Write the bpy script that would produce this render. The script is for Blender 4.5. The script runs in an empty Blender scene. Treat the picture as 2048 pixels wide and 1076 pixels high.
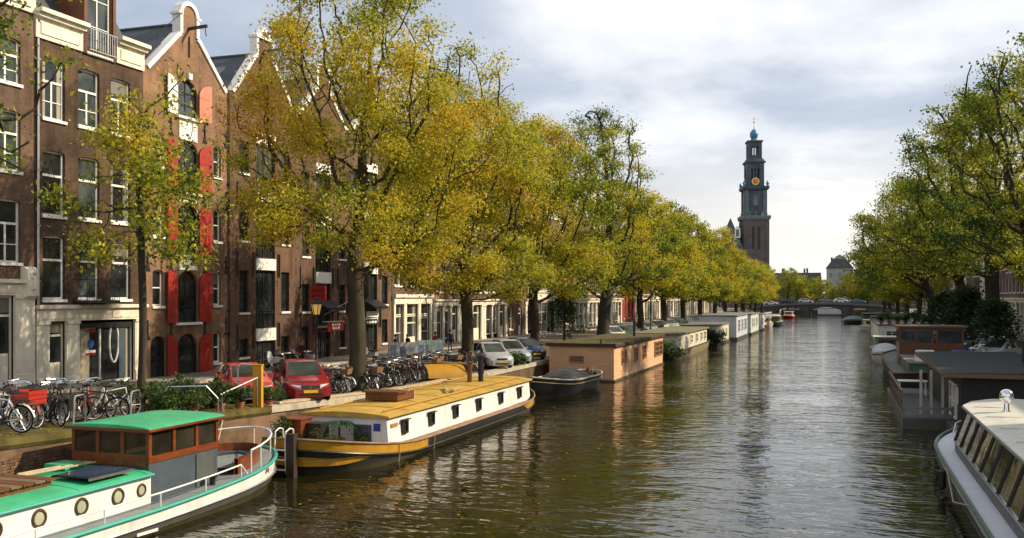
import bpy, math, random
import numpy as np
from mathutils import Vector, Matrix
R = math.radians
random.seed(7)
sc = bpy.context.scene
COL = sc.collection

# ------------------------------------------------------------------ camera
EYE = 5.4
YAW = math.atan((1682 - 1024) / 1950.0)
cam_data = bpy.data.cameras.new("camera")
cam_data.sensor_width = 36.0
cam_data.lens = 36.0 * 1950 / 2048
cam_data.shift_y = 56 / 2048
cam_data.clip_start = 0.2
cam_data.clip_end = 6000
cam = bpy.data.objects.new("camera", cam_data)
COL.objects.link(cam)
cam.location = (0, 0, EYE)
cam.rotation_euler = (R(90), 0, YAW)
sc.camera = cam

# ------------------------------------------------------------------ sun and sky
SUN_AZ, SUN_EL = 64.0, 34.0           # azimuth from +Y towards +X
sd = Vector((math.sin(R(SUN_AZ)) * math.cos(R(SUN_EL)), math.cos(R(SUN_AZ)) * math.cos(R(SUN_EL)), math.sin(R(SUN_EL))))
sun_data = bpy.data.lights.new("sun", 'SUN')
sun_data.energy = 5.0
sun_data.angle = R(0.6)
sun_data.color = (1.0, 0.84, 0.60)
sun = bpy.data.objects.new("sun", sun_data)
COL.objects.link(sun)
sun.rotation_euler = (-sd).to_track_quat('-Z', 'Y').to_euler()
sun.location = sd * 200

world = bpy.data.worlds.new("World")
sc.world = world
world.use_nodes = True
wn, wl = world.node_tree.nodes, world.node_tree.links
wn.clear()
w_out = wn.new('ShaderNodeOutputWorld')
w_bg = wn.new('ShaderNodeBackground')
w_bg.inputs['Strength'].default_value = 0.1
w_sky = wn.new('ShaderNodeTexSky')
w_sky.sky_type = 'NISHITA'
w_sky.sun_disc = False
w_sky.sun_elevation = R(SUN_EL)
w_sky.sun_rotation = R(SUN_AZ)
w_tc = wn.new('ShaderNodeTexCoord')
w_sep = wn.new('ShaderNodeSeparateXYZ')
wl.new(w_tc.outputs['Generated'], w_sep.inputs[0])


def wmath(op, a, b=None):
    n = wn.new('ShaderNodeMath'); n.operation = op
    for i, v in enumerate((a, b)):
        if v is None: continue
        if isinstance(v, (int, float)): n.inputs[i].default_value = v
        else: wl.new(v, n.inputs[i])
    return n.outputs[0]


wz = wmath('ADD', wmath('MAXIMUM', w_sep.outputs[2], 0.0), 0.16)
w_comb = wn.new('ShaderNodeCombineXYZ')
wl.new(wmath('DIVIDE', w_sep.outputs[0], wz), w_comb.inputs[0])
wl.new(wmath('DIVIDE', w_sep.outputs[1], wz), w_comb.inputs[1])


def wnoise(scale, detail, off, rough=0.55):
    mp = wn.new('ShaderNodeMapping'); mp.inputs['Location'].default_value = off
    wl.new(w_comb.outputs[0], mp.inputs[0])
    n = wn.new('ShaderNodeTexNoise'); n.inputs['Scale'].default_value = scale
    n.inputs['Detail'].default_value = detail; n.inputs['Roughness'].default_value = rough
    n.inputs['Distortion'].default_value = 0.25
    wl.new(mp.outputs[0], n.inputs['Vector'])
    return n.outputs['Fac']


def wramp(fac, stops):
    r = wn.new('ShaderNodeValToRGB')
    e = r.color_ramp.elements
    e[0].position, e[0].color = stops[0][0], (*stops[0][1], 1)
    e[1].position, e[1].color = stops[-1][0], (*stops[-1][1], 1)
    for p, c in stops[1:-1]:
        q = e.new(p); q.color = (*c, 1)
    wl.new(fac, r.inputs[0])
    return r.outputs[0]


cl = wmath('ADD', wmath('MULTIPLY', wnoise(0.40, 7, (7.3, 4.4, 0)), 0.76), wmath('MULTIPLY', wnoise(1.5, 6, (0.4, 5.2, 0)), 0.24))
cloud_col = wramp(cl, [(0.38, (0.32, 0.38, 0.48)), (0.46, (0.48, 0.53, 0.61)), (0.51, (0.70, 0.73, 0.77)), (0.59, (1.0, 0.98, 0.95))])
hz = wramp(w_sep.outputs[2], [(0.0, (1, 1, 1)), (0.07, (0.75, 0.75, 0.75)), (0.17, (0, 0, 0))])
mxh = wn.new('ShaderNodeMix'); mxh.data_type = 'RGBA'
wl.new(wmath('MULTIPLY', hz, 0.85), mxh.inputs['Factor'])
wl.new(cloud_col, mxh.inputs['A'])
mxh.inputs['B'].default_value = (1.0, 0.94, 0.82, 1)
scl = wn.new('ShaderNodeMix'); scl.data_type = 'RGBA'; scl.blend_type = 'MULTIPLY'
scl.inputs['Factor'].default_value = 1
wl.new(mxh.outputs['Result'], scl.inputs['A'])
scl.inputs['B'].default_value = (10.4, 10.3, 10.3, 1)
mxs = wn.new('ShaderNodeMix'); mxs.data_type = 'RGBA'
mxs.inputs['Factor'].default_value = 0.9
wl.new(w_sky.outputs[0], mxs.inputs['A'])
wl.new(scl.outputs['Result'], mxs.inputs['B'])
wl.new(mxs.outputs['Result'], w_bg.inputs['Color'])
wl.new(w_bg.outputs[0], w_out.inputs['Surface'])

sc.view_settings.view_transform = 'Standard'
sc.view_settings.look = 'None'
sc.view_settings.exposure = 0.38
sc.view_settings.gamma = 1.0
sc.view_settings.use_curve_mapping = False
sc.render.engine = 'CYCLES'
sc.cycles.max_bounces = 6
sc.cycles.transparent_max_bounces = 6
sc.cycles.caustics_reflective = False
sc.cycles.caustics_refractive = False
sc.cycles.sample_clamp_indirect = 6.0


# ------------------------------------------------------------------ materials
def new_mat(name):
    m = bpy.data.materials.new(name); m.use_nodes = True
    nt = m.node_tree
    return m, nt, nt.nodes["Principled BSDF"]


def node(nt, typ, **kw):
    n = nt.nodes.new(typ)
    for k, v in kw.items():
        if k in n.inputs: n.inputs[k].default_value = v
        else: setattr(n, k, v)
    return n


def M(name, col, rough=0.6, metal=0.0, var=0.25, scale=2.0, bump=0.0, bscale=30.0, grime=0.0, stretch=(1, 1, 1), spec=0.4, coat=0.0, algae=0.0):
    """painted / plain surface: colour with uneven wear, optional relief"""
    m, nt, b = new_mat(name)
    geo = node(nt, 'ShaderNodeNewGeometry')
    mp = node(nt, 'ShaderNodeMapping'); mp.inputs['Scale'].default_value = stretch
    nt.links.new(geo.outputs['Position'], mp.inputs[0])
    n1 = node(nt, 'ShaderNodeTexNoise', Scale=scale, Detail=6.0, Roughness=0.6)
    nt.links.new(mp.outputs[0], n1.inputs['Vector'])
    rp = node(nt, 'ShaderNodeValToRGB')
    lo = [c * (1 - var) for c in col]; hi = [min(1, c * (1 + var * 0.7)) for c in col]
    rp.color_ramp.elements[0].position = 0.3; rp.color_ramp.elements[0].color = (*lo, 1)
    rp.color_ramp.elements[1].position = 0.72; rp.color_ramp.elements[1].color = (*hi, 1)
    nt.links.new(n1.outputs['Fac'], rp.inputs[0])
    outc = rp.outputs[0]
    if grime:
        n2 = node(nt, 'ShaderNodeTexNoise', Scale=0.9, Detail=8.0, Roughness=0.7)
        mp2 = node(nt, 'ShaderNodeMapping'); mp2.inputs['Scale'].default_value = (1.6, 1.6, 0.35)
        nt.links.new(geo.outputs['Position'], mp2.inputs[0]); nt.links.new(mp2.outputs[0], n2.inputs['Vector'])
        r2 = node(nt, 'ShaderNodeValToRGB')
        r2.color_ramp.elements[0].position = 0.48; r2.color_ramp.elements[0].color = (0, 0, 0, 1)
        r2.color_ramp.elements[1].position = 0.75; r2.color_ramp.elements[1].color = (grime, grime, grime, 1)
        nt.links.new(n2.outputs['Fac'], r2.inputs[0])
        mx = node(nt, 'ShaderNodeMix', data_type='RGBA')
        nt.links.new(r2.outputs[0], mx.inputs['Factor']); nt.links.new(outc, mx.inputs['A'])
        mx.inputs['B'].default_value = (0.055, 0.045, 0.03, 1)
        outc = mx.outputs['Result']
    if algae:
        # slime and rust along the waterline, with a ragged upper edge
        sz = node(nt, 'ShaderNodeSeparateXYZ'); nt.links.new(geo.outputs['Position'], sz.inputs[0])
        n4 = node(nt, 'ShaderNodeTexNoise', Scale=2.2, Detail=8.0, Roughness=0.7)
        mp4 = node(nt, 'ShaderNodeMapping'); mp4.inputs['Scale'].default_value = (1.5, 1.5, 0.3)
        nt.links.new(geo.outputs['Position'], mp4.inputs[0]); nt.links.new(mp4.outputs[0], n4.inputs['Vector'])
        m4 = node(nt, 'ShaderNodeMath', operation='MULTIPLY_ADD'); nt.links.new(n4.outputs['Fac'], m4.inputs[0]); m4.inputs[1].default_value = -0.9 * algae; nt.links.new(sz.outputs[2], m4.inputs[2])
        r4 = node(nt, 'ShaderNodeMapRange'); nt.links.new(m4.outputs[0], r4.inputs['Value'])
        r4.inputs['From Min'].default_value = -0.42 * algae; r4.inputs['From Max'].default_value = 0.05 * algae; r4.inputs['To Min'].default_value = 0.85; r4.inputs['To Max'].default_value = 0.0
        x4 = node(nt, 'ShaderNodeMix', data_type='RGBA'); nt.links.new(r4.outputs[0], x4.inputs['Factor']); nt.links.new(outc, x4.inputs['A']); x4.inputs['B'].default_value = (0.085, 0.072, 0.034, 1)
        outc = x4.outputs['Result']
    nt.links.new(outc, b.inputs['Base Color'])
    b.inputs['Roughness'].default_value = rough
    b.inputs['Metallic'].default_value = metal
    b.inputs['Specular IOR Level'].default_value = spec
    b.inputs['Coat Weight'].default_value = coat
    if bump:
        n3 = node(nt, 'ShaderNodeTexNoise', Scale=bscale, Detail=4.0)
        nt.links.new(mp.outputs[0], n3.inputs['Vector'])
        bp = node(nt, 'ShaderNodeBump', Strength=bump, Distance=0.03)
        nt.links.new(n3.outputs['Fac'], bp.inputs['Height']); nt.links.new(bp.outputs[0], b.inputs['Normal'])
    return m


def brick_mat(name, c1, c2, mortar=(0.20, 0.17, 0.13), bw=0.22, rh=0.07, axis='YZ', grime=0.5):
    m, nt, b = new_mat(name)
    geo = node(nt, 'ShaderNodeNewGeometry')
    sep = node(nt, 'ShaderNodeSeparateXYZ'); nt.links.new(geo.outputs['Position'], sep.inputs[0])
    cmb = node(nt, 'ShaderNodeCombineXYZ')
    add = node(nt, 'ShaderNodeMath', operation='ADD')
    nt.links.new(sep.outputs[0], add.inputs[0]); nt.links.new(sep.outputs[1], add.inputs[1])
    if axis == 'YZ':
        nt.links.new(add.outputs[0], cmb.inputs[0]); nt.links.new(sep.outputs[2], cmb.inputs[1])
    else:
        nt.links.new(sep.outputs[0], cmb.inputs[0]); nt.links.new(sep.outputs[1], cmb.inputs[1])
    bt = node(nt, 'ShaderNodeTexBrick')
    bt.inputs['Scale'].default_value = 1.0
    bt.inputs['Brick Width'].default_value = bw; bt.inputs['Row Height'].default_value = rh
    bt.inputs['Mortar Size'].default_value = 0.007; bt.inputs['Mortar Smooth'].default_value = 0.1
    bt.inputs['Color1'].default_value = (*c1, 1); bt.inputs['Color2'].default_value = (*c2, 1)
    bt.inputs['Mortar'].default_value = (*mortar, 1)
    nt.links.new(cmb.outputs[0], bt.inputs['Vector'])
    n2 = node(nt, 'ShaderNodeTexNoise', Scale=0.55, Detail=9.0, Roughness=0.68)
    nt.links.new(geo.outputs['Position'], n2.inputs['Vector'])
    r2 = node(nt, 'ShaderNodeValToRGB')
    r2.color_ramp.elements[0].position = 0.35; r2.color_ramp.elements[0].color = (1 - grime, 1 - grime, 1 - grime, 1)
    r2.color_ramp.elements[1].position = 0.68; r2.color_ramp.elements[1].color = (1.15, 1.12, 1.08, 1)
    nt.links.new(n2.outputs['Fac'], r2.inputs[0])
    mx = node(nt, 'ShaderNodeMix', data_type='RGBA', blend_type='MULTIPLY'); mx.inputs['Factor'].default_value = 1
    nt.links.new(bt.outputs['Color'], mx.inputs['A']); nt.links.new(r2.outputs[0], mx.inputs['B'])
    # repaired patches and pale lime stains
    n5 = node(nt, 'ShaderNodeTexNoise', Scale=0.33, Detail=3.0, Roughness=0.5); nt.links.new(geo.outputs['Position'], n5.inputs['Vector'])
    r5 = node(nt, 'ShaderNodeValToRGB'); r5.color_ramp.elements[0].position = 0.56; r5.color_ramp.elements[0].color = (0, 0, 0, 1); r5.color_ramp.elements[1].position = 0.60; r5.color_ramp.elements[1].color = (0.35, 0.35, 0.35, 1)
    nt.links.new(n5.outputs['Fac'], r5.inputs[0])
    x5 = node(nt, 'ShaderNodeMix', data_type='RGBA'); nt.links.new(r5.outputs[0], x5.inputs['Factor']); nt.links.new(mx.outputs['Result'], x5.inputs['A']); x5.inputs['B'].default_value = (*[c * 1.5 for c in c2], 1)
    mp6 = node(nt, 'ShaderNodeMapping'); mp6.inputs['Scale'].default_value = (1.3, 1.3, 0.16); nt.links.new(geo.outputs['Position'], mp6.inputs[0])
    n6 = node(nt, 'ShaderNodeTexNoise', Scale=1.0, Detail=8.0, Roughness=0.75); nt.links.new(mp6.outputs[0], n6.inputs['Vector'])
    r6 = node(nt, 'ShaderNodeValToRGB'); r6.color_ramp.elements[0].position = 0.5; r6.color_ramp.elements[0].color = (1, 1, 1, 1); r6.color_ramp.elements[1].position = 0.72; r6.color_ramp.elements[1].color = (0.45, 0.43, 0.42, 1)
    nt.links.new(n6.outputs['Fac'], r6.inputs[0])
    x6 = node(nt, 'ShaderNodeMix', data_type='RGBA', blend_type='MULTIPLY'); x6.inputs['Factor'].default_value = 1; nt.links.new(x5.outputs['Result'], x6.inputs['A']); nt.links.new(r6.outputs[0], x6.inputs['B'])
    nt.links.new(x6.outputs['Result'], b.inputs['Base Color'])
    b.inputs['Roughness'].default_value = 0.85
    b.inputs['Specular IOR Level'].default_value = 0.2
    bp = node(nt, 'ShaderNodeBump', Strength=0.5, Distance=0.01, invert=True)
    nt.links.new(bt.outputs['Fac'], bp.inputs['Height']); nt.links.new(bp.outputs[0], b.inputs['Normal'])
    return m


def glass_mat(name, col=(0.02, 0.024, 0.026), rough=0.06):
    m, nt, b = new_mat(name)
    geo = node(nt, 'ShaderNodeNewGeometry')
    n = node(nt, 'ShaderNodeTexNoise', Scale=0.9, Detail=3.0)
    nt.links.new(geo.outputs['Position'], n.inputs['Vector'])
    rp = node(nt, 'ShaderNodeValToRGB')
    rp.color_ramp.elements[0].position = 0.35; rp.color_ramp.elements[0].color = (*[c * 0.45 for c in col], 1)
    rp.color_ramp.elements[1].position = 0.7; rp.color_ramp.elements[1].color = (*[c * 1.7 for c in col], 1)
    nt.links.new(n.outputs['Fac'], rp.inputs[0]); nt.links.new(rp.outputs[0], b.inputs['Base Color'])
    b.inputs['Roughness'].default_value = rough
    b.inputs['Specular IOR Level'].default_value = 0.6
    n2 = node(nt, 'ShaderNodeTexNoise', Scale=1.3, Detail=1.0)
    nt.links.new(geo.outputs['Position'], n2.inputs['Vector'])
    bp = node(nt, 'ShaderNodeBump', Strength=0.12, Distance=0.05)
    nt.links.new(n2.outputs['Fac'], bp.inputs['Height']); nt.links.new(bp.outputs[0], b.inputs['Normal'])
    return m


def leaf_mat(name, stops, trans=0.45):
    m, nt, b = new_mat(name)
    at = node(nt, 'ShaderNodeAttribute'); at.attribute_name = 'tint'
    rp = node(nt, 'ShaderNodeValToRGB')
    e = rp.color_ramp.elements
    e[0].position, e[0].color = stops[0][0], (*stops[0][1], 1)
    e[1].position, e[1].color = stops[-1][0], (*stops[-1][1], 1)
    for p, c in stops[1:-1]:
        q = e.new(p); q.color = (*c, 1)
    nt.links.new(at.outputs['Fac'], rp.inputs[0])
    nt.links.new(rp.outputs[0], b.inputs['Base Color'])
    b.inputs['Roughness'].default_value = 0.6
    b.inputs['Specular IOR Level'].default_value = 0.25
    tr = node(nt, 'ShaderNodeBsdfTranslucent')
    nt.links.new(rp.outputs[0], tr.inputs['Color'])
    ms = node(nt, 'ShaderNodeMixShader'); ms.inputs[0].default_value = trans
    nt.links.new(b.outputs[0], ms.inputs[1]); nt.links.new(tr.outputs[0], ms.inputs[2])
    nt.links.new(ms.outputs[0], nt.nodes['Material Output'].inputs['Surface'])
    return m


def emit_mat(name, col, strength):
    m, nt, b = new_mat(name)
    b.inputs['Base Color'].default_value = (*col, 1)
    b.inputs['Emission Color'].default_value = (*col, 1)
    b.inputs['Emission Strength'].default_value = strength
    return m


LEAF_STOPS = [(0.0, (0.035, 0.075, 0.010)), (0.22, (0.10, 0.16, 0.016)), (0.42, (0.27, 0.29, 0.024)), (0.64, (0.50, 0.45, 0.034)), (0.86, (0.58, 0.44, 0.034)), (1.0, (0.46, 0.23, 0.026))]
LEAF = leaf_mat('leaf_autumn', LEAF_STOPS, 0.5)
LEAF_SHRUB = leaf_mat('leaf_shrub', [(0.0, (0.020, 0.045, 0.010)), (0.5, (0.045, 0.085, 0.018)), (1.0, (0.11, 0.15, 0.03))], 0.3)
BARK = M('bark', (0.050, 0.042, 0.032), 0.9, var=0.45, scale=4, bump=0.7, bscale=14, stretch=(1, 1, 0.25), spec=0.15)
BARK_MOSS = M('bark_mossy', (0.060, 0.052, 0.030), 0.9, var=0.5, scale=2, bump=0.7, bscale=14, stretch=(1, 1, 0.25), spec=0.15)
WHITE = M('white_paint', (0.78, 0.77, 0.73), 0.5, var=0.07, scale=2.5, grime=0.22)
CREAM = M('cream_stone', (0.74, 0.69, 0.56), 0.7, var=0.15, scale=2, grime=0.35, bump=0.15)
CREAM2 = M('cream_render', (0.56, 0.50, 0.38), 0.75, var=0.2, scale=1.5, grime=0.4)
STONE = M('quay_stone', (0.42, 0.38, 0.30), 0.85, var=0.3, scale=3, grime=0.4, bump=0.3)
DARKWOOD = M('dark_wood_paint', (0.018, 0.022, 0.020), 0.4, var=0.3)
BLACK = M('black_metal', (0.015, 0.015, 0.016), 0.45, var=0.3)
IRON = M('iron', (0.03, 0.028, 0.026), 0.6, var=0.3)
STEEL = M('steel', (0.55, 0.56, 0.57), 0.3, metal=0.9, var=0.15)
CHROME = M('chrome', (0.75, 0.76, 0.78), 0.12, metal=1.0, var=0.1)
RUBBER = M('rubber', (0.012, 0.012, 0.012), 0.8, var=0.2, spec=0.2)
RED_SHUT = M('red_shutter_paint', (0.35, 0.022, 0.014), 0.5, var=0.15, scale=3, grime=0.15)
GLASS = glass_mat('window_glass')
GLASS2 = glass_mat('window_glass_curtain', (0.10, 0.10, 0.085), 0.08)
GLASS3 = glass_mat('window_glass_pale', (0.045, 0.055, 0.055), 0.05)
BRICK_DARK = brick_mat('brick_dark', (0.075, 0.045, 0.030), (0.115, 0.066, 0.042), (0.10, 0.08, 0.06))
BRICK_ORANGE = brick_mat('brick_orange', (0.205, 0.112, 0.068), (0.27, 0.152, 0.092), (0.28, 0.2, 0.14), grime=0.3)
BRICK_RED = brick_mat('brick_red', (0.110, 0.062, 0.042), (0.155, 0.086, 0.056), (0.2, 0.14, 0.1), grime=0.35)
BRICK_BROWN = brick_mat('brick_brown', (0.11, 0.066, 0.044), (0.16, 0.094, 0.062), (0.17, 0.13, 0.1), grime=0.35)
BRICK_GREY = brick_mat('brick_grey', (0.14, 0.11, 0.09), (0.2, 0.15, 0.12), (0.15, 0.13, 0.11), grime=0.35)
PAVE = brick_mat('paving_brick', (0.125, 0.092, 0.070), (0.165, 0.125, 0.095), (0.07, 0.06, 0.045), 0.21, 0.1, 'XY', 0.35)
WALK = brick_mat('sidewalk_tile', (0.20, 0.18, 0.155), (0.24, 0.215, 0.185), (0.12, 0.11, 0.09), 0.3, 0.3, 'XY', 0.3)
MOSS = M('mossy_verge', (0.105, 0.088, 0.030), 0.95, var=0.5, scale=1.6, bump=0.5, bscale=20, spec=0.1)
QUAYBRICK = brick_mat('quay_brick', (0.15, 0.088, 0.055), (0.21, 0.125, 0.08), (0.13, 0.11, 0.08), 0.22, 0.072, 'YZ', 0.6)
ROOFTILE = M('roof_tile', (0.055, 0.065, 0.072), 0.6, var=0.3, scale=3, bump=0.5, bscale=25, stretch=(1, 1, 3))
ROOFRED = M('roof_tile_red', (0.20, 0.085, 0.05), 0.7, var=0.3, scale=3, bump=0.5, bscale=25)
GREEN_PAINT = M('green_paint', (0.045, 0.39, 0.19), 0.4, var=0.22, scale=1.6, grime=0.30, spec=0.5)
TEAL = M('teal_trim', (0.03, 0.30, 0.24), 0.4, var=0.15)
BOATWHITE = M('boat_white', (0.74, 0.73, 0.70), 0.4, var=0.08, scale=1.5, grime=0.34, spec=0.5)
MAHOGANY = M('mahogany', (0.175, 0.045, 0.014), 0.28, var=0.35, scale=4, stretch=(3, 0.6, 3), spec=0.6)
SLATEBLUE = M('slate_blue_paint', (0.055, 0.075, 0.098), 0.5, var=0.2, grime=0.2)
TAR = M('tar_black_hull', (0.022, 0.023, 0.021), 0.4, var=0.35, scale=1.2, grime=0.3, spec=0.5, algae=0.45)
HULLGREY = M('hull_grey', (0.062, 0.064, 0.060), 0.5, var=0.35, scale=1.5, grime=0.5, algae=0.4)
YELLOW = M('ochre_yellow_paint', (0.50, 0.32, 0.065), 0.48, var=0.24, scale=1.4, grime=0.42, spec=0.4)
GOLD = M('ochre_band_paint', (0.46, 0.235, 0.018), 0.4, var=0.15, grime=0.2)
RUST = M('rusty_deck', (0.25, 0.155, 0.105), 0.8, var=0.35, scale=2.5)
WOOD = M('weathered_wood', (0.16, 0.105, 0.062), 0.75, var=0.4, scale=5, stretch=(4, 0.5, 4), bump=0.2)
WOODPALE = M('pale_wood', (0.42, 0.33, 0.21), 0.75, var=0.3, scale=5, stretch=(4, 0.5, 4))
WOODBROWN = M('brown_varnished_wood', (0.14, 0.052, 0.020), 0.4, var=0.35, scale=4, stretch=(3, 3, 0.6))
PEACH = M('peach_boards', (0.72, 0.43, 0.25), 0.65, var=0.12, scale=2, grime=0.15, stretch=(1, 0.3, 3))
GRASSROOF = M('moss_roof', (0.105, 0.088, 0.048), 0.95, var=0.5, scale=1.8, bump=0.8, bscale=14, spec=0.1)
CREAMBOAT = M('cream_boat_paint', (0.66, 0.60, 0.45), 0.5, var=0.12, grime=0.25)
PALEBLUE = M('pale_blue_boards', (0.52, 0.56, 0.66), 0.5, var=0.1, grime=0.2)
ROOFFELT = M('roof_felt', (0.022, 0.028, 0.030), 0.7, var=0.3, scale=3, spec=0.3)
ROOFGREY = M('roof_grey', (0.16, 0.155, 0.14), 0.8, var=0.3, scale=2)
DARKBOARD = M('dark_boards', (0.020, 0.018, 0.016), 0.6, var=0.3, scale=4)
TOURWHITE = M('tour_boat_roof', (0.62, 0.59, 0.51), 0.4, var=0.12, scale=1.2, grime=0.25)
TOURDECK = M('tour_boat_deck', (0.62, 0.63, 0.66), 0.45, var=0.08, grime=0.15)
TOURGREEN = M('tour_boat_green', (0.05, 0.11, 0.08), 0.4, var=0.2)
BLUETARP = M('blue_tarp', (0.03, 0.06, 0.28), 0.5, var=0.2)
GREYTARP = M('grey_tarp', (0.06, 0.065, 0.065), 0.7, var=0.3, bump=0.4, bscale=5)
SIGNRED = M('sign_red', (0.38, 0.022, 0.015), 0.4, var=0.15)
POSTORANGE = M('post_orange', (0.62, 0.27, 0.02), 0.5, var=0.12)
TERRACOTTA = M('terracotta', (0.33, 0.12, 0.06), 0.8, var=0.25)
COPPER = M('verdigris', (0.050, 0.078, 0.098), 0.7, var=0.4, scale=0.25)
COPPERLT = M('verdigris_light', (0.11, 0.145, 0.155), 0.7, var=0.4, scale=0.3)
TOWERBRICK = M('tower_brick', (0.11, 0.092, 0.092), 0.85, var=0.3, scale=0.4)
CROWNBLUE = M('crown_blue', (0.055, 0.19, 0.36), 0.4, var=0.2, scale=0.6)
CLOCKRED = M('clock_red', (0.55, 0.10, 0.05), 0.5, var=0.2)
GILT = M('gilt', (0.6, 0.42, 0.12), 0.35, metal=0.7, var=0.1)
SKIN = M('skin', (0.45, 0.27, 0.19), 0.6, var=0.08)
CLOTH = [M('cloth_black', (0.016, 0.016, 0.018), 0.9), M('cloth_navy', (0.025, 0.035, 0.07), 0.9), M('cloth_plum', (0.09, 0.018, 0.03), 0.9),
         M('cloth_denim', (0.16, 0.19, 0.24), 0.9), M('cloth_red', (0.40, 0.04, 0.03), 0.9), M('cloth_grey', (0.16, 0.16, 0.17), 0.9)]
HAIR = M('hair_brown', (0.05, 0.03, 0.018), 0.7)
HEADLAMP = M('headlamp_glass', (0.55, 0.58, 0.60), 0.08, var=0.2, spec=0.8)
PLATE = M('yellow_plate', (0.75, 0.46, 0.02), 0.5, var=0.05)
LANTERN = emit_mat('lantern_glow', (0.85, 0.52, 0.14), 0.25)
SIGNLIGHT = emit_mat('lit_bulb', (1.0, 0.75, 0.35), 2.5)


# ------------------------------------------------------------------ mesh helpers
class MB:
    """collects vertices and faces of ONE part"""
    def __init__(self):
        self.v, self.f, self.mi = [], [], []
        self.cur = 0

    def face(self, pts):
        n = len(self.v)
        self.v.extend(tuple(p) for p in pts)
        self.f.append(tuple(range(n, n + len(pts)))); self.mi.append(self.cur)
        return self

    def box(self, x0, x1, y0, y1, z0, z1):
        n = len(self.v)
        self.v += [(x0, y0, z0), (x1, y0, z0), (x1, y1, z0), (x0, y1, z0), (x0, y0, z1), (x1, y0, z1), (x1, y1, z1), (x0, y1, z1)]
        for q in ((3, 2, 1, 0), (4, 5, 6, 7), (0, 1, 5, 4), (1, 2, 6, 5), (2, 3, 7, 6), (3, 0, 4, 7)):
            self.f.append(tuple(n + i for i in q)); self.mi.append(self.cur)
        return self

    def obox(self, c, s, rot=None):
        m = rot.to_matrix() if rot is not None else Matrix.Identity(3)
        n = len(self.v)
        for dx, dy, dz in ((-1, -1, -1), (1, -1, -1), (1, 1, -1), (-1, 1, -1), (-1, -1, 1), (1, -1, 1), (1, 1, 1), (-1, 1, 1)):
            self.v.append(tuple(Vector(c) + m @ Vector((dx * s[0] / 2, dy * s[1] / 2, dz * s[2] / 2))))
        for q in ((3, 2, 1, 0), (4, 5, 6, 7), (0, 1, 5, 4), (1, 2, 6, 5), (2, 3, 7, 6), (3, 0, 4, 7)):
            self.f.append(tuple(n + i for i in q)); self.mi.append(self.cur)
        return self

    def bar(self, a, b, w, h=None):
        """square bar between two points"""
        a, b = Vector(a), Vector(b); d = b - a
        if d.length < 1e-6: return self
        q = d.to_track_quat('Y', 'Z')
        return self.obox((a + b) / 2, (w, d.length, h or w), q.to_euler())

    def tube(self, path, r, n=8, caps=True, closed=False):
        path = [Vector(p) for p in path]
        rs = r if isinstance(r, (list, tuple)) else [r] * len(path)
        base = len(self.v); k = len(path); up = None
        for i, p in enumerate(path):
            if closed: d = path[(i + 1) % k] - path[i - 1]
            else: d = path[min(i + 1, k - 1)] - path[max(i - 1, 0)]
            d.normalize()
            if up is None:
                up = Vector((0, 0, 1)) if abs(d.z) < 0.9 else Vector((1, 0, 0))
            s = d.cross(up)
            if s.length < 1e-5: s = d.cross(Vector((0, 1, 0)))
            s.normalize(); u = s.cross(d).normalized(); up = u
            for j in range(n):
                t = 2 * math.pi * j / n
                self.v.append(tuple(p + (s * math.cos(t) + u * math.sin(t)) * rs[i]))
        for i in range(k if closed else k - 1):
            i2 = (i + 1) % k
            for j in range(n):
                j2 = (j + 1) % n
                self.f.append((base + i * n + j, base + i * n + j2, base + i2 * n + j2, base + i2 * n + j)); self.mi.append(self.cur)
        if caps and not closed:
            self.f.append(tuple(base + j for j in reversed(range(n)))); self.mi.append(self.cur)
            self.f.append(tuple(base + (k - 1) * n + j for j in range(n))); self.mi.append(self.cur)
        return self

    def lathe(self, prof, c=(0, 0, 0), n=16, phase=0.0):
        """profile [(r, z)] round a vertical axis"""
        base = len(self.v)
        for r, z in prof:
            for j in range(n):
                t = 2 * math.pi * (j + phase) / n
                self.v.append((c[0] + r * math.cos(t), c[1] + r * math.sin(t), c[2] + z))
        for i in range(len(prof) - 1):
            for j in range(n):
                j2 = (j + 1) % n
                self.f.append((base + i * n + j, base + i * n + j2, base + (i + 1) * n + j2, base + (i + 1) * n + j)); self.mi.append(self.cur)
        if prof[0][0] > 1e-4:
            self.f.append(tuple(base + j for j in reversed(range(n)))); self.mi.append(self.cur)
        if prof[-1][0] > 1e-4:
            self.f.append(tuple(base + (len(prof) - 1) * n + j for j in range(n))); self.mi.append(self.cur)
        return self

    def loft(self, secs, closed=False, cap0=False, cap1=False):
        base = len(self.v); k = len(secs[0])
        for s in secs: self.v.extend(tuple(p) for p in s)
        for i in range(len(secs) - 1):
            for j in range(k if closed else k - 1):
                j2 = (j + 1) % k
                self.f.append((base + i * k + j, base + i * k + j2, base + (i + 1) * k + j2, base + (i + 1) * k + j)); self.mi.append(self.cur)
        if cap0: self.f.append(tuple(base + j for j in reversed(range(k)))); self.mi.append(self.cur)
        if cap1: self.f.append(tuple(base + (len(secs) - 1) * k + j for j in range(k))); self.mi.append(self.cur)
        return self

    def prism(self, poly, axis, a, b):
        """2-D outline extruded along an axis: axis 'x' -> poly is (y, z); 'y' -> (x, z); 'z' -> (x, y)"""
        def P(p, t):
            return (t, p[0], p[1]) if axis == 'x' else (p[0], t, p[1]) if axis == 'y' else (p[0], p[1], t)
        n = len(self.v); k = len(poly)
        self.v += [P(p, a) for p in poly] + [P(p, b) for p in poly]
        self.f.append(tuple(n + i for i in range(k))); self.mi.append(self.cur)
        self.f.append(tuple(n + k + i for i in reversed(range(k)))); self.mi.append(self.cur)
        for i in range(k):
            j = (i + 1) % k
            self.f.append((n + i, n + k + i, n + k + j, n + j)); self.mi.append(self.cur)
        return self

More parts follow.
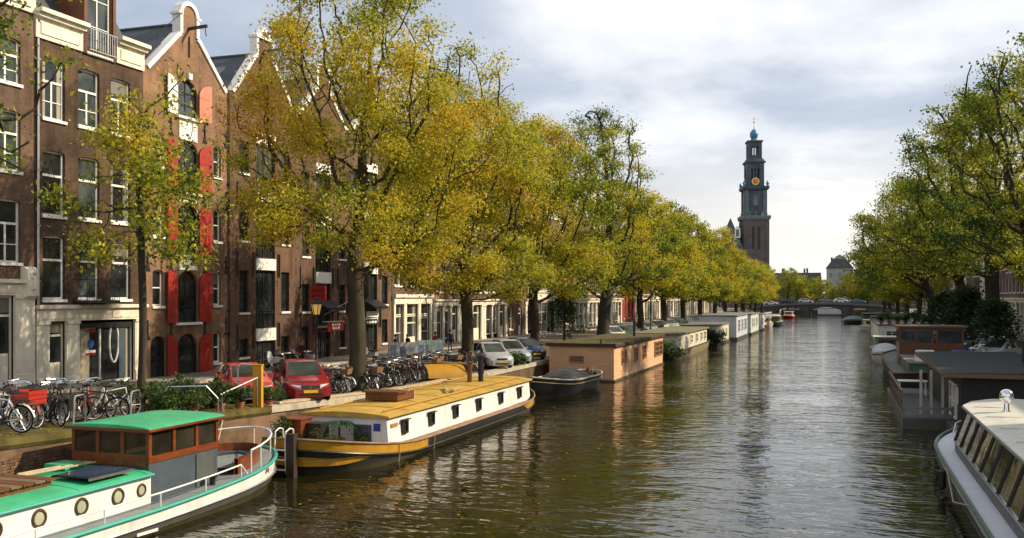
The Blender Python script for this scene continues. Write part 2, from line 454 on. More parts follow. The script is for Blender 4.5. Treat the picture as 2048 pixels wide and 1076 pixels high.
    def mesh(self, name, mats, smooth=False):
        me = bpy.data.meshes.new(name)
        me.from_pydata(self.v, [], self.f)
        for m in (mats if isinstance(mats, (list, tuple)) else [mats]): me.materials.append(m)
        if isinstance(mats, (list, tuple)) and len(mats) > 1:
            me.polygons.foreach_set('material_index', self.mi)
        if smooth:
            me.polygons.foreach_set('use_smooth', [True] * len(me.polygons))
            try: me.set_sharp_from_angle(angle=R(40))
            except Exception: pass
        import bmesh
        bm = bmesh.new(); bm.from_mesh(me)
        bmesh.ops.recalc_face_normals(bm, faces=bm.faces)
        bm.to_mesh(me); bm.free()
        me.update()
        return me

    def build(self, name, mats, parent=None, smooth=False, loc=None):
        return link(name, self.mesh(name, mats, smooth), parent, loc)


def link(name, me, parent=None, loc=None, rot=None):
    o = bpy.data.objects.new(name, me)
    COL.objects.link(o)
    if parent is not None: o.parent = parent
    if loc is not None: o.location = loc
    if rot is not None: o.rotation_euler = rot
    return o


USED = set()


def tag(o, label, cat, group=None, kind=None):
    if label: o['label'] = label
    if cat: o['category'] = cat
    if group: o['group'] = group
    if kind: o['kind'] = kind
    return o


def thing(name, label, cat, loc=(0, 0, 0), rz=0.0, group=None):
    o = bpy.data.objects.new(name, None)
    o.empty_display_size = 0.2
    COL.objects.link(o)
    o.location = loc; o.rotation_euler = (0, 0, rz)
    return tag(o, label, cat, group)


def struct(name, mb, mats, smooth=False):
    o = mb.build(name, mats, None, smooth)
    o['kind'] = 'structure'
    return o


KIDS = {}


def copy_tree(o, parent=None):
    c = o.copy(); COL.objects.link(c)
    if parent is not None: c.parent = parent
    for ch in o.children:
        copy_tree(ch, c)
    return c


def dup(root, label, loc, rz=0.0, group=None, scale=None):
    c = copy_tree(root)
    c.location = loc; c.rotation_euler = (0, 0, rz)
    c['label'] = label
    if group: c['group'] = group
    if scale: c.scale = scale if isinstance(scale, tuple) else (scale,) * 3
    return c


ORD = ['first', 'second', 'third', 'fourth', 'fifth', 'sixth', 'seventh', 'eighth', 'ninth', 'tenth', 'eleventh', 'twelfth', 'thirteenth', 'fourteenth',
       'fifteenth', 'sixteenth', 'seventeenth', 'eighteenth', 'nineteenth', 'twentieth']
_T = ['twenty', 'thirty', 'forty', 'fifty']
for _t in _T:
    for _u in ORD[:9]: ORD.append(_t + '-' + _u)
    ORD.append({'twenty': 'thirtieth', 'thirty': 'fortieth', 'forty': 'fiftieth', 'fifty': 'sixtieth'}[_t])


def gz(y):
    """height of the near quay: it ramps up towards the bridge the camera stands on"""
    return 1.2 + 0.04 * max(0.0, 40.0 - max(y, -5.0))


QX, FX = -18.5, -33.0      # quay edge and house fronts (canal runs along Y)
RQX, RFX = 8.6, 19.5       # the same on the other bank

# ------------------------------------------------------------------ setting: water, quays, roads
wm, nt, wb = new_mat('canal_water')
wb.inputs['Base Color'].default_value = (0.012, 0.0115, 0.004, 1)
wb.inputs['Roughness'].default_value = 0.03
wb.inputs['IOR'].default_value = 1.45
wb.inputs['Specular IOR Level'].default_value = 0.5
geo = node(nt, 'ShaderNodeNewGeometry')
mpw = node(nt, 'ShaderNodeMapping'); mpw.inputs['Rotation'].default_value = (0, 0, R(14)); mpw.inputs['Scale'].default_value = (0.62, 1.25, 1)
nt.links.new(geo.outputs['Position'], mpw.inputs[0])
na = node(nt, 'ShaderNodeTexNoise', Scale=0.95, Detail=2.5, Roughness=0.5, Distortion=0.8)
nb = node(nt, 'ShaderNodeTexNoise', Scale=3.4, Detail=2.0, Roughness=0.5, Distortion=0.3)
ncc = node(nt, 'ShaderNodeTexNoise', Scale=0.16, Detail=2.0)
for q in (na, nb): nt.links.new(mpw.outputs[0], q.inputs['Vector'])
nt.links.new(geo.outputs['Position'], ncc.inputs['Vector'])
mulb = node(nt, 'ShaderNodeMath', operation='MULTIPLY'); mulb.inputs[1].default_value = 0.27
nt.links.new(nb.outputs['Fac'], mulb.inputs[0])
addw = node(nt, 'ShaderNodeMath', operation='ADD')
nt.links.new(na.outputs['Fac'], addw.inputs[0]); nt.links.new(mulb.outputs[0], addw.inputs[1])
gust = node(nt, 'ShaderNodeMapRange'); gust.inputs['From Min'].default_value = 0.3; gust.inputs['From Max'].default_value = 0.7
gust.inputs['To Min'].default_value = 0.4; gust.inputs['To Max'].default_value = 1.25
nt.links.new(ncc.outputs['Fac'], gust.inputs['Value'])
mulg = node(nt, 'ShaderNodeMath', operation='MULTIPLY')
nt.links.new(addw.outputs[0], mulg.inputs[0]); nt.links.new(gust.outputs[0], mulg.inputs[1])
bw = node(nt, 'ShaderNodeBump', Strength=1.0, Distance=0.068)
nt.links.new(mulg.outputs[0], bw.inputs['Height']); nt.links.new(bw.outputs[0], wb.inputs['Normal'])
mb = MB(); mb.face([(-19.5, -30, 0), (10, -30, 0), (10, 333, 0), (-19.5, 333, 0)])
struct('canal_water', mb, wm)

mb = MB()
ys = [-30, -5, 5, 15, 20, 25, 30, 35, 40, 60, 100, 200, 300, 420]
mb.loft([[(-29.8, y, gz(y)), (-19.0, y, gz(y))] for y in ys])
struct('road', mb, PAVE)
mb = MB()
mb.loft([[(-300, y, gz(y) + 0.12), (-29.8, y, gz(y) + 0.12), (-29.8, y, gz(y) - 0.2)] for y in ys])
struct('sidewalk', mb, WALK)
mb = MB()
mb.loft([[(-29.8, y, gz(y) - 0.1), (-29.8, y, gz(y) + 0.135), (-29.6, y, gz(y) + 0.13), (-29.6, y, gz(y) - 0.1)] for y in ys])
struct('kerb', mb, STONE)
# near quay verge (mossy strip on the edge) and the quay wall
mb = MB()
mb.loft([[(-20.4, y, gz(y) + 0.01), (-20.0, y, gz(y) + 0.03), (-18.92, y, gz(y) + 0.03)] for y in [-30, -5, 5, 10, 15, 20, 25, 29]])
struct('verge', mb, MOSS)
mb = MB()
mb.loft([[(QX - 0.02, y, -1.5), (QX - 0.02, y, gz(y) - 0.24)] for y in ys])
qwall = struct('quay_wall', mb, QUAYBRICK)
mb = MB()
mb.loft([[(QX, y, gz(y) - 0.24), (QX + 0.05, y, gz(y) - 0.2), (QX + 0.05, y, gz(y) + 0.03), (QX - 0.5, y, gz(y) + 0.035), (QX - 0.5, y, gz(y) - 0.1)] for y in [29] + ys[7:]])
struct('quay_coping', mb, STONE)
mb = MB()
mb.loft([[(QX, y, gz(y) - 0.26), (QX + 0.06, y, gz(y) - 0.16), (QX + 0.03, y, gz(y) + 0.0), (QX - 0.5, y, gz(y) + 0.026), (QX - 0.5, y, gz(y) - 0.1)] for y in [-30, -5, 5, 10, 15, 20, 25, 29]])
struct('quay_edge', mb, MOSS)
# bricks of the near stretch of quay wall that can be told apart
brick_src = []
for k in range(5):
    b_ = MB(); b_.box(-0.012 - 0.004 * k, 0.012 + 0.004 * k, -0.105, 0.105, -0.029, 0.029)
    tint = random.uniform(0.7, 1.25)
    brick_src.append(b_.mesh('brick', M('brick_tone', (0.17 * tint, 0.10 * tint, 0.062 * tint), 0.9, var=0.45, scale=6, grime=0.4, spec=0.15)))
nbr = 0
for row in range(13):
    for c in range(23):
        y = 17.05 + c * 0.222 + (row % 2) * 0.111
        if y > 22: continue
        z = 1.60 - row * 0.07
        if z > gz(y) - 0.3: continue
        link('brick', random.choice(brick_src), qwall, (QX - 0.012 + random.uniform(0, 0.012), y, z), (random.uniform(-.02, .02), 0, random.uniform(-.03, .03)))
        nbr += 1
# far bank
mb = MB()
mb.loft([[(RQX, y, -1.5), (RQX, y, 1.2)] for y in (-30, 100, 420)])
struct('quay_wall', mb, QUAYBRICK)
mb = MB()
mb.loft([[(RQX + .02, y, 1.2), (RQX + 0.4, y, 1.204), (17.0, y, 1.2)] for y in (-30, 100, 420)])
struct('road', mb, PAVE)
mb = MB()
mb.loft([[(17.0, y, 1.1), (17.0, y, 1.32), (300, y, 1.32)] for y in (-30, 100, 420)])
struct('sidewalk', mb, WALK)
mb = MB(); mb.face([(-3000, 420, 0.9), (3000, 420, 0.9), (3000, 5000, 0.9), (-3000, 5000, 0.9)])
mb.face([(-3000, -40, 0.7), (-300, -40, 0.7), (-300, 420, 0.9), (-3000, 420, 0.9)])
mb.face([(300, -40, 0.7), (3000, -40, 0.7), (3000, 420, 0.9), (300, 420, 0.9)])
mb.face([(-18.9, 332, 1.19), (9.1, 332, 1.19), (9.1, 420, 1.19), (-18.9, 420, 1.19)]); mb.face([(-18.9, 332, 1.19), (-18.9, 332, -1), (9.1, 332, -1), (9.1, 332, 1.19)])
struct('ground', mb, PAVE)


# ------------------------------------------------------------------ houses
def wall_with_openings(mb, W, Hh, ops, depth=0.24, x=0.0, z_base=-0.6, yoff=0.0):
    ys = sorted({0.0, W, *[o[0] for o in ops], *[o[1] for o in ops]})
    zs = sorted({z_base, Hh, *[o[2] for o in ops], *[o[3] for o in ops]})
    for i in range(len(ys) - 1):
        for j in range(len(zs) - 1):
            cy, cz = (ys[i] + ys[i + 1]) / 2, (zs[j] + zs[j + 1]) / 2
            if any(o[0] < cy < o[1] and o[2] < cz < o[3] for o in ops): continue
            mb.face([(x, ys[i], zs[j]), (x, ys[i + 1], zs[j]), (x, ys[i + 1], zs[j + 1]), (x, ys[i], zs[j + 1])])
    for o in ops:
        y0, y1, z0, z1 = o[:4]; r = o[4] if len(o) > 4 else 0
        b = x - depth
        mb.face([(x, y0, z0), (b, y0, z0), (b, y0, z1 - r), (x, y0, z1 - r)])
        mb.face([(x, y1, z0), (x, y1, z1 - r), (b, y1, z1 - r), (b, y1, z0)])
        mb.face([(x, y0, z0), (x, y1, z0), (b, y1, z0), (b, y0, z0)])
        if not r:
            mb.face([(x, y0, z1), (b, y0, z1), (b, y1, z1), (x, y1, z1)])
        else:
            a = (y1 - y0) / 2; m = (y0 + y1) / 2
            arc = [(m - a * math.cos(t), z1 - r + r * math.sin(t)) for t in [math.pi * k / 12 for k in range(13)]]
            for (ya, za), (yb, zb) in zip(arc, arc[1:]):
                mb.face([(x, ya, za), (b, ya, za), (b, yb, zb), (x, yb, zb)])
                mb.face([(x, ya, za), (x, yb, zb), (x, yb, z1), (x, ya, z1)])
    # side and back walls
    return mb


def house_body(mb, W, Hh, D=10.0, z_base=-0.6):
    mb.face([(0, 0, z_base), (-D, 0, z_base), (-D, 0, Hh), (0, 0, Hh)])
    mb.face([(0, W, z_base), (0, W, Hh), (-D, W, Hh), (-D, W, z_base)])
    mb.face([(-D, 0, z_base), (-D, W, z_base), (-D, W, Hh), (-D, 0, Hh)])
    mb.face([(0, 0, Hh), (0, W, Hh), (-D, W, Hh), (-D, 0, Hh)])
    mb.face([(-0.5, 0.03, z_base), (-0.5, W - 0.03, z_base), (-0.5, W - 0.03, Hh), (-0.5, 0.03, Hh)])


_WC = {}
BLINDS = [M('blind_cream', (0.30, 0.27, 0.20), 0.5, var=0.15), M('blind_white', (0.38, 0.37, 0.34), 0.5, var=0.1), M('blind_grey', (0.16, 0.16, 0.15), 0.5, var=0.15)]


def window(parent, y0, y1, z0, z1, style='sash', fm=None, gm=None, sill=True, depth=0.24, sm=None, detail=True):
    fm = fm or WHITE; gm = gm or GLASS
    w, h = round(y1 - y0, 2), round(z1 - z0, 2)
    key = (w, h, style, fm.name, gm.name, sill, depth, (sm or WHITE).name)
    if key not in _WC:
        fr = MB(); t = 0.085; xa, xb = -depth + 0.02, -depth + 0.11
        fr.box(xa, xb, 0, t, 0, h); fr.box(xa, xb, w - t, w, 0, h)
        fr.box(xa, xb, t, w - t, 0, t); fr.box(xa, xb, t, w - t, h - t, h)
        xi, xj = -depth + 0.035, -depth + 0.09
        if style in ('sash', 'sash_bars'):
            zt = h * 0.62
            fr.box(xa, xb, t, w - t, zt - 0.05, zt + 0.05)
            if style == 'sash_bars':
                fr.box(xi, xj, w / 2 - 0.045, w / 2 + 0.045, t, zt - 0.05)
                fr.box(xi, xj, t, w / 2 - 0.045, zt * 0.47 - 0.02, zt * 0.47 + 0.02)
                fr.box(xi, xj, w / 2 + 0.045, w - t, zt * 0.47 - 0.02, zt * 0.47 + 0.02)
        elif style == 'loft':
            fr.box(xi, xj, w / 2 - 0.05, w / 2 + 0.05, t, h - t)
            fr.box(xa, xb + 0.02, t, w - t, h * 0.3 - 0.03, h * 0.3 + 0.03)
            for s in (0.25, 0.75):
                fr.box(xi, xj - .01, w * s - 0.02, w * s + 0.02, t, h - t)
        elif style == 'cross':
            fr.box(xi, xj, w / 2 - 0.03, w / 2 + 0.03, t, h - t)
            for q in (1 / 3, 2 / 3): fr.box(xi + .005, xj + .005, t, w - t, h * q - 0.02, h * q + 0.02)
        elif style == 'meet':
            fr.box(xi, xj, t, w - t, h * 0.5 - 0.03, h * 0.5 + 0.03)
        elif style == 'door':
            fr.box(xi, xj, t, w - t, h * 0.78 - 0.05, h * 0.78 + 0.05)
            fr.box(xi, xj - .01, t + 0.06, w - t - 0.06, t, h * 0.36)
        p = MB(); p.face([(-depth + 0.055, t * .5, t * .5), (-depth + 0.055, w - t * .5, t * .5), (-depth + 0.055, w - t * .5, h - t * .5), (-depth + 0.055, t * .5, h - t * .5)])
        s = None
        if sill:
            s = MB(); s.box(-depth + 0.11, 0.09, -0.06, w + 0.06, -0.13, -0.002)
            s = s.mesh('sill', sm or WHITE)
        _WC[key] = (fr.mesh('window', fm), p.mesh('pane', gm), s)
    a, b, c = _WC[key]
    o = link('window', a, parent, (0, y0, z0))
    link('pane', b, o)
    if c: link('sill', c, o)
    if gm is GLASS and fm is not DARKWOOD and depth > 0.1 and random.random() < 0.38:
        k = random.choice((0.18, 0.3, 0.42)); kk = ('blind', w, k, depth)
        if kk not in _WC:
            bl = MB(); bl.box(-depth + 0.057, -depth + 0.066, 0.06, w - 0.06, -k * 1.7, -0.06); _WC[kk] = bl.mesh('blind', random.choice(BLINDS))
        link('blind', _WC[kk], o, (0, 0, h))
    elif gm is GLASS and fm is not DARKWOOD and depth > 0.1 and random.random() < 0.45 and w > 0.7:
        kk = ('curtain', w, h, depth)
        if kk not in _WC:
            _WC[kk] = []; cm_ = random.choice(BLINDS)
            for s0, s1 in ((0.07, 0.24), (0.76, 0.93)):
                n = 5; cu = MB()
                for q in range(n):
                    ya = w * (s0 + (s1 - s0) * q / n); yb = w * (s0 + (s1 - s0) * (q + 1) / n); cu.face([(-depth + 0.058 + 0.008 * (q % 2), ya, 0.07), (-depth + 0.066 - 0.008 * (q % 2), yb, 0.07), (-depth + 0.066 - 0.008 * (q % 2), yb, h - 0.07), (-depth + 0.058 + 0.008 * (q % 2), ya, h - 0.07)])
                _WC[kk].append(cu.mesh('curtain', cm_))
        for cme in _WC[kk]: link('curtain', cme, o)
    return o


def cornice(parent, W, z, h=1.1, m=None, out=0.45):
    mb = MB()
    mb.box(0.002, 0.10, -0.02, W + 0.02, z - h, z - 0.32)
    mb.box(0.10, 0.17, 0.25, W - 0.25, z - h + 0.22, z - 0.5)
    mb.box(0.002, 0.2, -0.03, W + 0.03, z - 0.319, z - 0.2)
    mb.box(0.002, out * 0.8, -0.04, W + 0.04, z - 0.199, z - 0.1)
    mb.box(-0.3, out, -0.05, W + 0.05, z - 0.099, z)
    n = max(3, int(W / 0.9))
    for i in range(n + 1):
        y = 0.12 + (W - 0.24) * i / n
        mb.box(0.101, out * 0.75, y - 0.07, y + 0.07, z - 0.62, z - 0.321)
    return mb.build('cornice', m or CREAM, parent)


def gable_roof(parent, W, z, ridge, D=10.0, m=None, x0=-0.35):
    mb = MB()
    mb.face([(x0, -0.02, z), (x0, W / 2, z + ridge), (-D, W / 2, z + ridge), (-D, -0.02, z)])
    mb.face([(x0, W + 0.02, z), (-D, W + 0.02, z), (-D, W / 2, z + ridge), (x0, W / 2, z + ridge)])
    mb.face([(-D, -0.02, z), (-D, W / 2, z + ridge), (-D, W + 0.02, z)])
    mb.tube([(x0, W / 2, z + ridge), (-D, W / 2, z + ridge)], 0.11, 6)
    return mb.build('roof', m or ROOFTILE, parent)


def spout_gable(parent, W, z, hgt, neck=0.75, shoulder=0.25, wm=None, cm=None, cap='round'):
    """sloping gable with an upright capped neck, white coping on both slopes"""
    c = W / 2; zn = z + hgt - 1.75
    L = [(shoulder, z), (c - neck - 0.18, zn - 0.1), (c - neck, zn), (c - neck, zn + 1.05)]
    if cap == 'round':
        top = [(c - neck * math.cos(t), zn + 1.05 + neck * 0.95 * math.sin(t)) for t in [math.pi * k / 10 for k in range(11)]]
    else:
        top = [(c - neck, zn + 1.25), (c, zn + 1.75), (c + neck, zn + 1.25)]
    poly = L + top[1:-1] + [(2 * c - p[0], p[1]) for p in reversed(L)]
    mb = MB(); mb.prism(poly, 'x', -0.38, -0.004)
    g = mb.build('gable', wm, parent)
    mb = MB()
    path = [p for p in poly]
    for i in range(len(path) - 1):
        (ya, za), (yb, zb) = path[i], path[i + 1]
        dy, dz = yb - ya, zb - za; ln = math.hypot(dy, dz)
        if ln < 1e-3: continue
        ny, nz = -dz / ln, dy / ln
        o = 0.07; q = 0.15
        e = 0.02
        mb.prism([(ya + ny * o - dy / ln * e, za + nz * o - dz / ln * e), (yb + ny * o + dy / ln * e, zb + nz * o + dz / ln * e), (yb - ny * q, zb - nz * q), (ya - ny * q, za - nz * q)], 'x', -0.44, 0.075 + 0.001 * i)
    if cap == 'point':
        mb.box(-0.5, 0.14, c - neck - 0.15, c + neck + 0.15, zn + 1.05, zn + 1.2)
    else:
        mb.box(-0.5, 0.13, c - neck - 0.22, c - neck + 0.12, zn + 0.98, zn + 1.1); mb.box(-0.5, 0.13, c + neck - 0.12, c + neck + 0.22, zn + 0.98, zn + 1.1)
    mb.build('coping', cm or WHITE, g)
    b = MB(); b.bar((-0.3, c, zn + 0.35), (1.15, c, zn + 0.42), 0.12, 0.16); b.tube([(1.05, c, zn + .3), (1.05, c, zn + 0.05), (1.12, c, zn - .05), (1.05, c, zn - .12)], 0.025, 5)
    b.build('hoist_beam', DARKWOOD, g)
    return g


def anchors(parent, pts, h=1.3, cross=False):
    if cross:
        mb = MB(); mb.bar((0.035, 0, -h / 2), (0.035, 0, h / 2), 0.07, 0.05); mb.bar((0.04, -0.16, h * .22), (0.04, 0.16, h * .22), 0.06)
        mb.bar((0.045, 0, -h * .12), (0.045, -0.15, -h / 2), 0.05); mb.bar((0.045, 0, -h * .12), (0.045, 0.15, -h / 2), 0.05)
    else:
        mb = MB(); mb.bar((0.035, 0, -h / 2), (0.035, 0, h / 2), 0.075, 0.05)
    me = mb.mesh('wall_anchor', IRON)
    for y, z in pts: link('wall_anchor', me, parent, (0, y, z))


def shopfront(parent, W, zt, bays, m=None, fascia=0.6, gm=None, y0=0.0):
    """timber / stone shop front: pilasters, fascia, glazed bays [(y0, y1, z0, ztop, style)]"""
    m = m or CREAM
    mb = MB()
    mb.box(0.004, 0.14, y0 + 0.02, W - 0.02, zt - fascia, zt - 0.16)
    mb.box(0.004, 0.34, y0 - 0.03, W + 0.03, zt - 0.159, zt)
    n = max(2, int((W - y0) / 1.8))
    for i in range(n):
        ya = y0 + 0.2 + (W - y0 - 0.4) * i / n; yb = y0 + 0.2 + (W - y0 - 0.4) * (i + 1) / n
        mb.box(0.14, 0.17, ya + 0.06, yb - 0.06, zt - fascia + 0.1, zt - 0.25)
    mb.build('fascia', m, parent)
    edges = sorted({y0 + 0.02, W - 0.02, *[b[0] for b in bays], *[b[1] for b in bays]})
    for a, b in zip(edges, edges[1:]):
        c = (a + b) / 2
        if any(q[0] < c < q[1] for q in bays): continue
        mb = MB(); mb.box(0.004, 0.13, a, b, -0.5, zt - fascia - 0.002); mb.box(0.13, 0.18, a + 0.02, b - 0.02, -0.5, 0.35)
        if b - a > 0.35: mb.box(0.13, 0.15, a + 0.08, b - 0.08, 0.45, zt - fascia - 0.2)
        mb.box(0.13, 0.2, a - 0.01, b + 0.01, zt - fascia - 0.14, zt - fascia - 0.003)
        mb.build('pilaster', m, parent)
    for q in bays:
        window(parent, q[0], q[1], q[2], zt - fascia - 0.01, q[4] if len(q) > 4 else 'door', q[5] if len(q) > 5 else m, gm or GLASS, False, 0.2)


def chimney(parent, y, z, x=-4.0, w=0.7, h=1.6):
    mb = MB(); mb.box(x - w / 2, x + w / 2, y - w / 2, y + w / 2, z - 3.0, z + h); mb.box(x - w / 2 - .06, x + w / 2 + .06, y - w / 2 - .06, y + w / 2 + .06, z + h, z + h + 0.12)
    for s in (-.18, .18): mb.lathe([(0.11, 0), (0.09, 0.35)], (x, y + s, z + h + 0.12), 8)
    mb.build('chimney', BRICK_RED, parent)


def drainpipe(parent, y, z0, z1, m=None):
    mb = MB(); mb.tube([(0.09, y, z0), (0.09, y, z1)], 0.055, 8)
    z = z0 + 1
    while z < z1:
        mb.box(0.0, 0.16, y - 0.08, y + 0.08, z, z + 0.06); z += 2.4
    mb.build('drainpipe', m or IRON, parent)


def new_house(label, Y0, X=FX, rz=0.0, z=None, name='canal_house', group='canal houses'):
    return thing(name, label, 'house', (X, Y0, gz(Y0) if z is None else z), rz, group)


def rel(h, z): return z - h.location.z


# --- house 0, at the picture edge
h = new_house('brown brick canal house with a cream scrolled shop front, next to the dark brick house', 25.6)
W = 7.66; b0 = 25.6
zz = lambda z: z - h.location.z
ops = []
for (za, zb) in ((14.4, 16.3), (10.7, 13.25), (6.85, 9.5)):
    for (ya, yb) in ((26.3, 27.6), (28.5, 30.3), (31.2, 32.55)):
        ops.append((ya - b0, yb - b0, zz(za), zz(zb), 0.12))
mb = MB(); wall_with_openings(mb, W, zz(17.6), ops + [(0.3, W - 0.75, -0.4, zz(5.45))]); house_body(mb, W, zz(17.6))
mb.build('wall', BRICK_BROWN, h)
for o in ops: window(h, *o[:4], 'sash_bars', WHITE, random.choice([GLASS, GLASS3]))
cornice(h, W, zz(18.9), 1.3)
shopfront(h, W - 0.05, zz(6.15), [(0.4, 2.2, 0.0), (2.6, 4.9, 0.4, 0, 'meet'), (5.2, 6.55, -0.1, 0, 'door')], CREAM, 0.68)
mb = MB(); mb.prism([(0.0, zz(5.3)), (0.42, zz(5.45)), (0.42, zz(6.3)), (0.36, zz(6.55)), (0.2, zz(6.68)), (0.0, zz(6.7))], 'y', W - 0.72, W - 0.12)
mb.tube([(0.43, W - 0.42 + 0.13 * math.cos(t), zz(6.32) + 0.13 * math.sin(t)) for t in [2 * math.pi * k / 12 for k in range(12)]], 0.035, 6, closed=True)
mb.box(0.42, 0.47, W - 0.56, W - 0.28, zz(5.72), zz(5.98))
mb.build('console_scroll', CREAM, h)
h['label'] = 'brown brick canal house with a cream scrolled console, at the near end of the row'

# --- house 1, dark brick with cornice and dormer
Y1, W = 33.3, 6.9
h = new_house('dark brown brick house with white sash windows and cream shop front', Y1)
zz = lambda z: z - h.location.z
H1 = h
ops = []
for k, (za, zb) in enumerate(((13.25, 15.9), (9.0, 11.85), (5.3, 8.1))):
    for (ya, yb) in ((33.75, 35.05), (35.85, 37.2), (37.95, 39.3)):
        ops.append((ya - Y1, yb - Y1, zz(za) - (0.0), zz(zb), 0.1))
ground_op = [(0.35, W - 0.3, -0.4, zz(4.2))]
mb = MB(); wall_with_openings(mb, W, zz(17.0), ops + ground_op); house_body(mb, W, zz(17.0))
mb.build('wall', BRICK_DARK, h)
for i, o in enumerate(ops):
    window(h, *o[:4], 'sash_bars' if i < 3 else 'sash', WHITE, [GLASS, GLASS3, GLASS][i % 3])
# cornice in two lengths with the dormer between
for (ya, yb) in ((0.0, 2.75), (4.95, W)):
    mb = MB(); z = zz(17.9)
    mb.box(0.002, 0.1, ya, yb, z - 1.25, z - 0.35); mb.box(0.1, 0.15, ya + 0.25, yb - 0.25, z - 1.05, z - 0.55)
    mb.box(0.002, 0.3, ya - 0.02, yb + 0.02, z - 0.349, z - 0.18); mb.box(-0.4, 0.48, ya - 0.05, yb + 0.05, z - 0.179, z)
    mb.build('cornice', CREAM, h)
mb = MB()
mb.box(-4, 0.02, 2.85, 3.05, zz(16.9), zz(20.6)); mb.box(-4, 0.02, 4.65, 4.85, zz(16.9), zz(20.6)); mb.box(-4, 0.3, 2.6, 5.1, zz(20.6), zz(20.9))
mb.box(0.02, 0.1, 2.82, 3.0, zz(16.6), zz(20.59)); mb.box(0.02, 0.1, 4.7, 4.88, zz(16.6), zz(20.59))
mb.build('dormer', WOODBROWN, h)
window(h, 3.06, 4.64, zz(16.75), zz(20.55), 'cross', WHITE, GLASS3, True, 0.2)
mb = MB()
for k in range(12): mb.tube([(0.32, 3.0 + k * 0.154, zz(16.8)), (0.32, 3.0 + k * 0.154, zz(17.75))], 0.014, 5)
mb.bar((0.32, 2.95, zz(17.76)), (0.32, 4.75, zz(17.76)), 0.04); mb.bar((0.32, 2.95, zz(16.8)), (0.32, 4.75, zz(16.8)), 0.04)
mb.build('balustrade', STEEL, h)
mb = MB(); mb.prism([(-0.3, zz(17.0)), (-2.2, zz(20.2)), (-8.0, zz(20.2)), (-10.0, zz(17.0))], 'y', 0.0, W); mb.build('roof', ROOFTILE, h)
chimney(h, 0.8, zz(20.2))
shopfront(h, W, zz(5.05), [(0.72, 1.72, 0.0), (2.5, 6.2, -0.1, 0, 'shop')], CREAM, 0.72)
# shop window interior divisions, stickers and a hoop in the window
mb = MB(); mb.box(-0.14, 0.0, 2.55, 6.15, zz(3.95), zz(4.3)); mb.build('shop_blind', DARKWOOD, h)
mb = MB(); mb.box(-0.14, -0.08, 4.0, 4.08, 0, zz(3.9)); mb.build('mullion', WHITE, h)
mb = MB(); mb.box(-0.14, -0.07, 5.3, 5.75, 0, zz(3.9)); mb.build('door_jamb', SLATEBLUE, h)
for (yy, za, hh, mm) in ((3.15, 3.15, 0.11, WHITE), (3.15, 3.0, 0.1, SIGNRED), (3.15, 2.03, 0.13, WHITE), (3.15, 1.93, 0.07, SIGNRED)):
    mb = MB(); mb.box(-0.135, -0.115, yy, yy + 0.62, za - 1.0 + 0.3, za - 1.0 + 0.3 + hh); mb.build('window_sticker', mm, h)
mb = MB(); mb.prism([(3.46 + 0.2 * math.cos(t), 1.75 + 0.2 * math.sin(t)) for t in [2 * math.pi * k / 16 for k in range(16)]], 'x', -0.135, -0.112); mb.build('window_sticker', M('sticker_blue', (0.03, 0.10, 0.35), 0.5), h)
mb = MB(); mb.tube([(-0.13, 5.0 + 0.3 * math.cos(t), 1.75 + 0.95 * math.sin(t)) for t in [2 * math.pi * k / 24 for k in range(24)]], 0.05, 6, closed=True); mb.build('window_ring', WHITE, h)
# balcony on the first floor
mb = MB(); mb.box(0.0, 0.85, 2.2, 4.3, zz(5.12), zz(5.25)); bal = mb.build('balcony', IRON, h)
mb = MB()
for k in range(15):
    mb.tube([(0.82, 2.22 + k * 0.146, zz(5.25)), (0.82, 2.22 + k * 0.146, zz(6.2))], 0.014, 5)
for y in (2.22, 4.28): mb.bar((0.0, y, zz(6.2)), (0.82, y, zz(6.2)), 0.035)
for z in (5.4, 6.2, 5.95): mb.bar((0.82, 2.2, zz(z)), (0.82, 4.3, zz(z)), 0.035)
mb.build('railing', IRON, bal)
drainpipe(h, 0.12, 3.6, zz(16.6), STEEL)

# --- house 2: warehouse with red shutters
Y2, W = 40.22, 7.2
h = new_house('orange brick warehouse with tall red shutters and a white spout gable', Y2)
zz = lambda z: z - h.location.z
rows = [(14.95, 16.95, 0.9), (10.95, 13.7, 0.7), (7.6, 10.4, 0.8), (4.05, 6.8, 0.8), (1.0, 3.45, 0.85)]
ops = [(2.6, 4.4, zz(a), zz(b), r) for a, b, r in rows]
side = [(12.1, 13.8), (8.5, 10.3), (4.95, 6.8), (1.75, 3.45)]
sops = [(5.75, 6.45, zz(a), zz(b), 0.18) for a, b in side] + [(0.7, 1.55, zz(a), zz(b), 0.18) for a, b in side[:3]] + [(0.55, 1.75, -0.15, zz(3.4), 0.4)]
mb = MB(); wall_with_openings(mb, W, zz(17.0), ops + sops); house_body(mb, W, zz(17.0))
mb.build('wall', BRICK_ORANGE, h)
for i, o in enumerate(ops): window(h, *o[:4], ['cross', 'loft', 'loft', 'loft', 'door'][i], DARKWOOD, GLASS3 if i == 0 else GLASS, False, 0.24)
for o in sops: window(h, *o[:4], 'meet', WHITE if o[2] > 0 else DARKWOOD, GLASS, o[2] > 0, 0.24)
for i, (a, b, r) in enumerate(rows):
    if i > 0 and i < 4:
        mb = MB(); mb.box(0.004, 0.06, 2.75, 4.25, zz(b) + 0.03, zz(rows[i - 1][0]) - 0.14); mb.build('lintel_panel', WHITE, h)
    if i < 4:
        mb = MB(); mb.box(0.004, 0.22, 2.5, 4.5, zz(a) - 0.13, zz(a) - 0.003); mb.build('sill', WHITE, h)


